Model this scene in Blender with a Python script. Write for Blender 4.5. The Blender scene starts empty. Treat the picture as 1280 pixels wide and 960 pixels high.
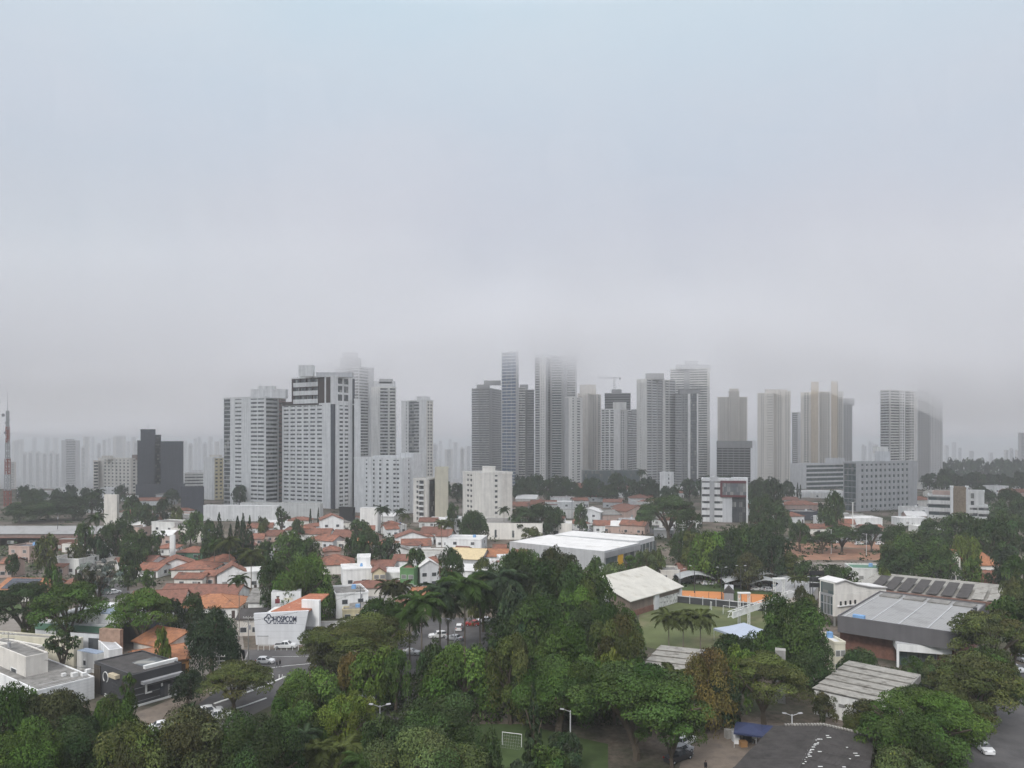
import bpy, bmesh, math, random
import numpy as np
from mathutils import Vector, Matrix
R = math.radians
random.seed(7)
SC = bpy.context.scene
COL = SC.collection
# ------------------------------------------------------------------ camera
F, HC, HY = 931.0, 50.0, 550.0          # focal length in photo pixels, eye height, horizon row
cam = bpy.data.cameras.new("camera")
cam.sensor_width = 36.0
cam.lens = 36.0 * F / 1280.0
cam.shift_y = 70.0 / 1280.0
cam.clip_start, cam.clip_end = 0.5, 30000
camo = bpy.data.objects.new("camera", cam)
COL.objects.link(camo)
camo.location = (0, 0, HC)
camo.rotation_euler = (R(90), 0, 0)
SC.camera = camo
# ------------------------------------------------------------------ sky, sun, exposure
SUN_EL, SUN_ROT = 40.0, 203.0
world = bpy.data.worlds.new("World")
SC.world = world
world.use_nodes = True
nt = world.node_tree
nt.nodes.clear()
def N(t, **k):
    n = nt.nodes.new(t)
    for a, b in k.items():
        setattr(n, a, b)
    return n
out = N('ShaderNodeOutputWorld'); bg = N('ShaderNodeBackground')
sky = N('ShaderNodeTexSky')
sky.sky_type = 'NISHITA'; sky.sun_disc = False
sky.sun_elevation = R(SUN_EL); sky.sun_rotation = R(SUN_ROT)
tc = N('ShaderNodeTexCoord'); sep = N('ShaderNodeSeparateXYZ')
nt.links.new(tc.outputs['Generated'], sep.inputs[0])
ramp = N('ShaderNodeValToRGB')
ramp.color_ramp.elements[0].position = 0.0
ramp.color_ramp.elements[0].color = (0.44, 0.44, 0.49, 1)
for p, c in ((0.14, (0.399, 0.404, 0.456, 1)), (0.27, (0.425, 0.446, 0.512, 1)), (0.40, (0.459, 0.517, 0.583, 1)), (0.50, (0.493, 0.583, 0.644, 1)), (0.70, (1.30, 1.31, 1.40, 1)), (1.0, (2.6, 2.45, 2.6, 1))):
    e = ramp.color_ramp.elements.new(p); e.color = c
nt.links.new(sep.outputs['Z'], ramp.inputs[0])
noise = N('ShaderNodeTexNoise'); noise.inputs['Scale'].default_value = 1.9
noise.inputs['Detail'].default_value = 6.0; noise.inputs['Roughness'].default_value = 0.52
smap = N('ShaderNodeMapping'); smap.inputs['Scale'].default_value = (1.0, 1.0, 2.2)
nt.links.new(tc.outputs['Generated'], smap.inputs[0]); nt.links.new(smap.outputs[0], noise.inputs['Vector'])
nr = N('ShaderNodeMapRange'); nr.inputs[1].default_value = 0.35; nr.inputs[2].default_value = 0.65
nr.inputs[3].default_value = 0.0; nr.inputs[4].default_value = 1.0
nt.links.new(noise.outputs['Fac'], nr.inputs[0])
tint = N('ShaderNodeMixRGB'); tint.blend_type = 'MIX'
tint.inputs[1].default_value = (0.93, 0.985, 1.02, 1); tint.inputs[2].default_value = (1.06, 1.025, 1.02, 1)
nt.links.new(nr.outputs[0], tint.inputs[0])
mul = N('ShaderNodeMixRGB'); mul.blend_type = 'MULTIPLY'; mul.inputs[0].default_value = 1.0
lf = N('ShaderNodeMapRange'); lf.inputs[1].default_value = -0.16; lf.inputs[2].default_value = -0.46; lf.inputs[3].default_value = 0.0; lf.inputs[4].default_value = 1.0   # a clearer, bluer stretch of sky on the west, low down
lo = N('ShaderNodeMapRange'); lo.inputs[1].default_value = 0.36; lo.inputs[2].default_value = 0.08
nt.links.new(sep.outputs['X'], lf.inputs[0]); nt.links.new(sep.outputs['Z'], lo.inputs[0])
both = N('ShaderNodeMath', operation='MULTIPLY'); nt.links.new(lf.outputs[0], both.inputs[0]); nt.links.new(lo.outputs[0], both.inputs[1])
west = N('ShaderNodeMixRGB'); west.inputs[2].default_value = (0.26, 0.37, 0.43, 1); nt.links.new(both.outputs[0], west.inputs[0]); nt.links.new(ramp.outputs[0], west.inputs[1])
nt.links.new(west.outputs[0], mul.inputs[1]); nt.links.new(tint.outputs[0], mul.inputs[2])
scl = N('ShaderNodeVectorMath', operation='SCALE'); scl.inputs[3].default_value = 9.3   # the overcast layer, in the sky texture's units
nt.links.new(mul.outputs[0], scl.inputs[0])
mix = N('ShaderNodeMixRGB'); mix.inputs[0].default_value = 0.93
nt.links.new(sky.outputs[0], mix.inputs[1]); nt.links.new(scl.outputs[0], mix.inputs[2])
nt.links.new(mix.outputs[0], bg.inputs[0]); bg.inputs[1].default_value = 0.10
nt.links.new(bg.outputs[0], out.inputs[0])
sun = bpy.data.lights.new("sun", 'SUN'); sun.energy = 1.5; sun.angle = R(14); sun.color = (1.0, 0.97, 0.92)
suno = bpy.data.objects.new("sun", sun); COL.objects.link(suno)
sd = Vector((math.sin(R(SUN_ROT)) * math.cos(R(SUN_EL)), math.cos(R(SUN_ROT)) * math.cos(R(SUN_EL)), math.sin(R(SUN_EL))))
suno.rotation_euler = sd.to_track_quat('Z', 'Y').to_euler()
SC.view_settings.view_transform = 'Standard'; SC.view_settings.look = 'None'
SC.view_settings.exposure = 0.44; SC.view_settings.gamma = 1.0
SC.cycles.max_bounces = 20; SC.cycles.diffuse_bounces = 2; SC.cycles.glossy_bounces = 2
SC.cycles.transmission_bounces = 2; SC.cycles.volume_bounces = 18; SC.cycles.transparent_max_bounces = 8
SC.cycles.use_denoising = True
SC.cycles.use_adaptive_sampling = True; SC.cycles.adaptive_threshold = 0.02

# ------------------------------------------------------------------ pixel <-> place
def WX(px, d): return (px - 640.0) * d / F
def WZ(py, d): return HC + (HY - py) * d / F
def DI(py, z=0.0): return (HC - z) * F / (py - HY)
def G(px, py, z=0.0):
    d = DI(py, z); return Vector((WX(px, d), d, z))

# ------------------------------------------------------------------ materials
MATS = {}
def mat(key, col, rough=0.85, var=0.18, scale=0.35, streak=0.0, bump=0.0, spec=0.3, metal=0.0, cells=0.0, rnd=0.0, corr=0.0, blotch=None):
    """Principled surface: colour mottled by noise, optional rain streaks, pane-to-pane variation, per-object variation, corrugation."""
    if key in MATS: return MATS[key]
    m = bpy.data.materials.new(key); m.use_nodes = True
    t = m.node_tree; b = t.nodes['Principled BSDF']
    def n(tp, **k):
        x = t.nodes.new(tp)
        for a, v in k.items(): setattr(x, a, v)
        return x
    tcx = n('ShaderNodeTexCoord'); src = tcx.outputs['Object']
    no = n('ShaderNodeTexNoise'); no.inputs['Scale'].default_value = scale; no.inputs['Detail'].default_value = 6.0; no.inputs['Roughness'].default_value = 0.62
    t.links.new(src, no.inputs['Vector'])
    mr = n('ShaderNodeMapRange'); mr.inputs[1].default_value = 0.3; mr.inputs[2].default_value = 0.7
    mr.inputs[3].default_value = 1.0 - var; mr.inputs[4].default_value = 1.0 + var * 0.6
    t.links.new(no.outputs['Fac'], mr.inputs[0])
    fac = mr.outputs[0]
    def mult(a, b_):
        q = n('ShaderNodeMath', operation='MULTIPLY'); t.links.new(a, q.inputs[0]); t.links.new(b_, q.inputs[1]); return q.outputs[0]
    if streak:
        mp = n('ShaderNodeMapping'); mp.inputs['Scale'].default_value = (0.9, 0.9, 0.045)
        t.links.new(src, mp.inputs[0])
        n2 = n('ShaderNodeTexNoise'); n2.inputs['Scale'].default_value = 1.0; n2.inputs['Detail'].default_value = 4.0
        t.links.new(mp.outputs[0], n2.inputs['Vector'])
        m2 = n('ShaderNodeMapRange'); m2.inputs[1].default_value = 0.35; m2.inputs[2].default_value = 0.62; m2.inputs[3].default_value = 1.0 - streak; m2.inputs[4].default_value = 1.03
        t.links.new(n2.outputs['Fac'], m2.inputs[0]); fac = mult(fac, m2.outputs[0])
    if rnd:
        oi = n('ShaderNodeObjectInfo'); m3 = n('ShaderNodeMapRange'); m3.inputs[3].default_value = 1 - rnd; m3.inputs[4].default_value = 1 + rnd
        t.links.new(oi.outputs['Random'], m3.inputs[0]); fac = mult(fac, m3.outputs[0])
    if corr:
        wv = n('ShaderNodeTexWave'); wv.inputs['Scale'].default_value = corr; wv.inputs['Distortion'].default_value = 0.0
        t.links.new(src, wv.inputs['Vector'])
        m5 = n('ShaderNodeMapRange'); m5.inputs[3].default_value = 0.86; m5.inputs[4].default_value = 1.05
        t.links.new(wv.outputs['Fac'], m5.inputs[0]); fac = mult(fac, m5.outputs[0])
    base = None
    if cells:
        mp = n('ShaderNodeMapping'); mp.inputs['Scale'].default_value = (0.55, 0.55, 1 / 3.1)
        t.links.new(src, mp.inputs[0])
        fl = n('ShaderNodeVectorMath', operation='FLOOR'); t.links.new(mp.outputs[0], fl.inputs[0])
        wn = n('ShaderNodeTexWhiteNoise'); t.links.new(fl.outputs[0], wn.inputs['Vector'])
        pw = n('ShaderNodeMath', operation='POWER'); pw.inputs[1].default_value = 4.0; t.links.new(wn.outputs['Value'], pw.inputs[0])
        mm = n('ShaderNodeMixRGB'); mm.inputs[1].default_value = (*col, 1); mm.inputs[2].default_value = (cells, cells * 0.98, cells * 0.92, 1)
        t.links.new(pw.outputs[0], mm.inputs[0]); base = mm.outputs[0]
    if blotch:
        n4 = n('ShaderNodeTexNoise'); n4.inputs['Scale'].default_value = blotch[1]; n4.inputs['Detail'].default_value = 5.0; n4.inputs['Roughness'].default_value = 0.7
        t.links.new(src, n4.inputs['Vector'])
        m4 = n('ShaderNodeMapRange'); m4.inputs[1].default_value = blotch[2]; m4.inputs[2].default_value = blotch[2] + 0.12
        t.links.new(n4.outputs['Fac'], m4.inputs[0])
        mm = n('ShaderNodeMixRGB'); mm.inputs[1].default_value = (*col, 1); mm.inputs[2].default_value = (*blotch[0], 1)
        t.links.new(m4.outputs[0], mm.inputs[0])
        if base is not None: t.links.new(base, mm.inputs[1])
        base = mm.outputs[0]
    hs = n('ShaderNodeVectorMath', operation='SCALE')
    if base is None: hs.inputs[0].default_value = col
    else: t.links.new(base, hs.inputs[0])
    t.links.new(fac, hs.inputs[3])
    t.links.new(hs.outputs[0], b.inputs['Base Color'])
    b.inputs['Roughness'].default_value = rough; b.inputs['Metallic'].default_value = metal
    b.inputs['Specular IOR Level'].default_value = spec
    if bump:
        bp = n('ShaderNodeBump'); bp.inputs['Strength'].default_value = bump; bp.inputs['Distance'].default_value = 0.1
        n5 = n('ShaderNodeTexNoise'); n5.inputs['Scale'].default_value = 3.0; n5.inputs['Detail'].default_value = 4.0
        t.links.new(src, n5.inputs['Vector']); t.links.new(n5.outputs['Fac'], bp.inputs['Height']); t.links.new(bp.outputs[0], b.inputs['Normal'])
    MATS[key] = m
    return m
def leafmat(key, trans=0.25):
    m = bpy.data.materials.new(key); m.use_nodes = True
    t = m.node_tree; b = t.nodes['Principled BSDF']
    oi = t.nodes.new('ShaderNodeObjectInfo'); at = t.nodes.new('ShaderNodeAttribute'); at.attribute_name = 'tint'
    mu = t.nodes.new('ShaderNodeMixRGB'); mu.blend_type = 'MULTIPLY'; mu.inputs[0].default_value = 1
    t.links.new(oi.outputs['Color'], mu.inputs[1]); t.links.new(at.outputs['Color'], mu.inputs[2])
    t.links.new(mu.outputs[0], b.inputs['Base Color'])
    b.inputs['Roughness'].default_value = 0.65; b.inputs['Specular IOR Level'].default_value = 0.1
    MATS[key] = m
    return m
def volmat(key, density, col=(1, 1, 1), aniso=0.0):
    m = bpy.data.materials.new(key); m.use_nodes = True
    t = m.node_tree; t.nodes.clear()
    o = t.nodes.new('ShaderNodeOutputMaterial'); v = t.nodes.new('ShaderNodeVolumePrincipled')
    v.inputs['Color'].default_value = (*col, 1); v.inputs['Density'].default_value = density; v.inputs['Anisotropy'].default_value = aniso
    t.links.new(v.outputs[0], o.inputs['Volume'])
    m.cycles.homogeneous_volume = True
    return m
def M(k): return MATS[k]
mat('white', (0.81, 0.81, 0.805), streak=0.15, var=0.1)
mat('offwhite', (0.74, 0.735, 0.715), streak=0.15, var=0.1)
mat('cream', (0.76, 0.73, 0.68), streak=0.12, var=0.1)
mat('beige', (0.67, 0.635, 0.585), streak=0.12, var=0.12)
mat('yellow', (0.60, 0.53, 0.36), streak=0.1, var=0.1)
mat('paleyellow', (0.66, 0.62, 0.50), streak=0.1, var=0.08)
mat('tan', (0.62, 0.54, 0.435), streak=0.1, var=0.1)
mat('grey', (0.45, 0.452, 0.46), streak=0.12, var=0.1)
mat('lightgrey', (0.62, 0.625, 0.635), streak=0.12, var=0.08)
mat('midgrey', (0.32, 0.32, 0.33), streak=0.12, var=0.1)
mat('slate', (0.082, 0.087, 0.105), streak=0.10, var=0.12)
mat('darkbrown', (0.07, 0.05, 0.045), streak=0.1, var=0.12)
mat('brownwall', (0.26, 0.19, 0.17), streak=0.12, var=0.12)
mat('pink', (0.50, 0.37, 0.32), streak=0.12, var=0.12)
mat('concrete', (0.34, 0.33, 0.31), streak=0.28, var=0.22, bump=0.2)
mat('stone', (0.27, 0.21, 0.15), var=0.4, scale=1.2, bump=0.4)
mat('brick', (0.20, 0.10, 0.075), var=0.3, scale=1.5, streak=0.15)
mat('greenwall', (0.10, 0.20, 0.14), var=0.15)
mat('greenpaint', (0.13, 0.26, 0.11), var=0.15)
mat('orangewall', (0.45, 0.23, 0.08), var=0.15)
mat('glass', (0.06, 0.066, 0.074), rough=0.16, spec=0.5, var=0.2, cells=0.42)
mat('glassgrey', (0.14, 0.15, 0.165), rough=0.2, spec=0.5, var=0.2, cells=0.36)
mat('blueglass', (0.075, 0.115, 0.20), rough=0.14, spec=0.6, var=0.15, cells=0.22)
mat('greenglass', (0.07, 0.10, 0.105), rough=0.15, spec=0.55, var=0.2, cells=0.2)
mat('dark', (0.02, 0.02, 0.022), rough=0.5, var=0.2)
mat('darkmetal', (0.05, 0.05, 0.055), rough=0.5, spec=0.4, var=0.2)
mat('tiles', (0.255, 0.112, 0.075), var=0.42, scale=0.9, rnd=0.16, bump=0.5, blotch=((0.15, 0.09, 0.07), 0.3, 0.5))
mat('tilesdark', (0.20, 0.095, 0.07), var=0.3, scale=1.1, rnd=0.15, bump=0.5, blotch=((0.09, 0.06, 0.05), 0.4, 0.55))
mat('tilesorange', (0.37, 0.165, 0.085), var=0.35, scale=1.1, rnd=0.1, bump=0.5, blotch=((0.26, 0.13, 0.085), 0.35, 0.52))
mat('tilespatch', (0.40, 0.155, 0.09), var=0.3, scale=1.3, bump=0.5, blotch=((0.62, 0.52, 0.42), 0.6, 0.60))
mat('fibre', (0.235, 0.225, 0.21), var=0.35, scale=0.6, rnd=0.12, streak=0.1, blotch=((0.12, 0.115, 0.105), 0.5, 0.55))
mat('fibrelight', (0.33, 0.315, 0.285), var=0.3, scale=0.8, blotch=((0.17, 0.155, 0.135), 0.45, 0.53))
mat('fibredark', (0.068, 0.062, 0.060), var=0.3, scale=0.7, blotch=((0.05, 0.046, 0.044), 0.4, 0.52))
mat('whiteroof', (0.66, 0.65, 0.635), var=0.12, scale=0.2, rnd=0.06, blotch=((0.50, 0.485, 0.46), 0.12, 0.56))
mat('zinc', (0.325, 0.322, 0.318), rough=0.55, var=0.12, scale=0.15, corr=0.35, blotch=((0.24, 0.237, 0.232), 0.15, 0.50))
mat('creamroof', (0.54, 0.52, 0.465), rough=0.7, var=0.14, scale=0.3, blotch=((0.44, 0.41, 0.35), 0.25, 0.55))
mat('blueroof', (0.36, 0.43, 0.54), rough=0.6, var=0.12, corr=0.5)
mat('brownroof', (0.17, 0.095, 0.07), var=0.2, scale=0.5)
mat('solar', (0.025, 0.032, 0.05), rough=0.2, spec=0.5, var=0.15)
mat('asphalt', (0.105, 0.10, 0.10), rough=0.9, var=0.25, scale=0.25, blotch=((0.075, 0.073, 0.073), 0.12, 0.52))
mat('pavement', (0.25, 0.225, 0.20), rough=0.9, var=0.25, scale=0.5, blotch=((0.17, 0.145, 0.125), 0.25, 0.5))
mat('pavers', (0.19, 0.155, 0.125), rough=0.95, var=0.3, scale=0.6, blotch=((0.12, 0.10, 0.085), 0.3, 0.52))
mat('redsoil', (0.30, 0.16, 0.105), rough=1, var=0.35, scale=0.15, blotch=((0.17, 0.13, 0.09), 0.06, 0.52))
mat('clay', (0.55, 0.225, 0.085), rough=1, var=0.12, scale=0.2)
mat('turf', (0.105, 0.125, 0.05), rough=1, var=0.3, scale=0.12, blotch=((0.17, 0.16, 0.085), 0.07, 0.53))
mat('lawn', (0.06, 0.092, 0.03), rough=1, var=0.3, scale=0.3, blotch=((0.16, 0.13, 0.07), 0.1, 0.6))
mat('paintwhite', (0.72, 0.72, 0.70), var=0.12, scale=1.0, rough=0.8)
mat('carwhite', (0.78, 0.78, 0.78), rough=0.25, spec=0.6, var=0.03)
mat('carsilver', (0.42, 0.43, 0.45), rough=0.3, spec=0.6, var=0.03)
mat('carred', (0.35, 0.03, 0.03), rough=0.3, spec=0.6, var=0.03)
mat('cardark', (0.035, 0.036, 0.04), rough=0.3, spec=0.6, var=0.03)
mat('rubber', (0.02, 0.02, 0.02), rough=0.9, var=0.1)
mat('headlamp', (0.42, 0.42, 0.43), rough=0.15, spec=0.7, var=0.02)
mat('tailamp', (0.4, 0.02, 0.02), rough=0.2, var=0.02)
mat('navy', (0.035, 0.045, 0.10), var=0.15)
mat('bluetarp', (0.20, 0.36, 0.60), var=0.3)
mat('canopy', (0.36, 0.37, 0.37), rough=0.8, var=0.15)
mat('tentblue', (0.40, 0.45, 0.54), rough=0.6, var=0.08)
mat('logoblue', (0.02, 0.03, 0.07), var=0.02)
mat('mustard', (0.65, 0.36, 0.02), var=0.06)
mat('darkred', (0.14, 0.035, 0.04), rough=0.35, spec=0.5, var=0.1)
mat('bark', (0.10, 0.08, 0.06), rough=0.95, var=0.35, scale=3.0)
mat('palmbark', (0.20, 0.17, 0.14), rough=0.95, var=0.3, scale=2.0)
mat('mastred', (0.30, 0.07, 0.05), var=0.15)
mat('skin', (0.24, 0.14, 0.095), rough=0.6, var=0.05)
mat('clothdark', (0.02, 0.02, 0.025), rough=0.9, var=0.1)
mat('clothred', (0.16, 0.02, 0.03), rough=0.9, var=0.1)
mat('wood', (0.32, 0.18, 0.08), var=0.2)
mat('awningcream', (0.55, 0.47, 0.34), var=0.15)
LEAF = leafmat('leaf')
def ground_material():
    m = bpy.data.materials.new('ground'); m.use_nodes = True
    t = m.node_tree; b = t.nodes['Principled BSDF']
    tcx = t.nodes.new('ShaderNodeTexCoord')
    def nz(s, d=5):
        x = t.nodes.new('ShaderNodeTexNoise'); x.inputs['Scale'].default_value = s; x.inputs['Detail'].default_value = d; x.inputs['Roughness'].default_value = 0.65
        t.links.new(tcx.outputs['Object'], x.inputs['Vector']); return x
    r = t.nodes.new('ShaderNodeValToRGB'); cr = r.color_ramp
    cr.elements[0].position = 0.36; cr.elements[0].color = (0.045, 0.055, 0.028, 1)
    cr.elements[1].position = 0.68; cr.elements[1].color = (0.22, 0.20, 0.18, 1)
    e = cr.elements.new(0.47); e.color = (0.10, 0.09, 0.07, 1)
    e = cr.elements.new(0.54); e.color = (0.16, 0.13, 0.105, 1)
    t.links.new(nz(0.035).outputs['Fac'], r.inputs[0])
    s = t.nodes.new('ShaderNodeVectorMath'); s.operation = 'SCALE'
    mr = t.nodes.new('ShaderNodeMapRange'); mr.inputs[1].default_value = 0.3; mr.inputs[2].default_value = 0.7; mr.inputs[3].default_value = 0.6; mr.inputs[4].default_value = 1.3
    t.links.new(nz(0.9, 6).outputs['Fac'], mr.inputs[0]); t.links.new(r.outputs[0], s.inputs[0]); t.links.new(mr.outputs[0], s.inputs[3])
    sy = t.nodes.new('ShaderNodeSeparateXYZ'); t.links.new(tcx.outputs['Object'], sy.inputs[0])
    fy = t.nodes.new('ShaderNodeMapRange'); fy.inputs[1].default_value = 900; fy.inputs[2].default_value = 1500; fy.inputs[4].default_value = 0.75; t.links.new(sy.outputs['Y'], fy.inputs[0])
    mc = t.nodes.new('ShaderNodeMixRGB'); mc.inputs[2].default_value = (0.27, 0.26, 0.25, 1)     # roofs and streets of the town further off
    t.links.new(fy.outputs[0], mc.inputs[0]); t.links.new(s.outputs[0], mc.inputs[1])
    t.links.new(mc.outputs[0], b.inputs['Base Color']); b.inputs['Roughness'].default_value = 1.0; b.inputs['Specular IOR Level'].default_value = 0.1
    return m

# ------------------------------------------------------------------ mesh helpers
class MB:
    def __init__(s): s.v = []; s.f = []
    def hexa(s, p):
        k = len(s.v); s.v += [tuple(q) for q in p]
        s.f += [(k, k+3, k+2, k+1), (k+4, k+5, k+6, k+7), (k, k+1, k+5, k+4), (k+1, k+2, k+6, k+5), (k+2, k+3, k+7, k+6), (k+3, k, k+4, k+7)]
    def box(s, x0, x1, y0, y1, z0, z1):
        s.hexa([(x0, y0, z0), (x1, y0, z0), (x1, y1, z0), (x0, y1, z0), (x0, y0, z1), (x1, y0, z1), (x1, y1, z1), (x0, y1, z1)])
    def fbox(s, P, u, n, a, b, n0, n1, z0, z1):
        """box in a facade frame: u along the wall, n outward"""
        q = []
        for z in (z0, z1):
            for (i, j) in ((a, n1), (b, n1), (b, n0), (a, n0)):
                q.append((P[0] + u[0]*i + n[0]*j, P[1] + u[1]*i + n[1]*j, z))
        s.hexa(q)
    def prism(s, pts, vec):
        """polygon pts (3-D) swept along vec"""
        k = len(s.v); n = len(pts); vec = Vector(vec)
        s.v += [tuple(p) for p in pts] + [tuple(Vector(p) + vec) for p in pts]
        s.f.append(tuple(range(k, k+n))); s.f.append(tuple(range(k+2*n-1, k+n-1, -1)))
        for i in range(n):
            j = (i+1) % n; s.f.append((k+i, k+n+i, k+n+j, k+j))
    def slab(s, pts, t):
        """sheet through pts with thickness t downwards"""
        s.prism(pts, (0, 0, -t))
    def tube(s, p0, p1, r0, r1=None, n=6):
        r1 = r0 if r1 is None else r1
        p0, p1 = Vector(p0), Vector(p1); d = (p1 - p0)
        if d.length < 1e-6: return
        d.normalize(); a = d.orthogonal().normalized(); b = d.cross(a); k = len(s.v)
        for p, r in ((p0, r0), (p1, r1)):
            for i in range(n):
                t = 2*math.pi*i/n; s.v.append(tuple(p + a*(r*math.cos(t)) + b*(r*math.sin(t))))
        for i in range(n):
            j = (i+1) % n; s.f.append((k+i, k+j, k+n+j, k+n+i))
        s.f.append(tuple(range(k+n-1, k-1, -1))); s.f.append(tuple(range(k+n, k+2*n)))
    def mesh(s, name, m):
        me = bpy.data.meshes.new(name); me.from_pydata(s.v, [], s.f); me.materials.append(m if not isinstance(m, str) else M(m)); me.update()
        return me
    def build(s, name, m, parent=None, kind=None, fix=True):
        me = s.mesh(name, m)
        if fix:
            bm = bmesh.new(); bm.from_mesh(me); bmesh.ops.recalc_face_normals(bm, faces=bm.faces); bm.to_mesh(me); bm.free()
        return link(name, me, parent, kind)
def link(name, me, parent=None, kind=None):
    o = bpy.data.objects.new(name, me); COL.objects.link(o)
    if parent is not None: o.parent = parent
    if kind: o['kind'] = kind
    return o
LAB = []      # (object, description, place, key to sort by) -> one label each, ordinals where needed
def tag(o, desc, place, cat, px, group=None):
    o['category'] = cat
    if group: o['group'] = group
    LAB.append((o, desc, place, px)); return o
def thing(name, desc, place, cat, loc, px, rz=0.0, group=None):
    o = bpy.data.objects.new(name, None); COL.objects.link(o); o.empty_display_size = 0.5
    o.location = loc; o.rotation_euler = (0, 0, rz)
    return tag(o, desc, place, cat, px, group)
ORD = "first second third fourth fifth sixth seventh eighth ninth tenth eleventh twelfth thirteenth fourteenth fifteenth sixteenth seventeenth eighteenth nineteenth twentieth".split()
ORD += ['twenty-' + w for w in ORD[:9]] + ['thirtieth'] + ['thirty-' + w for w in ORD[:9]] + ['fortieth']
def write_labels():
    by = {}
    for o, d, p, px in LAB: by.setdefault((d + ' ' + p).strip(), []).append((px, o))
    for k, v in by.items():
        v.sort(key=lambda q: q[0])
        for i, (px, o) in enumerate(v):
            o['label'] = k if len(v) == 1 else (f"{k}, leftmost" if i == 0 else f"{k}, rightmost" if i == len(v) - 1 else f"{k}, {ORD[i]} from left")
def structure(name, pts, m, z, kind='structure'):
    mb = MB(); mb.v = [(p[0], p[1], z) for p in pts]; mb.f = [tuple(range(len(pts)))]
    o = mb.build(name, m, None, kind, fix=False)
    if o.data.polygons[0].normal.z < 0: o.data.flip_normals()
    return o

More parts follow.
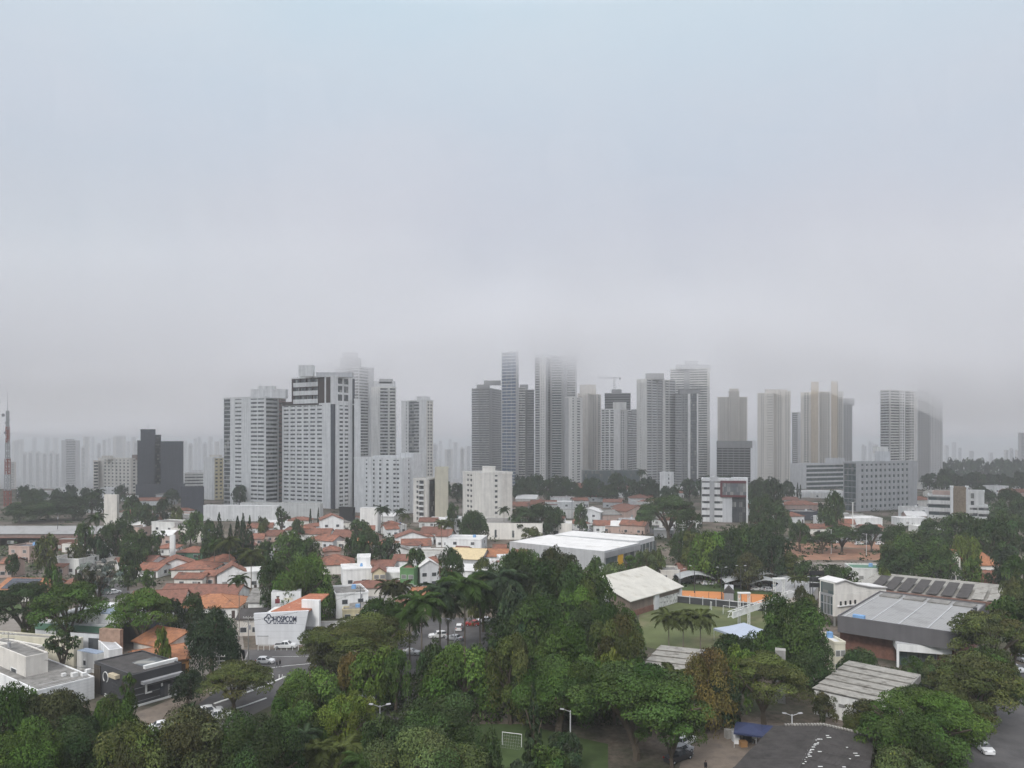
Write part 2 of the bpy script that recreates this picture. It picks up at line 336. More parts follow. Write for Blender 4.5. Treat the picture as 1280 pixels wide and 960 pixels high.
# ------------------------------------------------------------------ facade builder
def span(px, X0, d, th):
    """length along a wall that leaves the corner (X0,d); left wall runs (-cos,sin), right wall (sin,cos)"""
    t = (px - 640.0) / F
    c, s = math.cos(th), math.sin(th)
    q = s - t*c
    return (X0 - t*d) / (c + t*s), (t*d - X0) / (q if abs(q) > 1e-6 else 1e-6)
class Building:
    def __init__(s, name, desc, place, cat, px, d, group=None):
        s.loc = Vector((WX(px, d), d, 0)); s.root = thing(name, desc, place, cat, s.loc, px, 0, group); s.mbs = {}
    def mb(s, part, m):
        return s.mbs.setdefault((part, m), MB())
    def off(s, mb, k):
        for i in range(k, len(mb.v)):
            v = mb.v[i]; mb.v[i] = (v[0] - s.loc.x, v[1] - s.loc.y, v[2])
    def block(s, pl, pc, pr, ytop, d, th=None, zl=None, zr=None, fh=3.1, wall='white', glass='glass', rail=None, z0=0.0, dep=14.0, parapet=1.0, ztop=None, roofm='grey', stuff=True):
        tcn = (pc - 640.0) / F
        th = math.atan(tcn) if th is None else R(th)
        if z0 == 0.0 and d > 740: z0 = -30.0
        X0 = WX(pc, d); z1 = WZ(ytop, d) if ztop is None else ztop
        rail = rail or wall
        wl = span(pl, X0, d, th)[0]
        wr = span(pr, X0, d, th)[1] if pr > pc + 0.01 else dep
        if wr < 0 or wr > 120: wr = dep
        c, sn = math.cos(th), math.sin(th)
        C0 = Vector((X0, d, 0)); ul = Vector((c, -sn, 0)); ur = Vector((sn, c, 0)); nl = Vector((-sn, -c, 0)); nr_ = Vector((c, -sn, 0))
        PL = C0 - ul*wl; k = {}
        def get(part, m):
            b = s.mb(part, m)
            if id(b) not in k: k[id(b)] = (b, len(b.v))
            return b
        anyglass = zl or zr
        W = get('wall', wall)
        (get('glazing', glass) if anyglass else W).fbox(PL, ul, nl, 0, wl, -wr, 0, z0, z1)
        def face(P, u, n, w, zones, conv):
            a = 0.0
            for z in zones:
                b = conv(z[0]); b = min(max(b, a + 0.05), w); kind = z[1]; kw = z[2] if len(z) > 2 else {}
                wm = kw.get('m', wall); WM = get('wall', wm); nf = max(1, int(round((z1 - z0) / fh))); h = (z1 - z0) / nf
                if kind == 'S': WM.fbox(P, u, n, a, b, 0, kw.get('p', 0.35), z0, z1)
                elif kind in 'BWG':
                    p = kw.get('p', 0.5); pr_ = 0.3 if kind != 'G' else 0.12
                    for i in range(nf): WM.fbox(P, u, n, a, b, 0, pr_, z0 + i*h, z0 + (i + p)*h)
                    WM.fbox(P, u, n, a, b, 0, pr_, z1 - 0.6, z1 + 0.003)
                    if kind == 'W':
                        nw = kw.get('n', 3); wf = kw.get('w', 0.55); pw = (b - a)*(1 - wf)/(nw + 1); ww = (b - a)*wf/nw
                        for i in range(nw + 1):
                            q = a + i*(pw + ww); WM.fbox(P, u, n, q, q + pw, 0, 0.36, z0, z1)
                    if kind == 'G':
                        nw = kw.get('n', 0)
                        for i in range(nw + 1):
                            q = a + (b - a)*i/max(nw, 1); WM.fbox(P, u, n, max(a, q - 0.1), min(b, q + 0.1), 0, 0.16, z0, z1)
                elif kind == 'K':
                    RM = get('balcony', kw.get('r', rail)); pd = kw.get('d', 1.3); ph = kw.get('p', 0.36)
                    for i in range(nf):
                        RM.fbox(P, u, n, a + 0.15, b - 0.15, 0.02, pd, z0 + i*h - 0.12, z0 + i*h + 0.1)
                        RM.fbox(P, u, n, a + 0.15, b - 0.15, pd - 0.12, pd + 0.02, z0 + i*h + 0.1, z0 + (i + ph)*h)
                        WM.fbox(P, u, n, a, b, 0, 0.1, z0 + (i + 0.86)*h, z0 + (i + 1)*h)
                    nw = kw.get('n', 1)
                    for i in range(nw + 1):
                        q = a + (b - a)*i/nw; WM.fbox(P, u, n, max(a, q - 0.25), min(b, q + 0.25), 0, pd*0.8, z0, z1)
                a = b
        if zl: face(PL, ul, nl, wl, zl, lambda px: wl - span(px, X0, d, th)[0])
        elif anyglass: W.fbox(PL, ul, nl, 0, wl, 0, 0.2, z0, z1)
        if zr: face(C0, ur, nr_, wr, zr, lambda px: span(px, X0, d, th)[1])
        elif anyglass: W.fbox(C0, ur, nr_, 0, wr, 0, 0.2, z0, z1)
        if anyglass:
            W.fbox(PL + ur*wr, ul, -nl, 0, wl, 0, 0.2, z0, z1); W.fbox(PL, ur, -nr_, 0, wr, 0, 0.2, z0, z1)
        e = 0.25
        RB = get('roof', roofm); RB.fbox(PL, ul, nl, 0.06, wl - 0.06, -wr + 0.06, -0.06, z1, z1 + 0.12)
        if parapet:
            g = 0.38 if anyglass else 0.02
            W.fbox(PL, ul, nl, -g, wl + g, -e, g, z1 + 0.004, z1 + parapet); W.fbox(PL, ul, nl, -g, wl + g, -wr - g, -wr + e, z1 + 0.004, z1 + parapet)
            W.fbox(PL, ul, nl, -g, e, -wr + e, -e, z1 + 0.004, z1 + parapet); W.fbox(PL, ul, nl, wl - e, wl + g, -wr + e, -e, z1 + 0.004, z1 + parapet)
        for b, k0 in k.values(): s.off(b, k0)
        s.last = (PL, C0, ul, ur, nl, nr_, wl, wr, z0, z1, d, th, X0)
        return s
    def roofbox(s, pl, pr, ytop, ybot, d=None, m='white', dep=6.0, back=4.0):
        """a box standing on the roof: water tank house, lift room"""
        PL, C0, ul, ur, nl, nr_, wl, wr, z0, z1, d0, th, X0 = s.last
        d = (d0 if d is None else d) + back
        a, b = WX(pl, d), WX(pr, d); mb = s.mb('roof_block', m); k = len(mb.v)
        mb.box(a, b, d, d + dep, WZ(ybot, d) - 0.3, WZ(ytop, d))
        mb.box(a - 0.15, b + 0.15, d - 0.15, d + dep + 0.15, WZ(ytop, d), WZ(ytop, d) + 0.3)
        s.off(mb, k); return s
    def aerial(s, px, ytop, ybot, d=None, r=0.12):
        d = (s.last[10] if d is None else d) + 5
        mb = s.mb('antenna', 'midgrey'); k = len(mb.v)
        mb.tube((WX(px, d), d, WZ(ybot, d) - 1), (WX(px, d), d, WZ(ytop, d)), r, r*0.5, 5)
        h = WZ(ytop, d) - WZ(ybot, d)
        mb.tube((WX(px, d) - 0.7, d, WZ(ybot, d) + h*0.6), (WX(px, d) + 0.7, d, WZ(ybot, d) + h*0.6), r*0.5, r*0.5, 4)
        s.off(mb, k); return s
    def window(s, face, px0, px1, y0, y1, name='window', frame='white', glass='glass', proud=0.12):
        """one window on the last block's left ('l') or right ('r') wall, given where it shows"""
        PL, C0, ul, ur, nl, nr_, wl, wr, z0, z1, d, th, X0 = s.last
        if face == 'l':
            f = lambda px: wl - span(px, X0, d, th)[0]; P, u, n = PL, ul, nl
        else:
            f = lambda px: span(px, X0, d, th)[1]; P, u, n = C0, ur, nr_
        a, b = f(px0), f(px1); dm = (P + u*(a + b)*0.5).y
        za, zb = WZ(y1, dm), WZ(y0, dm)
        mb = MB(); fr = 0.08
        mb.fbox(P, u, n, a, b, 0.0, proud, zb - fr, zb); mb.fbox(P, u, n, a, b, 0.0, proud, za, za + fr)
        mb.fbox(P, u, n, a, a + fr, 0.0, proud, za + fr, zb - fr); mb.fbox(P, u, n, b - fr, b, 0.0, proud, za + fr, zb - fr)
        s.off(mb, 0); w = mb.build(name, frame, s.root)
        mb = MB(); mb.fbox(P, u, n, a + fr, b - fr, -0.05, proud*0.4, za + fr, zb - fr); s.off(mb, 0); mb.build('pane', glass, w)
        return w
    def panel(s, part, m, face, px0, px1, za, zb, n0=0.0, n1=0.3):
        PL, C0, ul, ur, nl, nr_, wl, wr, z0, z1, d, th, X0 = s.last
        if face == 'l': a, b = (wl - span(px0, X0, d, th)[0], wl - span(px1, X0, d, th)[0]); P, u, n = PL, ul, nl
        else: a, b = (span(px0, X0, d, th)[1], span(px1, X0, d, th)[1]); P, u, n = C0, ur, nr_
        mb = MB(); mb.fbox(P, u, n, a, b, n0, n1, za, zb); s.off(mb, 0); return mb.build(part, m, s.root)
    def done(s):
        multi = ('glazing', 'balcony', 'wall', 'antenna', 'roof_block', 'roof')
        for (part, m), mb in s.mbs.items():
            o = mb.build(part, m, s.root, fix=False)
            if part in multi and len(mb.v) > 8: o['kind'] = 'stuff'
        return s.root
# ================================================================== THE TOWERS AND MID-RISE BUILDINGS
def tower(desc, place, px, d, name='apartment_tower', cat='tower'): return Building(name, desc, place, cat, px, d)
S, B, W_, K, Gz = 'S', 'B', 'W', 'K', 'G'
# left cluster -------------------------------------------------------
t = tower('long white apartment slab with pinkish brown end', 'beside the dark-crowned white tower', 331, 560)
t.block(280, 331, 357, 497, 560, 25, [(288, B, dict(p=.3, m='grey')), (293, S), (303, W_, dict(n=1, w=.8, p=.62)), (313, S), (331, W_, dict(n=2, w=.88, p=.58))],
        [(347, K, dict(r='lightgrey')), (357, B, dict(p=.6, m='brownwall'))])
t.roofbox(313, 357, 487, 497).roofbox(322, 342, 483, 488, back=6).aerial(325, 478, 487).aerial(341, 480, 487).aerial(333, 482, 487).done()
t = tower('broad white tower with dark brown crown', 'in the western cluster of towers', 417, 540)
t.block(353, 417, 443, 505, 540, 30, [(405, W_, dict(n=6, w=.72, p=.6)), (413.5, S), (417, S, dict(m='slate', p=.1))],
        [(419, S, dict(m='slate', p=.1)), (422, S), (437, W_, dict(n=2, w=.62, p=.55)), (440, S), (443, S, dict(m='slate'))])
t.block(365, 417, 443, 471, 540, 30, [(368, S, dict(m='darkbrown')), (399, K, dict(m='darkbrown', r='white', n=4, p=.5)), (406, S, dict(m='darkbrown')), (408, S), (413.5, S, dict(m='darkbrown')), (417, S)],
        [(420, S), (437, W_, dict(n=2, w=.66, p=.25)), (440, S), (443, S, dict(m='slate'))], z0=WZ(505, 540) + 1.05, fh=5.4)
t.panel('fascia', 'darkbrown', 'l', 353.5, 399, WZ(505, 540) - 0.2, WZ(500.5, 540), 0.36, 0.7)
t.roofbox(373, 391, 457, 470).roofbox(395, 440, 466, 470.5, m='lightgrey', back=3)
t.block(443, 450.5, 451, 500, 556, None, [(450.5, S)], None); t.done()
t = tower('tall banded grey tower dissolving into low cloud', 'behind the dark-crowned white tower', 467, 780)
t.block(418, 448, 467, 459, 780, 30, [(448, B, dict(p=.45, m='lightgrey'))], [(460, K, dict(r='lightgrey')), (467, S)], wall='lightgrey')
t.roofbox(425, 450, 448, 459, m='midgrey').roofbox(428, 446, 441, 449, m='midgrey', back=6).aerial(441, 430, 445).done()
t = tower('slim pale tower with stacked balconies and grey crown', 'just right of the cloud-topped grey tower', 495, 720)
t.block(464, 495, 496, 485, 720, None, [(475, S), (485, K, dict(r='lightgrey')), (487, S), (494, K, dict(r='offwhite')), (495, S)], None, wall='offwhite')
t.roofbox(467, 493, 477, 485, m='lightgrey').roofbox(474, 490, 474, 479, m='grey').done()
t = tower('white tower with dark window strip and tan side', 'behind the white mid-rise with small windows', 533, 690)
t.block(502, 533, 541, 501, 690, 32, [(507, S), (509.5, W_, dict(n=1, w=.5, p=.6)), (511, S), (518, B, dict(p=.35, m='midgrey')), (524, B, dict(p=.5, m='grey')), (533, S)], [(541, W_, dict(n=2, w=.5, p=.5, m='cream'))])
t.roofbox(521, 537, 496, 502).done()
t = tower('white twelve-storey block with small dark windows', 'behind the cream block with brown glass strip', 524, 500, 'apartment_block', 'apartment block')
t.block(443, 503, 517, 574, 500, 24, [(456, S), (461, W_, dict(n=1, w=.4, p=.62)), (466, S), (469, W_, dict(n=1, w=.7, p=.5)), (472, S), (479, W_, dict(n=1, w=.4, p=.5)), (482, S), (487, W_, dict(n=1, w=.6, p=.55)), (491, S), (500, W_, dict(n=2, w=.75, p=.6)), (503, S)],
        [(508, S), (517, W_, dict(n=2, w=.4, p=.6))])
t.block(500, 517, 526, 568, 508, 24, [(517, S)], [(526, S)]); t.roofbox(466, 500, 570, 574); t.done()
t = tower('cream block with brown glass strip', 'in front of the white twelve-storey block', 548, 450, 'apartment_block', 'apartment block')
t.block(517, 534, 549, 600, 450, 20, [(520, S), (524, W_, dict(n=1, w=.6, p=.5)), (531, K, dict(r='white', p=.3)), (534, S)], [(536, S), (547.5, B, dict(p=.12, m='darkbrown')), (549, S)], wall='cream', glass='glass')
t.block(544, 560, 561, 586, 455, None, [(560, S)], None, wall='paleyellow', dep=10); t.roofbox(543, 548, 592, 600, m='cream').done()
t = tower('plain cream block with two columns of square windows', 'above the long white hall', 622, 420, 'apartment_block', 'apartment block')
t.block(579, 600, 640, 593, 420, 62, [(583, S), (592, W_, dict(n=2, w=.62, p=.55)), (600, S)], [(618, S), (622, W_, dict(n=1, w=.9, p=.55)), (627, S), (640, S, dict(m='beige', p=.3))], wall='cream')
t.roofbox(603, 619, 584, 593, m='cream'); t.done()
t = tower('dark slate office block with recessed balcony slot', 'left of the long white apartment slab', 229, 650, 'office_block', 'office block')
t.block(172, 193, 196, 552, 650, None, [(193, S)], None, wall='slate', dep=16)
t.block(176, 194, 197, 538, 655, None, [(194, S)], None, wall='slate', dep=14)
t.block(193.2, 201, 202, 545, 664, None, [(201, K, dict(r='darkmetal', m='slate', n=1, p=.3))], None, wall='slate', dep=12)
t.block(201, 229, 230, 553, 648, None, [(229, S)], None, wall='slate', dep=18)
t.panel('vent', 'dark', 'l', 206.5, 211.5, WZ(609.5, 648), WZ(606.8, 648), 0.3, 0.45)
t.block(170, 231, 232, 606, 644, None, [(231, S)], None, wall='slate', dep=3); t.aerial(186, 528, 538); t.done()
t = tower('long cream apartment block with rows of small windows', 'left of the dark slate office block', 175, 700, 'apartment_block', 'apartment block')
t.block(117, 123, 124, 577, 706, None, [(123, K, dict(r='cream'))], None, wall='cream')
t.block(123, 164, 176, 574, 695, 22, [(128, S), (164, W_, dict(n=7, w=.42, p=.55))], [(176, W_, dict(n=2, w=.5, p=.55))], wall='cream', dep=14)
t.roofbox(127, 137, 570, 574, m='cream').roofbox(165, 174, 569, 574, m='brownwall'); t.done()
t = tower('narrow yellow block with white side wall', 'beside the long white slab', 279, 620, 'apartment_block', 'apartment block')
t.block(255, 266, 279, 573, 620, 38, [(266, S)], [(268, S), (273, W_, dict(n=1, w=.6, p=.55, m='yellow')), (279, W_, dict(n=1, w=.5, p=.55, m='yellow'))], wall='white')
t.roofbox(262, 274, 569, 573, m='cream').done()
t = tower('low pale office with window rows', 'behind the dark slate block', 252, 720, 'office_block', 'office block')
t.block(231, 254, 256, 592, 720, None, [(254, B, dict(p=.6))], None, wall='offwhite'); t.roofbox(240, 256, 588, 592); t.done()
# centre cluster -----------------------------------------------------
t = tower('dark tower with curved rows of glazed balconies', 'left of the blue glass tower', 627, 960)
t.block(590, 612, 627, 486, 960, 20, [(599, K, dict(r='lightgrey', p=.32)), (612, K, dict(r='grey', p=.32, n=1))], [(615, S), (627, B, dict(p=.55, m='midgrey'))], wall='midgrey', glass='glassgrey')
t.roofbox(596, 612, 481, 486, m='midgrey').roofbox(605, 626, 476, 481, m='midgrey', back=8); t.done()
t = tower('slender blue glass tower with pale edge', 'beside the dark balcony tower', 646, 930, 'office_tower')
t.block(627, 645, 648, 440, 930, 28, [(627.6, S), (645, Gz, dict(p=.22, n=3, m='lightgrey'))], [(648, S)], wall='lightgrey', glass='blueglass', fh=4.0)
t.done()
t = tower('white banded tower with grey stepped shoulder', 'right of the blue glass tower', 656, 945)
t.block(645, 656.5, 657, 485, 945, None, [(648.5, S), (656.5, B, dict(p=.5))], None, wall='offwhite')
t.block(656.5, 667.5, 669, 488, 955, None, [(659, S), (667.5, K, dict(r='grey'))], None, wall='midgrey', glass='glassgrey'); t.roofbox(650, 660, 481, 486, m='grey'); t.done()
t = tower('tall white tower with dark glass balcony bays', 'with its crown in cloud at skyline centre', 690, 900)
t.block(669, 682, 690, 447, 900, 18, [(675, K, dict(r='lightgrey', p=.3)), (682, W_, dict(n=2, w=.25, p=.6))], [(690, W_, dict(n=1, w=.3, p=.3, m='grey'))], wall='offwhite', glass='glassgrey')
t.block(688, 704, 706, 446, 912, None, [(690, S, dict(m='grey')), (702, K, dict(r='lightgrey', p=.28)), (704, S)], None, wall='grey', glass='greenglass')
t.block(704, 721, 723, 443, 925, None, [(709, S), (719, B, dict(p=.35)), (721, S)], None, wall='lightgrey', glass='glassgrey')
t.roofbox(672, 690, 442, 447, m='lightgrey').roofbox(706, 718, 436, 444, d=925, m='grey'); t.done()
t = tower('shorter white slab with a line of dark windows', 'before the tall white central tower', 727, 870)
t.block(706, 718, 728, 497, 870, 30, [(711, S, dict(m='grey')), (715, S), (718, W_, dict(n=1, w=.6, p=.5))], [(728, W_, dict(n=1, w=.4, p=.55))], wall='offwhite'); t.done()
t = tower('plain beige tower with stepped hazy crown', 'right of the tall white tower', 751, 1010)
t.block(722, 735, 751, 492, 1010, 30, [(728, W_, dict(n=2, w=.35, p=.55)), (735, S)], [(740, S), (746, W_, dict(n=2, w=.3, p=.5)), (751, W_, dict(n=1, w=.5, p=.4))], wall='beige')
t.roofbox(725, 745, 481, 493, m='beige'); t.done()
t = tower('concrete tower shell under construction', 'below the tower crane', 789, 1000, 'unfinished_tower')
t.block(756, 788, 789, 492, 1000, None, [(788, B, dict(p=.25, m='midgrey'))], None, wall='midgrey', glass='dark', fh=3.4, dep=22)
t.roofbox(765, 777, 487, 492, m='midgrey').done()
t = tower('white tower with black balcony openings', 'in front of the crane', 786, 930)
t.block(752, 775, 796, 512, 930, 25, [(756, K, dict(p=.4)), (762, W_, dict(n=1, w=.7, p=.4)), (768, W_, dict(n=1, w=.7, p=.42)), (775, S)], [(781, W_, dict(n=2, w=.5, p=.5)), (784, S), (796, K, dict(m='grey', r='lightgrey', n=2))])
t.roofbox(767, 783, 503, 513, m='offwhite').roofbox(790, 800, 512, 517, m='grey', back=16).done()
t = tower('white tower with striped balconies and blank side strip', 'right of the crane', 843, 880)
t.block(796, 808, 844, 474, 880, 55, [(800, S), (802, W_, dict(n=1, w=.4, p=.6)), (808, S)],
        [(821, K, dict(r='lightgrey', p=.4, n=2)), (828, K, dict(r='grey', p=.5)), (831, S), (836, K, dict(r='offwhite', p=.4)), (844, K, dict(r='lightgrey', p=.45))], wall='offwhite', glass='glassgrey')
t.roofbox(808, 830, 467, 474, m='grey').done()
t = tower('tallest broad white tower with long balcony bands', 'behind the dark tower with white wavy frame', 895, 960)
t.block(838, 887, 896, 461, 960, 14, [(855, B, dict(p=.55)), (862, S, dict(m='grey')), (884, K, dict(r='offwhite', p=.45, n=2)), (887, S)], [(896, S)], wall='offwhite', glass='glassgrey', dep=22)
t.roofbox(846, 888, 456, 461, m='lightgrey').roofbox(857, 873, 451, 457, m='lightgrey', back=8).done()
t = tower('dark grey tower with white wavy vertical frame', 'between the two white balcony towers', 876, 890)
t.block(844, 873, 875, 492, 890, None, [(852, K, dict(r='grey', p=.45)), (860, W_, dict(n=2, w=.6, p=.45, m='midgrey')), (863, S, dict(m='white', p=.9)), (871, B, dict(p=.2, m='darkmetal')), (873, S, dict(m='white', p=.9))], None, wall='midgrey', glass='glassgrey')
t.roofbox(849, 875, 487, 492, m='midgrey').done()
t = tower('beige tower with rounded centre crown', 'behind the dark unfinished block', 936, 1000)
t.block(897, 914, 917, 497, 1000, None, [(899, S), (907, W_, dict(n=3, w=.3, p=.6)), (911, S), (914, S, dict(m='tan', p=.2))], None, wall='cream')
t.block(911, 924, 926, 490, 992, None, [(924, W_, dict(n=4, w=.3, p=.6))], None, wall='beige', dep=18)
t.block(920, 934, 937, 497, 1003, None, [(923, S), (934, W_, dict(n=3, w=.32, p=.6))], None, wall='cream'); t.roofbox(913, 923, 486, 491, m='beige'); t.done()
t = tower('squat dark unfinished block with bare floor slabs', 'at the foot of the rounded beige tower', 940, 910, 'unfinished_tower')
t.block(896, 938, 941, 553, 910, None, [(938, K, dict(r='midgrey', m='midgrey', n=6, p=.25))], None, wall='midgrey', glass='dark', dep=24)
t.panel('netting', 'midgrey', 'l', 896, 940.5, WZ(560, 910), WZ(551, 910), 1.4, 1.7); t.done()
t = tower('pale cream twin-shaft tower with recessed centre line', 'right of the unfinished block', 990, 880)
t.block(947, 967, 969, 492, 880, None, [(950, S), (956, W_, dict(n=2, w=.3, p=.62)), (958, S), (967, W_, dict(n=3, w=.3, p=.62))], None, wall='cream')
t.block(966.5, 988, 990, 490, 884, None, [(971, S, dict(m='beige')), (978, W_, dict(n=2, w=.35, p=.6)), (980, S), (988, W_, dict(n=2, w=.3, p=.6))], None, wall='cream'); t.roofbox(958, 984, 487, 492, m='cream'); t.done()
t = tower('thin grey tower', 'half hidden left of the tan-striped tower', 1001, 1130)
t.block(990, 997, 1004, 516, 1130, 35, [(997, B, dict(p=.4))], [(1004, S)], wall='lightgrey', glass='glassgrey'); t.done()
t = tower('cream tower with two raised tan stripes', 'behind the low glass-banded office', 1053, 950)
t.block(1001, 1014, 1015, 491, 955, None, [(1004, S), (1012, W_, dict(n=2, w=.5, p=.5)), (1014, S)], None, wall='cream')
t.block(1014, 1023, 1024, 478, 950, None, [(1023, S)], None, wall='tan', dep=12)
t.block(1024, 1038, 1039, 490, 953, None, [(1038, W_, dict(n=4, w=.45, p=.5))], None, wall='cream')
t.block(1039, 1047.5, 1048, 477, 950, None, [(1047, S)], None, wall='tan', dep=12)
t.block(1048, 1054, 1056, 490, 957, None, [(1054, W_, dict(n=2, w=.4, p=.5))], None, wall='offwhite'); t.done()
t = tower('grey tower with stepped roofline', 'behind the tan-striped tower', 1076, 1080)
t.block(1054, 1065, 1075, 506, 1080, 25, [(1065, W_, dict(n=3, w=.5, p=.5))], [(1075, W_, dict(n=2, w=.5, p=.5))], wall='grey', glass='glassgrey'); t.roofbox(1056, 1068, 498, 507, m='grey'); t.done()
t = tower('grey tower with white balcony grid', 'behind the grey office with square windows', 1146, 850)
t.block(1101, 1112, 1146, 488, 850, 58, [(1112, K, dict(r='lightgrey', m='grey', p=.4))], [(1124, K, dict(r='offwhite', p=.4)), (1131, W_, dict(n=2, w=.45, p=.5, m='white')), (1136, K, dict(m='grey', p=.3)), (1143, W_, dict(n=2, w=.6, p=.45)), (1146, S)], wall='offwhite', glass='glass'); t.done()
t = tower('plain grey tower swallowed by cloud at its top', 'rightmost of the tall towers', 1178, 960)
t.block(1147, 1163, 1178, 474, 960, 40, [(1163, W_, dict(n=5, w=.35, p=.6, m='grey'))], [(1178, W_, dict(n=4, w=.35, p=.6, m='lightgrey'))], wall='grey', glass='glassgrey'); t.done()
# mid-rise in front of the towers -----------------------------------
t = tower('low office with glass bands', 'behind the grey office with square windows', 1056, 760, 'office_block', 'office block')
t.block(988, 1008, 1057, 581, 760, 68, [(1008, S, dict(m='lightgrey'))], [(1055, B, dict(p=.38, m='lightgrey')), (1057, S)], wall='lightgrey', glass='greenglass', fh=4.6, dep=30)
t.block(1032, 1056, 1057, 574, 770, None, [(1056, S)], None, wall='lightgrey', z0=WZ(581, 760)); t.done()
t = tower('grey office with rows of square windows', 'in front of the balcony-grid tower', 1137, 520, 'office_block', 'office block')
t.block(1054.5, 1070, 1146, 579, 520, 66, [(1055.3, S), (1070, Gz, dict(p=.1, n=3, m='midgrey'))], [(1073, S), (1137.5, W_, dict(n=11, w=.42, p=.55)), (1146, S, dict(p=.3))], wall='grey', glass='greenglass', fh=4.3, dep=36)
t.block(1094, 1112, 1113, 566, 545, None, [(1112, S)], None, wall='lightgrey', z0=WZ(579, 540)); t.roofbox(1096, 1110, 559, 566, m='offwhite').done()
t = tower('terraced office with rough stone tower', 'right of the grey square-windowed office', 1208, 470, 'office_block', 'office block')
t.block(1160, 1190, 1192, 621, 470, None, [(1190, K, dict(r='offwhite', m='midgrey', p=.5, n=1))], None, wall='offwhite', glass='greenglass', fh=4.2)
t.block(1166, 1190, 1192, 617, 478, None, [(1190, S)], None, wall='pink', z0=WZ(621, 470) + .2)
t.block(1191, 1207, 1208, 611, 464, None, [(1207, S)], None, wall='stone', dep=10)
t.block(1188, 1191, 1191.5, 610, 464.5, None, [(1191, S)], None, wall='white', dep=9); t.block(1207.2, 1210, 1210.5, 610, 464.5, None, [(1210, S)], None, wall='white', dep=9)
t.block(1210, 1230, 1231, 616, 474, None, [(1213, S), (1218, W_, dict(n=1, w=.8, p=.3)), (1230, S)], None, wall='offwhite', fh=6)
t.block(1209, 1237, 1243, 634, 466, 20, [(1212, S), (1222, B, dict(p=.5)), (1237, K, dict(p=.5))], [(1243, S)], wall='white', fh=4.2)
t.done()
t = tower('white office slab with grey spine and dark red glass corner', 'above the bright round tree', 936, 450, 'office_block', 'office block')
t.block(877.5, 933, 935, 601, 450, 15, [(887, B, dict(p=.66)), (893, S, dict(m='grey', p=.9)), (903, B, dict(p=.66)), (915, S, dict(m='lightgrey')), (933, Gz, dict(p=.08, n=5, m='darkmetal'))], [(935, S)], wall='white', glass='glass', fh=3.95, dep=16)
zz = WZ(601, 450)
t.panel('glass_box', 'glassgrey', 'l', 901, 933.5, WZ(619, 450), WZ(604, 450), 0.3, 1.3)
t.panel('red_band', 'darkred', 'l', 900.5, 933.8, WZ(621.5, 450), WZ(619, 450), 0.3, 1.5); t.panel('red_band', 'darkred', 'l', 900.5, 933.8, WZ(604.2, 450), WZ(601.2, 450), 0.3, 1.5)
t.panel('red_frame', 'darkred', 'l', 900.2, 903, WZ(619, 450), WZ(604.2, 450), 0.3, 1.45)
t.panel('white_fin', 'white', 'l', 932.8, 934.6, 0, zz + 0.8, -0.2, 1.7)
t.roofbox(917, 935, 597.5, 600, m='white', dep=4).roofbox(889, 897, 597, 601, m='lightgrey', dep=4).aerial(889, 593, 600).aerial(895, 593, 600); t.done()
t = tower('small white block with dark window column', 'among trees behind the white office slab', 837, 560, 'office_block', 'office block')
t.block(825, 839, 842, 592, 560, 25, [(835, S), (837, W_, dict(n=1, w=.7, p=.5)), (839, S)], [(842, S)]); t.done()
# far misty skyline ---------------------------------------------------
def far(px0, px1, yt, d, wall='offwhite', fh=3.4, zl=None, place='in the misty skyline behind the dark slate block'):
    b = Building('distant_tower', random.Random(int(px0*7)).choice(['pale far tower', 'hazy slab tower', 'faint slim tower', 'misty grey tower']) if px1 - px0 < 14 else 'broad faint far tower', place, 'tower', px0, d, 'misty towers on the far skyline')
    w = px1 - px0
    b.block(px0, px1 - w*0.25, px1, yt, d, 28, z0=-82.0, zl=zl or [(px0 + w*.25, S), (px1 - w*.25, B, dict(p=.5))], zr=[(px1, S)], wall=wall, glass='glassgrey', fh=fh, dep=16)
    if int(px0*3) % 2: b.roofbox(px0 + w*.2, px0 + w*.6, yt - 2.2, yt, m=wall)
    b.done()
rr = random.Random(11)
for i, (a, c, yt) in enumerate([(27, 34, 567), (34.5, 42, 566), (43, 51, 566), (52, 60, 567), (61, 67, 566), (68, 75, 567)]):
    far(a, c, yt, 1850 + 40*(i % 3), 'white', place='in the equal white row by the mast')
for a, c, yt, d in [(12, 20, 578, 1500), (15, 26, 552, 2500), (22, 30, 549, 2600), (40, 46, 546, 2700), (55, 62, 544, 2700), (66, 73, 543, 2800), (77, 100, 551, 1500), (101, 107, 560, 1900), (104, 112, 545, 2400), (113, 119, 543, 2600), (121, 126, 556, 2100), (128, 133, 550, 2300),
                    (134, 139, 548, 2600), (141, 157, 538, 2300), (158, 163, 552, 2500), (164, 170, 546, 2500), (166, 173, 552, 2000), (229, 234, 552, 2400), (235, 241, 556, 2000), (242, 247, 548, 2500), (247, 252, 546, 2600), (253, 259, 555, 2200), (260, 266, 545, 2500), (268, 274, 552, 2300), (274, 280, 549, 2600)]:
    far(a, c, yt, d, rr.choice(['offwhite', 'lightgrey', 'white', 'beige']))
for a, c, yt, d in [(541, 547, 556, 2200), (548, 553, 551, 2600), (556, 566, 562, 1900), (566, 573, 553, 2400), (575, 581, 561, 1900), (582, 589, 558, 2100), (560, 565, 549, 2900)]:
    far(a, c, yt, d, rr.choice(['offwhite', 'lightgrey', 'white']), place='in the gap left of the dark balcony tower')
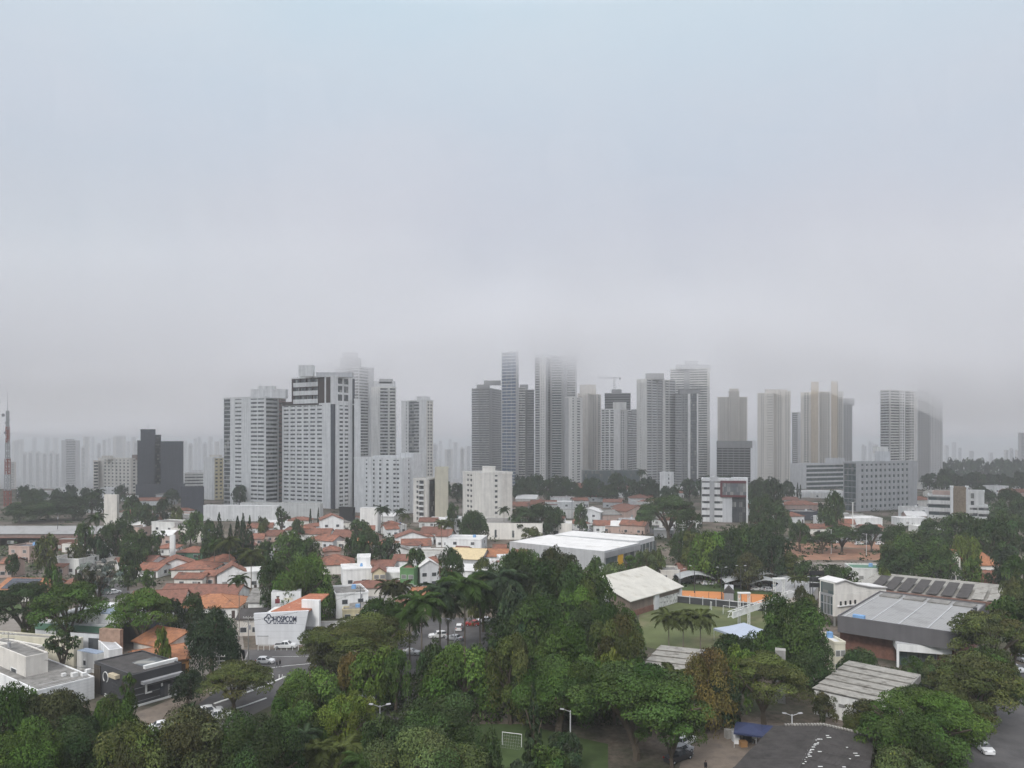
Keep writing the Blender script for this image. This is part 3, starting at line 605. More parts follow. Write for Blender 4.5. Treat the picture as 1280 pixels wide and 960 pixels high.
for a, c, yt, d in [(1077, 1083, 558, 2300), (1085, 1091, 553, 2500), (1092, 1099, 556, 2200), (937, 943, 558, 2400), (941, 946, 552, 2500), (1180, 1188, 557, 2300), (1190, 1197, 553, 2600), (1198, 1203, 560, 2400), (1256, 1262, 563, 1900), (1263, 1268, 562, 1900), (1270, 1276, 563, 1850), (1274, 1284, 541, 1700), (1212, 1219, 564, 2200), (1236, 1243, 566, 2200)]:
    far(a, c, yt, d, rr.choice(['lightgrey', 'grey', 'offwhite']), place='around the cloud-swallowed grey tower')
# tower crane
cr = thing('tower_crane', 'faint grey tower crane with long jib', 'above the concrete tower shell', 'crane', (WX(768, 1005), 1005, 0), 768)
mb = MB(); zt = WZ(471, 1005); zb = WZ(488, 1005) - 2
def lattice(mb, p0, p1, w, n, r):
    p0, p1 = Vector(p0), Vector(p1); d = (p1 - p0).normalized(); a = (d.cross(Vector((0, 1, 0))) if abs(d.y) < 0.9 else d.cross(Vector((1, 0, 0)))).normalized(); b = d.cross(a)
    cs = [a*(w/2) + b*(w/2), a*(-w/2) + b*(w/2), a*(-w/2) - b*(w/2), a*(w/2) - b*(w/2)]
    for c in cs: mb.tube(p0 + c, p1 + c, r, r, 4)
    for i in range(n):
        q0 = p0.lerp(p1, i/n); q1 = p0.lerp(p1, (i+1)/n)
        for j in range(4):
            c0, c1 = cs[j], cs[(j+1) % 4]
            if i % 2: c0, c1 = c1, c0
            mb.tube(q0 + c0, q1 + c1, r*0.7, r*0.7, 4)
lattice(mb, (0, 0, zb), (0, 0, zt), 2.0, 8, 0.22); mb.build('mast', 'grey', cr, 'stuff')
mb = MB(); lattice(mb, (WX(746, 1005) - cr.location.x, 0, zt - 1), (WX(776, 1005) - cr.location.x, 0, zt - 1.5), 1.6, 14, 0.18); mb.build('jib', 'grey', cr, 'stuff')
mb = MB(); mb.box(6.5, 8.5, -0.8, 0.8, zt - 4, zt - 1.2); mb.build('counterweight', 'midgrey', cr)
# lattice radio mast
d = 560; x = WX(9.5, d)
ms = thing('radio_mast', 'tall red and white lattice radio mast with dish aerials', 'standing behind the long dark shed', 'mast', (x, d, 0), 9.5)
H = WZ(500, d)
lv = [0, 12, 24, 36, 48, 60, H - 8]
for i in range(len(lv) - 1):
    mb = MB(); w0 = 3.2*(1 - lv[i]/(H*1.15))
    lattice(mb, (0, 0, lv[i]), (0, 0, lv[i+1]), max(w0, 1.2), 6, 0.3); mb.build('mast_section', 'mastred' if i % 2 == 0 else 'grey', ms, 'stuff')
mb = MB(); mb.tube((0, 0, H - 8), (0, 0, H + 6), 0.16, 0.05, 5); mb.build('spike', 'midgrey', ms)
for zz, xx, r in ((WZ(519, d), -2.2, 1.3), (WZ(541, d), -1.0, 0.9), (WZ(536, d), 1.4, 0.7), (WZ(552, d), 1.6, 0.8), (WZ(528, d), 1.0, 0.6)):
    mb = MB(); mb.tube((xx, -1.6, zz), (xx, -1.0, zz), r, r*0.7, 12); mb.tube((xx, -1.0, zz), (0, 0, zz), 0.1, 0.1, 4); mb.build('dish', 'midgrey', ms)
mb = MB()
for k in range(22):
    z = 20 + k*2.1; a = k*2.4
    mb.box(math.cos(a)*1.5 - 0.25, math.cos(a)*1.5 + 0.25, math.sin(a)*1.5 - 0.2, math.sin(a)*1.5 + 0.2, z, z + 1.7)
mb.build('aerial_panel', 'lightgrey', ms, 'stuff')
# ================================================================== GROUND, ROADS, FIELDS
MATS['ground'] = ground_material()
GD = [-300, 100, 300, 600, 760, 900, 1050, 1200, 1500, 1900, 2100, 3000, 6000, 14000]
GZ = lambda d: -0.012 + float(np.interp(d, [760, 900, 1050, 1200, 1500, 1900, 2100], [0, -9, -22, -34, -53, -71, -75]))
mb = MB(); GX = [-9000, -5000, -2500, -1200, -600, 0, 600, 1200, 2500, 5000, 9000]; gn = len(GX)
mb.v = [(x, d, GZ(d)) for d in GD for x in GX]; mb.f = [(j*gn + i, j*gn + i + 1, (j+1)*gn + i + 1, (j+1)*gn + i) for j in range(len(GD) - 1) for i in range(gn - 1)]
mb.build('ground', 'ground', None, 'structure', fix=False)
def gp(*pts): return [G(a, b) for a, b in pts]
structure('road', gp((150, 935), (205, 893), (262, 868), (312, 848), (300, 812), (405, 812), (425, 832), (365, 868), (300, 902), (225, 940)), 'asphalt', 0.0)
structure('pavement', gp((165, 893), (225, 870), (262, 860), (268, 866), (240, 886), (190, 915), (165, 912)), 'pavers', 0.008)
structure('parking_road', gp((470, 850), (500, 800), (540, 772), (640, 772), (660, 800), (600, 850)), 'asphalt', 0.0)
structure('car_park', gp((405, 900), (420, 862), (520, 848), (520, 900)), 'asphalt', 0.0)
structure('yard', gp((845, 975), (865, 900), (935, 902), (1000, 905), (960, 975)), 'pavers', 0.0)
structure('side_street', gp((1195, 975), (1225, 905), (1262, 830), (1300, 830), (1330, 975)), 'asphalt', 0.0)
structure('sports_field', gp((796, 806), (800, 758), (850, 750), (985, 762), (1010, 800), (960, 815), (850, 818)), 'turf', 0.0)
structure('clay_court', gp((848, 738), (905, 740), (992, 745.5), (994, 758), (905, 749.5), (852, 744.5)), 'clay', 0.004)
structure('court_apron', gp((852, 744.7), (905, 749.7), (994, 757.2), (996, 766), (905, 757), (848, 751)), 'redsoil', 0.0)
structure('court_walk', gp((912, 740), (922, 740.5), (924, 751.5), (911, 750.5)), 'lawn', 0.008)
structure('court_verge', gp((846, 729), (905, 730), (1000, 735), (996, 746), (905, 740.2), (846, 738.2)), 'lawn', 0.0)
structure('football_lawn', gp((560, 980), (598, 905), (650, 905), (760, 930), (760, 980)), 'lawn', 0.0)
structure('red_earth_lot', gp((975, 676), (1110, 678), (1115, 700), (985, 700)), 'redsoil', 0.0)
structure('avenue', gp((985, 703), (1130, 703), (1130, 713), (985, 712)), 'pavement', 0.0)
structure('parking_lot', gp((705, 655), (860, 655), (880, 667), (700, 667)), 'asphalt', 0.0)
structure('meadow', gp((-30, 752), (25, 755), (32, 768), (10, 780), (-40, 784)), 'lawn', 0.0)
structure('dirt_yard', gp((-30, 768), (30, 766), (45, 800), (-30, 805)), 'pavement', 0.004)
structure('lane', gp((95, 760), (130, 722), (152, 722), (165, 745), (150, 772), (110, 772)), 'asphalt', 0.0)
structure('house_yard', gp((205, 800), (230, 775), (300, 772), (310, 845), (230, 845)), 'pavement', 0.0)
# kerbed median of the avenue with its white posts, lane lines
def strip(name, pts, w, m, z0, z1):
    mb = MB()
    for (a, b) in zip(pts, pts[1:]):
        a, b = Vector(a), Vector(b); t = (b - a).normalized(); n = Vector((-t.y, t.x, 0))*w/2
        mb.hexa([(*(a - n).xy, z0), (*(b - n).xy, z0), (*(b + n).xy, z0), (*(a + n).xy, z0), (*(a - n).xy, z1), (*(b - n).xy, z1), (*(b + n).xy, z1), (*(a + n).xy, z1)])
    return mb.build(name, m, None, 'structure')
med = gp((268, 880), (298, 870), (330, 858), (357, 846))
strip('median_kerb', med, 0.5, 'paintwhite', -0.005, 0.14)
strip('kerb', gp((285, 889), (305, 883), (333, 873)), 0.35, 'paintwhite', -0.005, 0.13)
strip('kerb', gp((262, 867), (312, 848), (306, 826), (311, 813)), 0.3, 'concrete', -0.005, 0.13)
strip('lane_line', gp((330, 836), (360, 832), (392, 829)), 0.22, 'paintwhite', -0.004, 0.006)
strip('lane_line', gp((340, 821), (400, 820)), 0.15, 'paintwhite', -0.004, 0.006)
for i, p in enumerate([(286, 874), (298, 870), (314, 864), (325, 860), (339, 854.5), (353, 848), (341, 847), (349, 848)]):
    g = G(*p); mb = MB(); mb.tube((0, 0, -0.02), (0, 0, 0.75), 0.12, 0.09, 8); mb.tube((0, 0, 0.75), (0, 0, 0.84), 0.09, 0.02, 8)
    o = mb.build('bollard', 'paintwhite'); o.location = g; tag(o, 'short white bollard', 'along the kerbed median of the bending road', 'bollard', p[0], 'white bollards along the median')

# ================================================================== LOW BUILDINGS OF THE MIDDLE DISTANCE AND FOREGROUND
def low(name, desc, place, cat, pc, yb): return Building(name, desc, place, cat, pc, DI(yb))
# big shop with white roof
b = low('store', 'wide grey store with white roof and mustard panel', 'behind the gym shed', 'store', 755, 715)
d = DI(715)
b.block(637, 755, 800, 690, d, 37, None, None, wall='grey', roofm='whiteroof', parapet=0.25, stuff=False)
b.panel('sign_band', 'midgrey', 'r', 755.2, 799.5, 5.2, 7.3, 0.0, 0.5); b.panel('yellow_panel', 'mustard', 'r', 772, 778, 0, 5.2, 0.0, 0.4); b.panel('shop_window', 'greenglass', 'r', 757, 771, 0.3, 5.0, 0.0, 0.15); b.panel('shop_window', 'glass', 'r', 779.5, 798, 0.3, 5.0, 0.0, 0.15)
for px in (660, 683, 708, 731): b.panel('wall_joint', 'midgrey', 'l', px, px + 0.35, 0, 7.2, 0.0, 0.06)
b.done()
b = low('warehouse', 'long low white-roofed warehouse with glazed end', 'directly behind the wide grey store', 'warehouse', 797, 697)
b.block(693, 798, 818, 677, DI(697), 33, None, None, wall='lightgrey', roofm='whiteroof', parapet=0.2, dep=30)
for k in range(5): b.panel('glass_panel', 'greenglass', 'r', 798.5 + k*4.5, 802.2 + k*4.5, 0.4, 5.2, 0.0, 0.12)
b.panel('door', 'dark', 'l', 774, 790, 4.6, 5.8, 0, 0.1); b.done()
b = low('hall', 'small cream hall with one dark door', 'behind the white-roofed warehouse', 'hall', 714, 671)
b.block(687, 715, 717, 655, DI(671), None, None, None, wall='cream', roofm='whiteroof', parapet=0.3); b.panel('door', 'dark', 'l', 692, 698, 0, 3.0, 0, 0.1); b.done()
# gym shed
A = Vector((33.0, 210.0, 0)); D1 = Vector((0.68, 0.733, 0)).normalized(); D2 = Vector((-D1.y, D1.x, 0))*1.0
L, Wd, ez, rz = 28.5, 26.0, 4.7, 9.2
gy = thing('gym_shed', 'big gabled sports shed with cream roof and brown walls', 'beside the sports field', 'shed', A, 788)
mb = MB(); q = [Vector((0, 0, 0)), Vector((0, 0, ez)), D2*(Wd/2) + Vector((0, 0, rz)), D2*Wd + Vector((0, 0, ez)), D2*Wd]
mb.prism([p + D1*0.4 for p in q], D1*(L - 0.8)); mb.build('wall', mat('gymwall', (0.22, 0.175, 0.145), streak=0.2, var=0.15), gy)
def roofslab(mb, e0, e1, r1, r0, t=0.22): mb.slab([e0, e1, r1, r0], t)
up = Vector((0, 0, 1))
mb = MB(); e = -D2*0.8 - up*0.25
roofslab(mb, e - D1*0.5 + up*ez + up*.2, e + D1*(L + .5) + up*ez + up*.2, D1*(L + .5) + D2*(Wd/2) + up*(rz + .22), -D1*0.5 + D2*(Wd/2) + up*(rz + .22)); mb.build('roof', 'creamroof', gy)
mb = MB(); e = D2*(Wd + 0.8) - up*0.25
roofslab(mb, e - D1*0.5 + up*(ez + .2), e + D1*(L + .5) + up*(ez + .2), D1*(L + .5) + D2*(Wd/2) + up*(rz + .2), -D1*0.5 + D2*(Wd/2) + up*(rz + .2)); mb.build('roof', 'creamroof', gy)
def wallpanel(parent, name, m, P, u, n, a, b, n0, n1, z0, z1):
    mb = MB(); mb.fbox(P, u, n, a, b, n0, n1, z0, z1); return mb.build(name, m, parent)
wallpanel(gy, 'mural_panel', mat('mural', (0.62, 0.62, 0.60), blotch=((0.08, 0.08, 0.08), 1.6, 0.52)), Vector((0, 0, 0)), D1, -D2, 15.5, L - 1, 0.0, 0.12, 0.1, 3.0)
wallpanel(gy, 'pillar', 'lightgrey', Vector((0, 0, 0)), D1, -D2, 12.6, 15.2, 0.0, 0.5, 0, ez + .1); wallpanel(gy, 'pillar', 'lightgrey', Vector((0, 0, 0)), D1, -D2, L - 1.2, L - 0.2, 0.0, 0.5, 0, ez + .1)
wallpanel(gy, 'brick_base', 'brick', Vector((0, 0, 0)), D1, -D2, 0.5, 12.5, 0.0, 0.25, 0, 1.6); wallpanel(gy, 'chimney_vent', 'lightgrey', Vector((0, 0, 0)), D2, -D1, 7.0, 9.2, -0.4, 0.3, 0, 6.6)
# field fence, goal, tent, truss
def thin(name, desc, place, cat, px, parts, loc=(0, 0, 0), group=None):
    r = thing(name, desc, place, cat, loc, px, 0, group)
    for (pn, m, mb, kind) in parts: mb.build(pn, m, r, kind)
    return r
a, c = G(846, 753), G(1000, 769)
fe = thing('field_fence', 'dark mesh fence with white top rail', 'between the sports field and the clay court', 'fence', a, 920)
u = (c - a); Lf = u.length; u.normalize(); nn = Vector((u.y, -u.x, 0))
wallpanel(fe, 'top_rail', 'lightgrey', Vector(), u, nn, 0, Lf, -0.05, 0.12, 2.0, 2.2)
for i in range(9):
    wallpanel(fe, 'post', 'lightgrey', Vector(), u, nn, i*Lf/9, i*Lf/9 + 0.14, -0.1, 0.14, 0, 2.6)
    wallpanel(fe, 'mesh_panel', 'darkmetal', Vector(), u, nn, i*Lf/9 + .16, (i + 1)*Lf/9 - .02, -0.03, 0.05, 0.05, 1.96)
a, c = G(868, 730), G(995, 736)
fe = thing('screen_fence', 'long dark hoarding with pale banners', 'in front of the tent-like canopies', 'fence', a, 930)
u = (c - a); Lf = u.length; u.normalize(); nn = Vector((u.y, -u.x, 0))
for i in range(8):
    wallpanel(fe, 'panel', 'darkbrown', Vector(), u, nn, i*Lf/8, (i + 1)*Lf/8 - .08, 0, 0.12, 0, 2.1)
    wallpanel(fe, 'banner', 'offwhite' if i != 6 else 'bluetarp', Vector(), u, nn, i*Lf/8 + .5, (i + .8)*Lf/8, 0.125, 0.16, 0.35 + .1*(i % 3), 1.25)
a, c = G(852, 752), G(958, 762)
fe = thing('court_screen', 'brown windscreen netting', 'along the near edge of the clay court', 'fence', a, 900)
u = (c - a); Lf = u.length; u.normalize(); nn = Vector((u.y, -u.x, 0))
for i in range(6): wallpanel(fe, 'netting', 'brownroof', Vector(), u, nn, i*Lf/6, (i + 1)*Lf/6 - .1, 0, 0.06, 0.1, 1.5)
for i in range(7): wallpanel(fe, 'post', 'darkmetal', Vector(), u, nn, i*Lf/6 - .1, i*Lf/6 - .02, -0.04, 0.1, 0, 3.6)
# small hut between courts
b = low('court_hut', 'tiny dark gabled hut', 'between the two clay courts', 'hut', 918, 752); b.block(905, 917, 918, 742, DI(752), None, None, None, wall='midgrey', parapet=0)
PL, C0, ul, ur, nl, nr_, wl, wr, z0, z1, dd, th, X0 = b.last
mb = MB(); mb.prism([PL - b.loc - ul*.3 + up*z1, C0 - b.loc + ul*.3 + up*z1, (PL + C0)/2 - b.loc + up*(z1 + 2.0)], ur*3.5); mb.build('roof', 'fibredark', b.root); b.done()
def goal(p0, p1, h, desc, place, px, deep):
    r = thing('goal', desc, place, 'goal', p0, px); w = p1 - p0; bk = Vector((w.y, -w.x, 0)).normalized()*deep
    mb = MB(); mb.tube((0, 0, 0), (0, 0, h), .06); mb.build('post', 'paintwhite', r); mb = MB(); mb.tube(w, w + up*h, .06); mb.build('post', 'paintwhite', r)
    mb = MB(); mb.tube(up*h - w.normalized()*.05, w + up*h + w.normalized()*.05, .06); mb.build('crossbar', 'paintwhite', r)
    mb = MB()
    for k in range(9):
        q = w*(k/8); mb.tube(q + up*h*.98, q - bk, .007, .007, 3)
    for k in range(5): mb.tube(up*h*(k/5) - bk*(1 - k/5), w + up*h*(k/5) - bk*(1 - k/5), .007, .007, 3)
    mb.build('net', 'lightgrey', r, 'stuff')
goal(G(904, 767), G(921, 769), 2.3, 'white framed football goal', 'at the far fence of the sports field', 912, -1.2)
goal(G(628, 931), G(652, 934), 2.1, 'small white football goal', 'on the little lawn under the trees', 640, -1.0)
goal(G(888, 762), G(889.5, 762.5), 2.4, 'narrow white target frame', 'by the field fence', 888, -0.5)
c = G(930, 803); s_ = 5.3; ez, az = 2.9, 4.9
tt = thing('marquee', 'pale blue pyramid marquee', 'at the near corner of the sports field', 'tent', c, 931)
mb = MB(); k = [Vector((math.cos(R(a))*s_*1.38, math.sin(R(a))*s_*1.38, ez)) for a in (250, 340, 70, 160)]
for i in range(4):
    a0, a1 = k[i], k[(i+1) % 4]; m0 = a0.lerp(Vector((0, 0, az)), .5) - up*.15; m1 = a1.lerp(Vector((0, 0, az)), .5) - up*.15
    kk = len(mb.v); mb.v += [tuple(a0), tuple(a1), tuple(m1), tuple(m0), (0, 0, az)]; mb.f += [(kk, kk+1, kk+2, kk+3), (kk+3, kk+2, kk+4)]
    mb.v += [tuple(a0 - up*.5), tuple(a1 - up*.5)]; mb.f.append((kk, kk+5, kk+6, kk+1))
o = mb.build('canopy', 'tentblue', tt); md = o.modifiers.new('thick', 'SOLIDIFY'); md.thickness = 0.04
for q in k:
    mb = MB(); mb.tube((q.x*.98, q.y*.98, 0), (q.x*.98, q.y*.98, ez), .06); mb.build('leg', 'paintwhite', tt)
def lat_tower(px, yb, yt, desc, w):
    d = DI(yb); r = thing('lattice_tower', desc, 'carrying the white lattice beam over the sports field', 'tower', (WX(px, d), d, 0), px)
    zt = WZ(yt, d)
    for sx in (-1, 1):
        mb = MB(); lattice(mb, (sx*w, 0, 0), (sx*w, 0, zt), .5, 10, .06); mb.build('leg', 'paintwhite', r, 'stuff')
    mb = MB(); mb.box(-w - .4, w + .4, -.5, .5, zt, zt + .35); mb.build('cap', 'paintwhite', r); return r
lat_tower(930, 783, 742, 'shorter white lattice tower', 1.3); lat_tower(973.5, 770, 724, 'taller white lattice tower', 1.3)
p0 = Vector((WX(913, 195), 195, 4.2)); p1 = Vector((WX(992, 222), 222, 4.4))
tr = thing('lattice_beam', 'long white lattice beam', 'slung between two white lattice towers', 'beam', p0, 950)
mb = MB(); v = p1 - p0; lattice(mb, (0, 0, 0), v, 1.5, 22, .09); mb.build('truss', 'paintwhite', tr, 'stuff')
mb = MB(); u = v.normalized(); n_ = Vector((u.y, -u.x, 0)); mb.fbox(Vector(), u, n_, 0, v.length, .45, .75, -.75, .75); mb.build('side_board', 'paintwhite', tr)
mb = MB(); q = v*.52; mb.tube(q, (q.x, q.y, -4.2), .1); mb.build('prop', 'paintwhite', tr)
# tent-like canopies over the parked cars
for (px, y, w, hh) in [(868, 722, 44, 2.4), (933, 720, 37, 3.2), (955, 722, 36, 3.0), (982, 720, 31, 3.0), (925, 727, 46, 2.2), (952, 729, 40, 2.2), (985, 729, 30, 2.2)]:
    d = DI(y + 8); r = thing('shade_canopy', 'grey arched fabric canopy', 'in the car park beyond the clay court', 'canopy', (WX(px, d), d, 0), px + y*.01, 0, 'arched canopies over parked cars')
    W2 = w*d/F/2; mb = MB(); ny, nx = 5, 11; base = 3.0
    for j in range(ny):
        for i in range(nx):
            a = i/(nx-1); bb = j/(ny-1); z = base + .62*hh*(1 - (2*a - 1)**2)*(.75 + .25*math.sin(bb*math.pi)) - .5*(1 - math.sin(bb*math.pi))*abs(2*a-1)
            mb.v.append(((a - .5)*2*W2, (bb - .5)*9, z))
    for j in range(ny-1):
        for i in range(nx-1): k0 = j*nx + i; mb.f.append((k0, k0+1, k0+nx+1, k0+nx))
    o = mb.build('canopy', 'canopy', r); md = o.modifiers.new('thick', 'SOLIDIFY'); md.thickness = .05
    for sx in (-1, 1):
        for sy in (-4, 4): mb = MB(); mb.tube((sx*W2*.96, sy, 0), (sx*W2*.96, sy, base), .09); mb.build('post', 'darkmetal', r)
b = low('grandstand_building', 'cream and glass angular clubhouse with sweeping white roof', 'on stilts beyond the clay court', 'clubhouse', 1043, 783)
d = DI(783)
b.block(1025, 1043, 1107, 742, d, 68, [(1026, S), (1042, Gz, dict(p=.08, n=4, m='midgrey')), (1043, S)], None, wall='cream', glass='greenglass', z0=2.7, ztop=8.4, parapet=0, fh=2.9)
PL, C0, ul, ur, nl, nr_, wl, wr, z0, z1, dd, th, X0 = b.last
C = C0 - b.loc; mb = MB(); prof = [(0, 11.6), (.18, 12.2), (.4, 10.8), (.7, 9.6), (1.0, 9.0)]
mb.prism([C + ur*(wr*t_) + up*z for t_, z in prof] + [C + ur*wr + up*8.45, C + up*8.45], -ul*wl); mb.build('wall', 'cream', b.root)
mb = MB()
for (t0, za), (t1, zb_) in zip(prof, prof[1:]): mb.hexa([C + ur*(wr*t0) + ul*.6 + up*(za+.02), C + ur*(wr*t1) + ul*.6 + up*(zb_+.02), C + ur*(wr*t1) - ul*(wl+.6) + up*(zb_+.02), C + ur*(wr*t0) - ul*(wl+.6) + up*(za+.02), C + ur*(wr*t0) + ul*.6 + up*(za+.3), C + ur*(wr*t1) + ul*.6 + up*(zb_+.3), C + ur*(wr*t1) - ul*(wl+.6) + up*(zb_+.3), C + ur*(wr*t0) - ul*(wl+.6) + up*(za+.3)])
mb.build('roof', 'whiteroof', b.root); b.panel('ledge', 'white', 'r', 1046, 1075, 5.2, 5.5, 0.0, 0.6)
for k in range(4): b.panel('lamp', 'dark', 'r', 1049 + k*6, 1050.6 + k*6, 5.55, 6.6, 0.1, 0.45)
b.panel('glass_wall', 'greenglass', 'l', 1026.5, 1042, 8.5, 11.4, 0.0, 0.15)
for px in (1027, 1042, 1062, 1085): b.panel('stilt', 'concrete', 'l' if px < 1043 else 'r', px, px + .8, 0, 2.7, -.5, 0)
b.done()
# long brown-edged pavilion with dark roof panels
d = DI(785); b = low('pavilion', 'long pavilion with rust brown eaves and dark roof panels', 'behind the grey box hall', 'pavilion', 1255, 785)
b.block(1065, 1255, 1300, 757, d, 37.5, None, None, wall='midgrey', roofm='fibrelight', parapet=0, dep=33)
PL, C0, ul, ur, nl, nr_, wl, wr, z0, z1, dd, th, X0 = b.last; P = PL - b.loc; wr = min(wr, 33)
mb = MB(); mb.fbox(P, ul, nl, -.5, wl + .5, -.3, .9, z1 - 1.6, z1 + .5); mb.build('eaves', 'brownroof', b.root)
for i in range(9):
    a0 = wl*(.10 + .88*i/9); mb = MB(); mb.hexa([P + ul*(a0 + .4) - nl*2 + up*(z1 + .5), P + ul*(a0 + 3.3) - nl*2 + up*(z1 + .5), P + ul*(a0 + 3.3) - nl*19 + up*(z1 + 1.6), P + ul*(a0 + .5) - nl*19 + up*(z1 + 1.6), P + ul*(a0 + .5) - nl*2 + up*(z1 + .62), P + ul*(a0 + 3.3) - nl*2 + up*(z1 + .62), P + ul*(a0 + 3.3) - nl*19 + up*(z1 + 1.72), P + ul*(a0 + .5) - nl*19 + up*(z1 + 1.72)])
    mb.build('roof_panel', 'fibredark' if i < 7 else 'fibrelight', b.root)
b.done()
# grey box hall
d = DI(845); b = low('box_hall', 'large grey box hall with pale metal roof', 'right of the angular clubhouse', 'hall', 1198, 845)
b.block(1047, 1198, 1232, 794, d, 40, None, None, wall=mat('hallgrey', (0.125, 0.12, 0.125), streak=.08, var=.08) and 'hallgrey', roofm='zinc', parapet=.45, z0=5.3, ztop=8.7, dep=31)
b.block(1050, 1196, 1228, 800, d + 3, 40, None, None, wall='brick', roofm='grey', parapet=0, ztop=5.32)
b.block(1047, 1198, 1232, 794, d, 40, None, None, wall='hallgrey', z0=5.34, ztop=5.36, parapet=0, roofm='dark')
PL, C0, ul, ur, nl, nr_, wl, wr, z0, z1, dd, th, X0 = b.last; P = PL - b.loc; z1 = 8.7
for i in range(4):
    a0 = wl*(.06 + .23*i); mb = MB(); mb.fbox(P, ul, nl, a0, a0 + wl*.19, -wr + 2, -wr + 6.5, z1 + .15, z1 + .45); mb.build('roof_panel', 'fibre', b.root)
for i in range(5):
    a0 = wl*(.04 + .235*i); mb = MB(); mb.fbox(P, ul, nl, a0, a0 + .3, -wr + 7.2, -.6, z1 + .125, z1 + .24); mb.build('roof_seam', 'grey', b.root)
for i in range(3): mb = MB(); a0 = wl - 1.2; mb.fbox(P, ul, nl, a0, a0 + .8, -wr*.55 - 3*i - 1, -wr*.55 - 3*i, z1 + .12, z1 + 1.1); mb.build('roof_fan', 'darkmetal', b.root)
mb = MB(); mb.fbox(P, ul, nl, 3.0, 5.5, -2.2, -1.0, z1 + .12, z1 + .9); mb.build('tarpaulin', 'bluetarp', b.root)
b.done()
b = low('entrance_portal', 'white flat-topped entrance portal with glass', 'in front of the grey box hall', 'portal', 1190, 840)
b.block(1121, 1190, 1193, 812, DI(840), 18, None, None, wall='white', z0=3.6, ztop=5.2, parapet=0, dep=5)
b.panel('pillar', 'white', 'l', 1121, 1124, 0, 3.6, -.6, 0); b.panel('pillar', 'white', 'l', 1187, 1190, 0, 3.6, -.6, 0); b.panel('glass_wall', 'greenglass', 'l', 1124.5, 1150, .1, 3.55, -2.2, -2.0); b.panel('door', 'glass', 'l', 1151, 1186, .1, 3.5, -2.2, -2.05); b.done()
# weathered fibre-cement roofs in the foreground
def sawtooth(desc, place, A, u, v, w, l, n, ez, step, wall, roofm, px, win=()):
    r = thing('shed_with_ridged_roof', desc, place, 'shed', A, px); u = Vector((*u, 0)).normalized(); v = Vector((*v, 0)).normalized(); n_ = -v
    mb = MB(); mb.fbox(Vector(), u, n_, .3, w - .3, -l + .3, -.3, 0, ez - .05); mb.build('wall', wall, r)
    s = l/n
    for i in range(n):
        a = v*(i*s); q = v*((i + 1)*s + .35); lo, hi = ez + step, ez
        p = [a, a + u*w, q + u*w, q]
        mb = MB(); mb.hexa([p[0] + up*(lo + .03*i), p[1] + up*(lo + .03*i), p[2] + up*(hi + .03*i), p[3] + up*(hi + .03*i), p[0] + up*(lo + .14 + .03*i), p[1] + up*(lo + .14 + .03*i), p[2] + up*(hi + .14 + .03*i), p[3] + up*(hi + .14 + .03*i)])
        mb.build('roof_sheet', roofm, r)
    for a0, a1, z0, z1 in win: wallpanel(r, 'window', 'glass', Vector(), u, n_, a0, a1, -.3, -.24, z0, z1)
    mb = MB(); mb.fbox(Vector(), u, n_, w - .02, w + .25, -l, 0, ez - 1.0, ez + step + .1); mb.build('verge_board', 'concrete', r)
    return r
sawtooth('white-walled shed with weathered grey stepped roof', 'in front of the white entrance portal', Vector((54.8, 136, 0)), (9.7, -9), (14.4, 17), 13.2, 22, 6, 4.4, .24, 'offwhite', 'fibrelight', 1060, [(.8, 2.6, 2.3, 2.9), (3.1, 4.0, 2.3, 2.9), (4.6, 5.5, 2.3, 2.9)])
sawtooth('low shed with weathered stepped roof', 'in front of the three coconut palms', Vector((26.3, 152, 0)), (7.3, -3), (6, 13), 9.5, 17, 4, 3.6, .24, 'concrete', 'fibrelight', 830)
A, Bq, Cq, Dq = Vector((26.5, 98, 0)), Vector((42, 119.5, 0)), Vector((56, 115, 0)), Vector((44, 93, 0))
r = thing('workshop', 'low workshop under dark roof sheets with white patches', 'beside the brick yard', 'workshop', A, 1000)
mb = MB(); mb.prism([p - A + up*.0 for p in (A.lerp(Cq, .03), Bq.lerp(Dq, .03), Cq.lerp(A, .03), Dq.lerp(Bq, .03))], up*4.0); mb.build('wall', 'concrete', r)
nS = 7
for side in (0, 1):
    for i in range(nS):
        e0, e1 = (A, Bq) if side == 0 else (Dq, Cq); r0, r1 = (A + Dq)/2, (Bq + Cq)/2
        f0, f1 = i/nS, (i + 1)/nS + .006
        mb = MB(); zz = .07*(i % 2)
        mb.slab([e0.lerp(e1, f0) - A + up*(4.15 + zz), e0.lerp(e1, f1) - A + up*(4.15 + zz), r0.lerp(r1, f1) - A + up*(5.1 + zz), r0.lerp(r1, f0) - A + up*(5.1 + zz)], .1); mb.build('roof_sheet', 'fibredark', r)
        mb = MB()
        for q_ in range(9):
            g0 = f0 + (f1 - f0)*(q_ + .3)/9; g1 = g0 + .006
            mb.slab([e0.lerp(e1, g0) - A + up*(4.2 + zz), e0.lerp(e1, g1) - A + up*(4.2 + zz), r0.lerp(r1, g1) - A + up*(5.15 + zz), r0.lerp(r1, g0) - A + up*(5.15 + zz)], .06)
        mb.build('corrugation', 'fibredark', r, 'stuff')
rg0, rg1 = (A + Dq)/2 - A, (Bq + Cq)/2 - A
mb = MB(); mb.tube(rg0 + up*5.16, rg1 + up*5.16, .14, .14, 6); mb.build('ridge_cap', 'fibredark', r)
rq = random.Random(3)
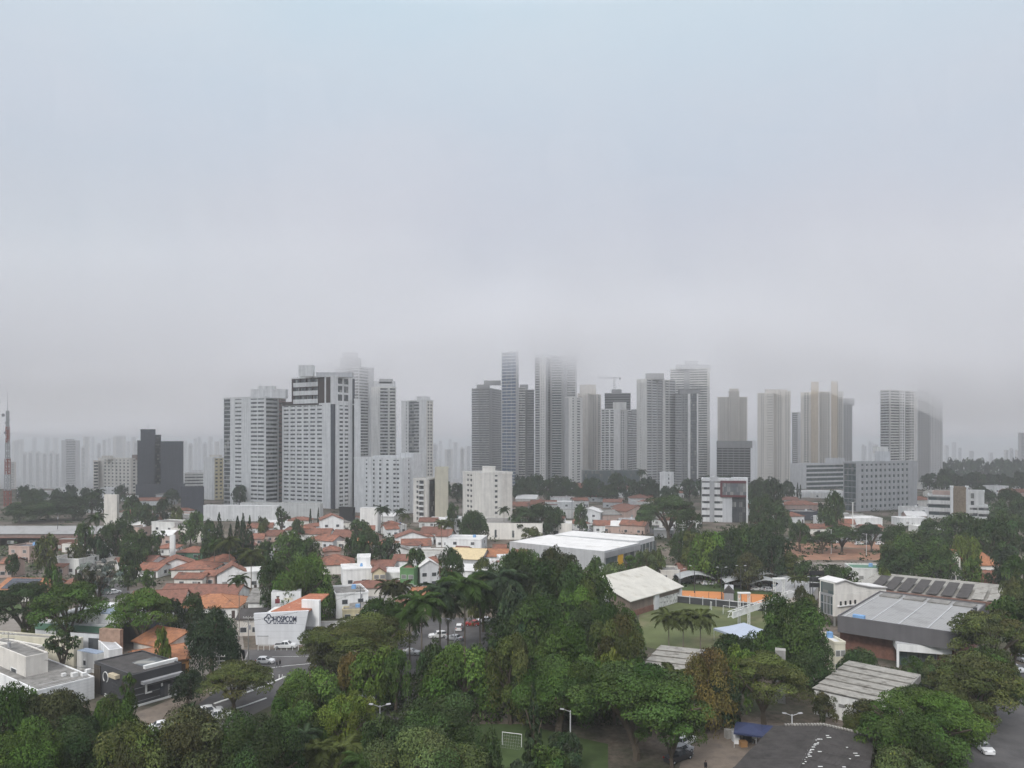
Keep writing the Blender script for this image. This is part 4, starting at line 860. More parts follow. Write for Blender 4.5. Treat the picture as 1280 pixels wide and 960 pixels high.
for i in range(26):
    if i < 15: f = .35 + .42*i/15; p = rg0.lerp(rg1, f) + Vector((rq.uniform(-.3, .3) + .4, rq.uniform(-.2, .2), 5.22 - .03))
    else:
        a = rq.uniform(.15, .85); bb = rq.uniform(.1, .9); p = (Dq - A).lerp(Cq - A, a).lerp(rg0.lerp(rg1, a), bb); p.z = 4.15 + .95*bb + .2
    mb = MB(); L2 = rq.uniform(.1, .34); mb.box(p.x - L2, p.x + L2, p.y - .1, p.y + .1, p.z, p.z + .03); mb.build('roof_patch', 'paintwhite', r)
for i in range(30):
    f = .12 + .86*i/29; p = (Bq - A).lerp(Cq - A, f) + up*(4.32 + .95*(1 - abs(2*f - 1)))
    mb = MB(); mb.box(p.x - .14, p.x + .14, p.y - .35, p.y + .25, p.z - .1, p.z + .12); mb.build('ridge_tile', 'fibrelight', r)
# yard tents and clutter
for (px, y, w, desc) in [(938, 918, 5.0, 'dark navy gazebo with clutter beneath'), (962, 921, 4.2, 'smaller navy gazebo tucked against the workshop roof')]:
    g = G(px, y + 12); r = thing('gazebo', desc, 'at the edge of the brick yard', 'gazebo', g, px, R(-20))
    mb = MB(); h = w/2; k = [(-h, -h, 2.5), (h, -h, 2.5), (h, h, 2.5), (-h, h, 2.5), (-h*.2, -h*.2, 3.3), (h*.2, -h*.2, 3.3), (h*.2, h*.2, 3.3), (-h*.2, h*.2, 3.3), (-h, -h, 2.2), (h, -h, 2.2), (h, h, 2.2), (-h, h, 2.2)]
    mb.v = k; mb.f = [(0, 1, 5, 4), (1, 2, 6, 5), (2, 3, 7, 6), (3, 0, 4, 7), (4, 5, 6, 7), (8, 9, 1, 0), (9, 10, 2, 1), (10, 11, 3, 2), (11, 8, 0, 3)]
    o = mb.build('canopy', 'navy', r); md = o.modifiers.new('t', 'SOLIDIFY'); md.thickness = .04
    for sx in (-1, 1):
        for sy in (-1, 1): mb = MB(); mb.tube((sx*h*.97, sy*h*.97, 0), (sx*h*.97, sy*h*.97, 2.4), .04); mb.build('leg', 'lightgrey', r)
def crate(px, y, sx, sy, sz, m, name, desc, place, rz=0.0, z=0.0):
    g = G(px, y); g.z = z; r = thing(name, desc, place, name.replace('_', ' '), g, px, R(rz)); mb = MB(); mb.box(-sx/2, sx/2, -sy/2, sy/2, 0, sz); mb.build('body', m, r)
    mb = MB(); mb.box(-sx/2 - .03, sx/2 + .03, -sy/2 - .03, sy/2 + .03, sz, sz + .07); mb.build('lid', m, r)
    for q in (-.3, .3): mb = MB(); mb.box(sx*q - .04, sx*q + .04, -sy/2 - .02, -sy/2, .02, sz); mb.build('batten', m, r)
    return r
crate(929, 933, 1.1, .9, .85, 'wood', 'wooden_crate', 'open wooden crate', 'standing on the yard before the navy gazebo', 8)
crate(921, 929, .9, .8, 1.0, 'white', 'freezer_chest', 'white freezer chest', 'under the navy gazebo edge', -10)
crate(918, 926, .8, .7, 1.5, 'grey', 'grey_cabinet', 'tall grey cabinet', 'left of the white freezer chest', 5)
crate(934, 927, 1.2, .8, 1.0, 'darkmetal', 'steel_box', 'dark steel box', 'behind the wooden crate', 12)
crate(912, 922, 1.6, .9, 1.4, 'concrete', 'covered_heap', 'heap under a grey cover', 'left end of the navy gazebo', 20)
g = G(941, 930); r = thing('parasol', 'folded blue and white parasol', 'leaning under the navy gazebo', 'parasol', g, 941)
mb = MB(); mb.tube((0, 0, 0), (.9, .2, 2.3), .03); mb.build('pole', 'lightgrey', r)
for k in range(4): mb = MB(); a = Vector((.25, .05, .8)).lerp(Vector((.9, .2, 2.3)), k/4); c = Vector((.25, .05, .8)).lerp(Vector((.9, .2, 2.3)), (k+1)/4); mb.tube(a, c, .42 - .08*k, .34 - .08*k, 9); mb.build('cloth', 'bluetarp' if k % 2 else 'paintwhite', r)
# ------------------------------------------------------------------ lettering
def text(parent, body, size, m, P, u, depth=0.06, name='lettering', weight=0.0):
    cu = bpy.data.curves.new('t', 'FONT'); cu.body = body; cu.size = size; cu.extrude = depth; cu.align_x = 'LEFT'; cu.offset = weight
    o = bpy.data.objects.new('t', cu); COL.objects.link(o)
    bpy.context.view_layer.update()
    me = bpy.data.meshes.new_from_object(o.evaluated_get(bpy.context.evaluated_depsgraph_get()))
    bpy.data.objects.remove(o); me.materials.clear(); me.materials.append(M(m))
    t = link(name, me, parent); t.location = P; t.rotation_euler = (R(90), 0, math.atan2(u[1], u[0])); return t
# ------------------------------------------------------------------ clinic supplier's sign building (trapezoid white front)
d = DI(806); X = lambda px: WX(px, d); Z = lambda y: WZ(y, d)
bl = Vector((X(320), d, 0)); r = thing('sign_building', 'white trapezoid-fronted building with dark blue lettering and clover emblem', 'above the street crossing', 'building', bl, 350)
x0, x1 = 0, X(377) - X(320); tl, tr_ = X(317) - X(320), X(385.5) - X(320); zt0, zt1 = Z(767), Z(763.5)
mb = MB(); mb.prism([(x0, 0, 0), (x1, 0, 0), (tr_, 0, zt1), (tl, 0, zt0)], (0, .8, 0)); mb.build('front_wall', mat('panelwhite', (0.66, 0.67, 0.69), var=.06, streak=.05), r)
for k in range(1, 5):
    z = k*1.65; mb = MB(); mb.box(x0 + .1 + (tl - x0)*z/8.4 + .05, x1 + (tr_ - x1)*z/8.4 - .15, -.012, 0.0, z, z + .04); mb.build('panel_joint', 'grey', r)
mb = MB(); mb.box(x0 + .2, x1 - .2, .82, 14, 0, 6.2); mb.build('wall', 'offwhite', r)
mb = MB(); mb.box(x0 + .4, X(335) - X(320), -.06, .0, 0, Z(795.5)); mb.build('shutter', 'lightgrey', r)
mb = MB(); mb.box(x0 + .3, X(335) - X(320) + .1, -.1, 0, Z(795.5), Z(794.6)); mb.build('lintel', 'midgrey', r)
lt = text(r, 'HOSPCOM', 2.0, 'logoblue', (X(341.5) - X(320), -.075, Z(777.2)), (1, -.0, 0), .05, weight=0.02)
xs_ = [v.co.x for v in lt.data.vertices]; ys_ = [v.co.y for v in lt.data.vertices]
lt.scale = ((X(370.2) - X(341.5))/(max(xs_) - min(xs_)), 1.42/(max(ys_) - min(ys_)), 1)
mb = MB(); q = 0.0; rq = random.Random(5); zz = Z(779.6)
while q < X(370) - X(342):
    w_ = rq.uniform(.18, .34); mb.box(X(341.8) - X(320) + q, X(341.8) - X(320) + q + w_, -.05, 0, zz, zz + .26); q += w_ + (.06 if rq.random() < .8 else .22)
mb.build('small_lettering', 'logoblue', r, 'stuff')
cx, cz = X(336) - X(320), Z(773.5)
mb = MB(); pts = []
for k in range(4):
    a0 = k*math.pi/2
    for j in range(9):
        a = a0 - R(105) + R(210)*j/8; pts.append(Vector((cx + math.cos(a0)*.62 + math.cos(a)*.47, -.06, cz + math.sin(a0)*.62 + math.sin(a)*.47)))
for a, c in zip(pts, pts[1:] + pts[:1]): mb.tube(a, c, .11, .11, 5)
mb.build('emblem', 'logoblue', r)
mb = MB(); mb.box(cx - .07, cx + .07, -.1, 0, cz - .45, cz + .3); mb.box(cx - .3, cx + .3, -.11, 0, cz, cz + .14); mb.tube((cx, -.1, cz + .42), (cx, 0, cz + .42), .12, .12, 8); mb.build('emblem_figure', 'logoblue', r, 'stuff')
mb = MB(); mb.hexa([(3.2, 1.2, 7.6), (12.5, 1.2, 7.6), (14.2, 15, 9.1), (9.0, 15, 9.1), (3.2, 1.2, 7.9), (12.5, 1.2, 7.9), (14.2, 15, 9.4), (9.0, 15, 9.4)]); mb.build('roof', 'tilespatch', r)
b = low('annex', 'white upper box annex', 'right behind the trapezoid sign front', 'annex', 399, 806); b.block(377, 399, 401, 752, DI(806) + 3, 10, None, None, wall='white', z0=3.6, parapet=.3, dep=8); b.block(378, 398, 400, 776, DI(806) + 3.5, 10, None, None, wall='grey', parapet=0); b.done()
b = low('billboard', 'white billboard wall printed with a red-clad figure', 'behind the patched tile roof', 'billboard', 395, 785)
b.block(339, 376, 377, 739, 200, -12, None, None, wall='white', dep=.4, parapet=0, z0=2); b.block(340, 375, 376, 760, 200.3, -12, None, None, wall='concrete', dep=.3, parapet=0)
b.panel('print', mat('printred', (.20, .04, .05), var=.2) and 'printred', 'l', 344, 350, WZ(750, 203), WZ(744.5, 203), .35, .37); b.panel('print', 'skin', 'l', 346, 349, WZ(744.6, 203), WZ(742.2, 203), .35, .375); b.panel('print', 'dark', 'l', 345.6, 349.4, WZ(742.3, 203), WZ(741, 203), .35, .38); b.panel('print', 'paleyellow', 'l', 355, 366, WZ(747, 203), WZ(743.5, 203), .35, .36)
b.done()
# black shop and white-walled neighbour
d = DI(885)
b = low('shop', 'black shop front with white letter and round emblem', 'behind the brick-paved forecourt', 'shop', 166, 885)
b.block(118, 166, 227, 846, d, 36, None, None, wall='darkmetal', roofm='fibredark', parapet=.35)
PL, C0, ul, ur, nl, nr_, wl, wr, z0, z1, dd, th, X0 = b.last; C = C0 - b.loc; P = PL - b.loc
b.panel('timber_panel', mat('timber', (.075, .06, .045), var=.3), 'l', 118.3, 126, .1, z1 - .2, 0, .12)
for k in range(5): b.panel('slat', 'darkmetal', 'l', 141, 164, .8 + k*.75, 1.2 + k*.75, 0, .22)
b.panel('awning', 'awningcream', 'l', 141, 150, z1 - 1.2, z1 - .5, 0, .9)
b.panel('canopy', 'midgrey', 'r', 176, 226, z1 - 1.8, z1 - 1.25, 0, 1.1); b.panel('base_strip', 'paintwhite', 'r', 166, 226.5, .02, .35, 0, .25); b.panel('glass_door', 'glass', 'r', 200, 212, .4, 2.6, 0, .06)
for k in range(3): b.panel('facade_strip', 'midgrey', 'r', 168, 226, .9 + k*1.25, .96 + k*1.25, 0, .05)
f = lambda px: span(px, X0, dd, th)[1]
q = C + ur*f(181) + nr_*.1; mb = MB()
mb.fbox(q, ur, nr_, 0, .35, 0, .12, 2.0, 3.7); mb.fbox(q, ur, nr_, .35, 1.3, 0, .12, 2.0, 2.28); mb.build('letter', 'paintwhite', b.root)
mb = MB(); mb.fbox(C + ur*f(201), ur, nr_, 0, .35, 0.05, .15, 2.6, 3.2); mb.build('sign_dot', 'paintwhite', b.root)  # white dot of the shop sign, right of the letter
cc = P + ul*(wl*.32) + nl*.12 + up*3.9; pts = [cc + ul*(math.cos(R(a))*1.0) + up*(math.sin(R(a))*1.0) for a in range(-60, 250, 20)]
mb = MB()
for a, c in zip(pts, pts[1:]): mb.tube(a, c, .09, .09, 5)
mb.build('round_emblem', 'paintwhite', b.root)
for k in range(5): mb = MB(); w_ = [.45, .6, .7, .5, .6][k]; mb.fbox(cc - nl*.1, ul, nl, -w_, w_, 0, .08, .5 - .38*k, .64 - .38*k); mb.build('emblem_line', 'paintwhite', b.root)
mb = MB(); mb.fbox(C - ur*0 + ur*1.5 - nr_*3, ur, nr_, 2, wr - 1, 0, .8, z1 + .12, z1 + .75); mb.build('roof_beam', 'offwhite', b.root)
mb = MB(); mb.fbox(C - nr_*5.2, ur, nr_, 4, wr - 1, -3, 1.6, z1 + .14, z1 + .3); mb.build('skylight', 'glassgrey', b.root)
b.done()
b = low('white_hall', 'low hall with plain white side wall and grey roof', 'left of the black shop front', 'hall', 48, 892)
b.block(-25, 47, 118, 865, 136, 36, None, None, wall='white', roofm='fibre', parapet=.3, dep=18)
PL, C0, ul, ur, nl, nr_, wl, wr, z0, z1, dd, th, X0 = b.last; C = C0 - b.loc
for i in range(9): mb = MB(); mb.fbox(C, ur, nr_, .2, wr - .2, .02, .05, .4 + i*.6, .43 + i*.6); mb.build('wall_joint', 'lightgrey', b.root)
for (i, j, s_) in ((10.5, 3, 1.0), (12.5, 2.2, .8), (14.5, 3.5, .9), (9.2, 5.2, .7)): mb = MB(); mb.fbox(C - nr_*j, ur, nr_, i*.7, i*.7 + s_, -s_, 0, z1 + .13, z1 + .13 + s_*.8); mb.build('air_conditioner', 'offwhite', b.root)
b.done()
def box(name, desc, place, cat, pl, pc, pr, yb, yt, th, wall, roof='fibre', par=.35, wins=(), z0=0, dep=10.0, extra=None):
    b = low(name, desc, place, cat, pc, yb); b.block(pl, pc, pr, yt, DI(yb), th, None, None, wall=wall, roofm=roof, parapet=par, z0=z0, dep=dep)
    for w in wins: b.window(*w, **({'name': 'window'}))
    if extra: extra(b)
    return b.done()
NB = 'near the black shop front'
box('flat_house', 'beige cube house with flat roof', 'on the roof of the low white-walled hall', 'house', -4, 32, 60, 873, 823, 36, 'beige', 'fibre', .3, [('l', 14, 21, 835, 843)], z0=4.1)
box('flat_house', 'stepped pale beige parapet house', 'behind the beige cube house', 'house', -10, 42, 56, 852, 812, 25, 'cream', 'fibre', .3)
box('long_wall_building', 'long building with plain cream wall', 'behind the two beige flat houses', 'building', -20, 92, 104, 838, 802, 14, 'paleyellow', 'fibrelight', .3)
box('annex', 'white corrugated annex with dark glass door', 'behind the sparse leaf tree', 'annex', 88, 126, 127, 832, 794, 12, 'lightgrey', 'fibre', .2, extra=lambda b: b.panel('glass_door', 'glass', 'l', 111, 125, .2, 6.0, 0, .1))
box('stone_cube', 'pinkish stone-clad cube', 'beside the orange house', 'building', 124, 150, 154, 835, 789, 14, mat('pinkstone', (.36, .24, .18), var=.3, scale=1.0, bump=.4) and 'pinkstone', 'fibre', .25, dep=6)
def gh(b):
    b.panel('fascia', 'greenwall', 'l', 45, 145, WZ(792, DI(818)), WZ(784.5, DI(818)), 0, .35)
    PL, C0, ul, ur, nl, nr_, wl, wr, z0, z1, dd, th, X0 = b.last; P = PL - b.loc
    mb = MB(); mb.fbox(P, ul, nl, 5, wl - .3, -14, -2, z1 + .1, z1 + 2.2); mb.build('upper_wall', 'white', b.root)
    mb = MB(); a, c = 14, wl - .2; mb.hexa([P + ul*a - nl*2.5 + up*(z1 + 2.3), P + ul*c - nl*2.5 + up*(z1 + 2.3), P + ul*(c - 1) - nl*15 + up*(z1 + 3.6), P + ul*(a + 6) - nl*15 + up*(z1 + 3.6), P + ul*a - nl*2.5 + up*(z1 + 2.45), P + ul*c - nl*2.5 + up*(z1 + 2.45), P + ul*(c - 1) - nl*15 + up*(z1 + 3.75), P + ul*(a + 6) - nl*15 + up*(z1 + 3.75)]); mb.build('roof_sheet', 'blueroof', b.root)
    mb = MB(); mb.fbox(P, ul, nl, 14, 16, -1.8, -.6, z1 + .12, z1 + 1.2); mb.build('air_conditioner', 'offwhite', b.root)
box('hall', 'white hall with green fascia and pale blue roof', 'under the wide umbrella tree', 'hall', 44, 144, 152, 818, 784, 12, 'lightgrey', 'whiteroof', .3, extra=gh)
box('shed', 'small shed with blue-grey roof', 'between the sparse leaf tree and orange house', 'shed', 96, 121, 133, 842, 818, 25, 'offwhite', 'blueroof', 0, [('l', 104, 108, 825, 832)])
box('white_cube', 'small white cube room', 'left of the orange house', 'building', 122, 136, 153, 846, 814, 50, 'white', 'grey', .25)
box('carport', 'dark open carport with slate roof', 'behind the orange house', 'carport', 143, 188, 212, 808, 779, 20, 'slate', 'fibredark', .2)
box('awning_shed', 'shed with bright pale blue awning', 'right of the dark carport', 'shed', 203, 216, 223, 796, 772, 35, 'white', 'blueroof', 0)
box('rack_shed', 'grey storage shed with pale roof bars', 'left of the dark dense tree', 'shed', 212, 238, 241, 795, 763, 12, 'midgrey', 'grey', .2)
box('wall_block', 'green-grey garden wall', 'below the bright orange hip roof', 'wall', 210, 268, 269, 768, 757, 8, 'greenwall', 'concrete', 0, dep=.4)
# ------------------------------------------------------------------ houses
def house(px, yb, wpx, dep, h, kind, rh, wall, roof, rot, desc, place, win=2, name='house'):
    d = DI(yb); w = wpx*d/F; rz = R(rot); n_ = name
    r = thing(n_, desc, place, 'house', (WX(px, d), d + dep*.5, 0), px, rz)
    hw, hd, o = w/2, dep/2, .45
    mb = MB()
    if kind == 'gable': mb.prism([(-hw, -hd, 0), (-hw, -hd, h), (-hw, 0, h + rh), (-hw, hd, h), (-hw, hd, 0)], (w, 0, 0))
    elif kind == 'cross': mb.prism([(-hw, -hd, 0), (-hw, -hd, h), (0, -hd, h + rh), (hw, -hd, h), (hw, -hd, 0)], (0, dep, 0))
    else: mb.box(-hw, hw, -hd, hd, 0, h)
    mb.build('wall', wall, r)
    t = .2; e = .14
    if kind == 'gable':
        for s in (-1, 1):
            mb = MB(); q = o*rh/hd
            mb.slab([(-hw - o, s*(hd + o), h - q + e + t), (hw + o, s*(hd + o), h - q + e + t), (hw + o, 0, h + rh + e + t), (-hw - o, 0, h + rh + e + t)], t); mb.build('roof', roof, r)
        mb = MB(); mb.tube((-hw - o, 0, h + rh + e + t), (hw + o, 0, h + rh + e + t), .16, .16, 5); mb.build('ridge', roof, r)
    elif kind == 'cross':
        for s in (-1, 1):
            mb = MB(); q = o*rh/hw
            mb.slab([(s*(hw + o), -hd - o, h - q + e + t), (s*(hw + o), hd + o, h - q + e + t), (0, hd + o, h + rh + e + t), (0, -hd - o, h + rh + e + t)], t); mb.build('roof', roof, r)
        mb = MB(); mb.tube((0, -hd - o, h + rh + e + t), (0, hd + o, h + rh + e + t), .16, .16, 5); mb.build('ridge', roof, r)
    elif kind == 'hip':
        a = max(0.0, hw - hd); q = max(0.0, hd - hw); z0, z1 = h + .05, h + rh
        c = [(-hw - o, -hd - o, z0), (hw + o, -hd - o, z0), (hw + o, hd + o, z0), (-hw - o, hd + o, z0)]
        r0, r1 = ((-a, 0, z1), (a, 0, z1)) if a > 0 else ((0, -q, z1), (0, q, z1))
        mb = MB(); mb.v = c + [r0, r1] + [(x, y, z - t) for x, y, z in c]
        mb.f = [(0, 1, 5, 4), (1, 2, 5), (2, 3, 4, 5), (3, 0, 4)] if a > 0 else [(0, 1, 4), (1, 2, 5, 4), (2, 3, 5), (3, 0, 4, 5)]
        mb.f += [(6, 9, 8, 7)] + [(i, 6 + i, 6 + (i+1) % 4, (i+1) % 4) for i in range(4)]
        mb.build('roof', roof, r)
        for k in c: mb = MB(); mb.tube(Vector(k) + Vector((0, 0, .03)), r0 if k[0] < 0 and a > 0 or k[1] < 0 and a <= 0 else r1, .12, .12, 4); mb.build('ridge', roof, r)
    elif kind == 'mono':
        mb = MB(); mb.slab([(-hw - o, -hd - o, h + .2), (hw + o, -hd - o, h + .2), (hw + o, hd + o, h + rh + .2), (-hw - o, hd + o, h + rh + .2)], t); mb.build('roof', roof, r)
    else:
        mb = MB(); mb.box(-hw + .2, hw - .2, -hd + .2, hd - .2, h, h + .06); mb.build('roof', roof, r)
        mb = MB()
        for s in (-1, 1): mb.box(-hw - .03, hw + .03, s*hd - .13, s*hd + .13, h, h + .5); mb.box(s*hw - .12, s*hw + .12, -hd + .13, hd - .13, h, h + .5)
        mb.build('parapet', wall, r)
    rq = random.Random(int(px*13 + yb)); st = max(1, int(h/2.9))
    for f in range(st):
        for i in range(win):
            x = -hw + w*(i + .5)/win + rq.uniform(-.3, .3); ww = min(.75, w*.18); z = 1.0 + f*2.9
            mb = MB(); mb.box(x - ww - .08, x + ww + .08, -hd - .07, -hd, z - .08, z + 1.28); wo = mb.build('window', 'lightgrey', r)
            mb = MB(); mb.box(x - ww, x + ww, -hd - .09, -hd - .01, z, z + 1.2); mb.build('pane', 'glass', wo)
    if win and w > 6: mb = MB(); mb.box(hw - 1.6, hw - .7, -hd - .06, -hd, .02, 2.1); mb.build('door', 'darkbrown', r)
    if win and w > 6:
        mb = MB(); x = hw + .01; mb.box(x - .02, x + .06, -.7, .7, 1.0 + 2.9*(st - 1), 2.2 + 2.9*(st - 1)); mb.build('window', 'glass', r)
    if kind == 'flat' and rq.random() < .6: mb = MB(); mb.tube((hw*.4, hd*.3, h + .06), (hw*.4, hd*.3, h + 1.2), .8, .65, 10); mb.build('water_tank', rq.choice(['bluetarp', 'lightgrey', 'white']), r)
    return r
T, TD, TO = 'tiles', 'tilesdark', 'tilesorange'
A1, A2, A3 = 'in the red-roofed quarter by the cypresses', 'just behind the trapezoid sign front', 'at the far left beyond the umbrella trees'
for a in [
 (236, 700, 33, 11, 3.2, 'hip', 1.9, 'greenwall', T, 0, 'green-walled house with hipped tile roof', 'beside the white water column'),
 (206, 694, 24, 9, 3.0, 'hip', 1.6, 'offwhite', T, 10, 'small hipped tile house', 'left of the white water column'),
 (183, 712, 34, 10, 3.0, 'hip', 1.8, 'pink', T, 12, 'red hipped house', A1), (186, 722, 30, 9, 2.6, 'gable', 1.8, 'offwhite', T, -10, 'red gabled house', A1),
 (212, 718, 42, 11, 3.2, 'cross', 2.4, 'white', T, 25, 'red house with white front gable', A1), (238, 722, 50, 12, 3.0, 'hip', 2.2, 'cream', T, 5, 'broad red hipped house', A1),
 (272, 712, 44, 11, 3.2, 'hip', 2.0, 'offwhite', T, -8, 'red hipped house', A1), (236, 735, 36, 7, 3.0, 'gable', 1.2, 'cream', T, -3, 'low cream tiled house', A1),
 (258, 733, 20, 7, 3.4, 'mono', .8, 'pink', T, 0, 'narrow pink lean-to house', A1), (284, 735, 36, 9, 4.6, 'cross', 2.8, 'white', T, 22, 'white two-storey house with gable end', 'above the long dark tile roof'),
 (248, 757, 98, 10, 3.0, 'gable', 2.2, 'offwhite', TD, -3, 'long house under dark brown tiles', 'behind the bright orange hip roof'), (258, 773, 72, 13, 3.0, 'hip', 2.6, 'offwhite', TO, 4, 'wide house with bright orange hip roof', 'left of the tall slim palm'),
 (188, 768, 62, 13, 2.8, 'gable', 2.6, 'cream', TD, 14, 'brown-tiled house with low gable', 'left of the bright orange hip roof'), (150, 772, 40, 6, 3.2, 'mono', 1, 'offwhite', 'fibre', 25, 'long lean-to with pale roof', 'along the lane by the umbrella trees'),
 (28, 752, 70, 12, 3.2, 'gable', 2.6, 'beige', TO, -4, 'orange-tiled house covered in solar panels', A3), (84, 752, 40, 10, 3.6, 'cross', 2.2, 'cream', T, 30, 'pinkish gabled house with cream end wall', A3),
 (83, 718, 44, 10, 5.5, 'flat', 0, 'offwhite', 'fibre', -12, 'white two-storey flat house', A3), (26, 703, 30, 9, 6.2, 'flat', 0, 'pink', 'solar', -10, 'pink house with solar roof', A3), (6, 722, 16, 8, 5, 'gable', 1.5, 'pink', T, 5, 'pink gabled house', A3),
 (132, 714, 24, 9, 3.5, 'hip', 1.4, 'beige', 'fibre', 5, 'low grey-roofed house', A3), (146, 716, 14, 9, 3.2, 'gable', 1.6, 'offwhite', T, 40, 'small tiled house', A3), (118, 690, 44, 10, 3, 'flat', 0, 'offwhite', 'fibrelight', -5, 'long pale flat shed', A3), (85, 688, 40, 9, 4.5, 'flat', 0, 'brick', 'fibre', 0, 'brick block', A3), (30, 682, 60, 9, 3.6, 'gable', 1.4, 'brick', TD, 0, 'brick row house', A3),
 (208, 672, 36, 12, 7.5, 'flat', 0, 'offwhite', 'fibre', -18, 'white two-storey block', 'above the green-walled house'), (230, 678, 30, 10, 6.5, 'flat', 0, 'beige', 'fibre', -12, 'beige concrete block', 'above the green-walled house'), (250, 678, 26, 9, 5.0, 'flat', 0, 'beige', 'fibre', -12, 'low beige block', 'above the green-walled house'), (191, 661, 16, 8, 9, 'hip', 1.6, 'brick', 'fibre', 15, 'brick turret house', 'above the green-walled house'), (222, 646, 34, 10, 4, 'hip', 1.5, 'beige', 'tiles', 0, 'beige house', 'above the green-walled house'),
 (305, 735, 26, 10, 5.0, 'flat', 0, 'white', 'whiteroof', 15, 'white flat wall house', 'right of the white gable house'), (322, 770, 30, 10, 4.6, 'mono', 1.2, 'beige', 'fibre', 10, 'beige lean-to house', A2), (308, 795, 30, 12, 4.2, 'gable', 1.2, 'beige', 'fibredark', 8, 'dark-roofed house', A2), (330, 778, 40, 10, 5.4, 'gable', 1.2, 'offwhite', 'fibre', 0, 'grey-roofed house', A2),
]: house(*a)
B1, B2, B3, B4 = 'below the long white apartment slab', 'below the white twelve-storey block', 'among the crowded roofs left of the wide grey store', 'between the umbrella palms and the white flat houses'
for a in [
 (411, 668, 28, 11, 7.5, 'cross', 2.6, 'white', T, 18, 'white gabled villa', B1), (372, 672, 34, 10, 4, 'hip', 1.8, 'offwhite', T, 8, 'red hipped house', B1), (392, 676, 40, 10, 3.2, 'gable', 2, 'offwhite', T, 0, 'red gabled house', B1), (404, 684, 38, 11, 3.2, 'hip', 2.2, 'cream', T, 10, 'cream house under red hip roof', B1), (430, 682, 28, 10, 4, 'gable', 2.6, 'offwhite', TD, -10, 'brown gabled house', B1), (345, 662, 40, 12, 3.6, 'flat', 0, 'white', 'whiteroof', 0, 'low white house', B1), (322, 668, 30, 10, 3.2, 'gable', 2, 'white', T, 12, 'small tiled house', B1), (455, 672, 22, 9, 3.6, 'gable', 1.7, 'offwhite', T, 10, 'tiny tiled house', B1),
 (414, 718, 46, 13, 3.6, 'hip', 3.0, 'cream', T, 14, 'villa under a broad red hip roof', 'left of the white cube houses'), (412, 710, 20, 8, 6.6, 'hip', 1.6, 'pink', T, 14, 'upper storey of red roofs', 'left of the white cube houses'),
 (441, 733, 36, 11, 5.6, 'flat', 0, 'white', 'whiteroof', 16, 'white cube house', B3), (452, 728, 16, 8, 8.4, 'flat', 0, 'white', 'whiteroof', 10, 'taller white cube', B3), (471, 738, 16, 8, 6, 'cross', 1.4, 'yellow', TD, 10, 'yellow gabled house', B3), (466, 748, 56, 10, 3.4, 'hip', 1.5, 'beige', TD, 6, 'low house under grey-brown hip roof', B3), (430, 772, 40, 12, 6.5, 'flat', 0, 'white', 'fibre', 22, 'white flat-roofed house with window row', B3), (457, 775, 44, 9, 3.4, 'mono', 1.0, 'offwhite', 'fibre', 12, 'low grey lean-to', B3), (440, 778, 26, 4, 3.2, 'flat', 0, 'yellow', 'fibre', 8, 'yellow and white garden house', B3),
 (491, 733, 30, 10, 4.4, 'flat', 0, 'white', 'whiteroof', -6, 'white flat house', B3), (511, 738, 18, 9, 7, 'flat', 0, 'greenpaint', T, -8, 'bright green block house', B3), (530, 735, 24, 12, 7.2, 'cross', 2, 'lightgrey', 'whiteroof', 18, 'pale grey gabled house', B3), (528, 752, 40, 8, 2.8, 'gable', 1, 'offwhite', 'fibre', -4, 'small grey-roofed house', B3), (527, 764, 28, 10, 3.6, 'gable', 2.2, 'pink', TO, 14, 'house with bright orange roof', 'behind the big palms'), (505, 775, 24, 8, 3, 'mono', .8, 'brick', T, 6, 'brick lean-to', 'behind the big palms'), (547, 730, 40, 9, 2.8, 'gable', 1.4, 'offwhite', T, 0, 'low red house', B3),
 (586, 712, 44, 13, 4.0, 'gable', 3.0, 'grey', mat('paletile', (.58, .47, .29), var=.15, scale=1) and 'paletile', -16, 'house with pale yellow roof', B3), (615, 710, 40, 11, 4.4, 'gable', 2, 'offwhite', TO, -6, 'orange-roofed house', B3), (632, 716, 18, 9, 5.2, 'flat', 0, 'white', 'whiteroof', 10, 'plain white block', B3), (585, 728, 50, 8, 4.0, 'mono', 1, 'white', 'whiteroof', -12, 'long white-roofed shed', B3), (562, 712, 36, 10, 3, 'gable', 2, 'lightgrey', 'fibre', 20, 'grey gabled house', B3), (650, 705, 16, 7, 3.4, 'gable', 1.6, 'pink', T, 0, 'little red house', B3), (582, 692, 46, 14, 6.0, 'flat', 0, 'white', 'whiteroof', -8, 'long white hall', B3),
 (512, 683, 40, 11, 4.0, 'cross', 2.6, 'white', TD, 12, 'brown gabled house', B2), (518, 693, 36, 11, 3.6, 'gable', 2.2, 'offwhite', T, 8, 'red gabled house', B2), (494, 700, 34, 10, 3.4, 'cross', 2, 'offwhite', 'fibre', 15, 'grey-roofed gabled house', B2), (538, 680, 22, 10, 5, 'gable', 2.4, 'white', TD, -10, 'brown tiled house', B2), (556, 684, 18, 10, 5, 'gable', 2.4, 'white', TD, -10, 'narrow brown tiled house', B2), (540, 700, 44, 10, 3.0, 'flat', 0, 'offwhite', 'fibrelight', -4, 'low pale flat house', B2), (566, 668, 20, 12, 8, 'flat', 0, 'grey', 'whiteroof', 5, 'grey white-roofed workshop', B2), (480, 690, 28, 10, 3.2, 'hip', 2, 'offwhite', T, 0, 'red hipped house', B2), (456, 690, 20, 8, 3.4, 'gable', 2, 'pink', TO, 0, 'orange gabled house', B2), (540, 714, 22, 8, 3.4, 'hip', 1.6, 'pink', T, 0, 'red hipped house', B3), (478, 718, 30, 9, 3, 'gable', 1.4, 'beige', TD, -5, 'low brown-roofed house', B3),
]: house(*a)
C1, C2, C3 = 'at the foot of the central skyline towers', 'beyond the car park of white cars', 'right of the bright round tree'
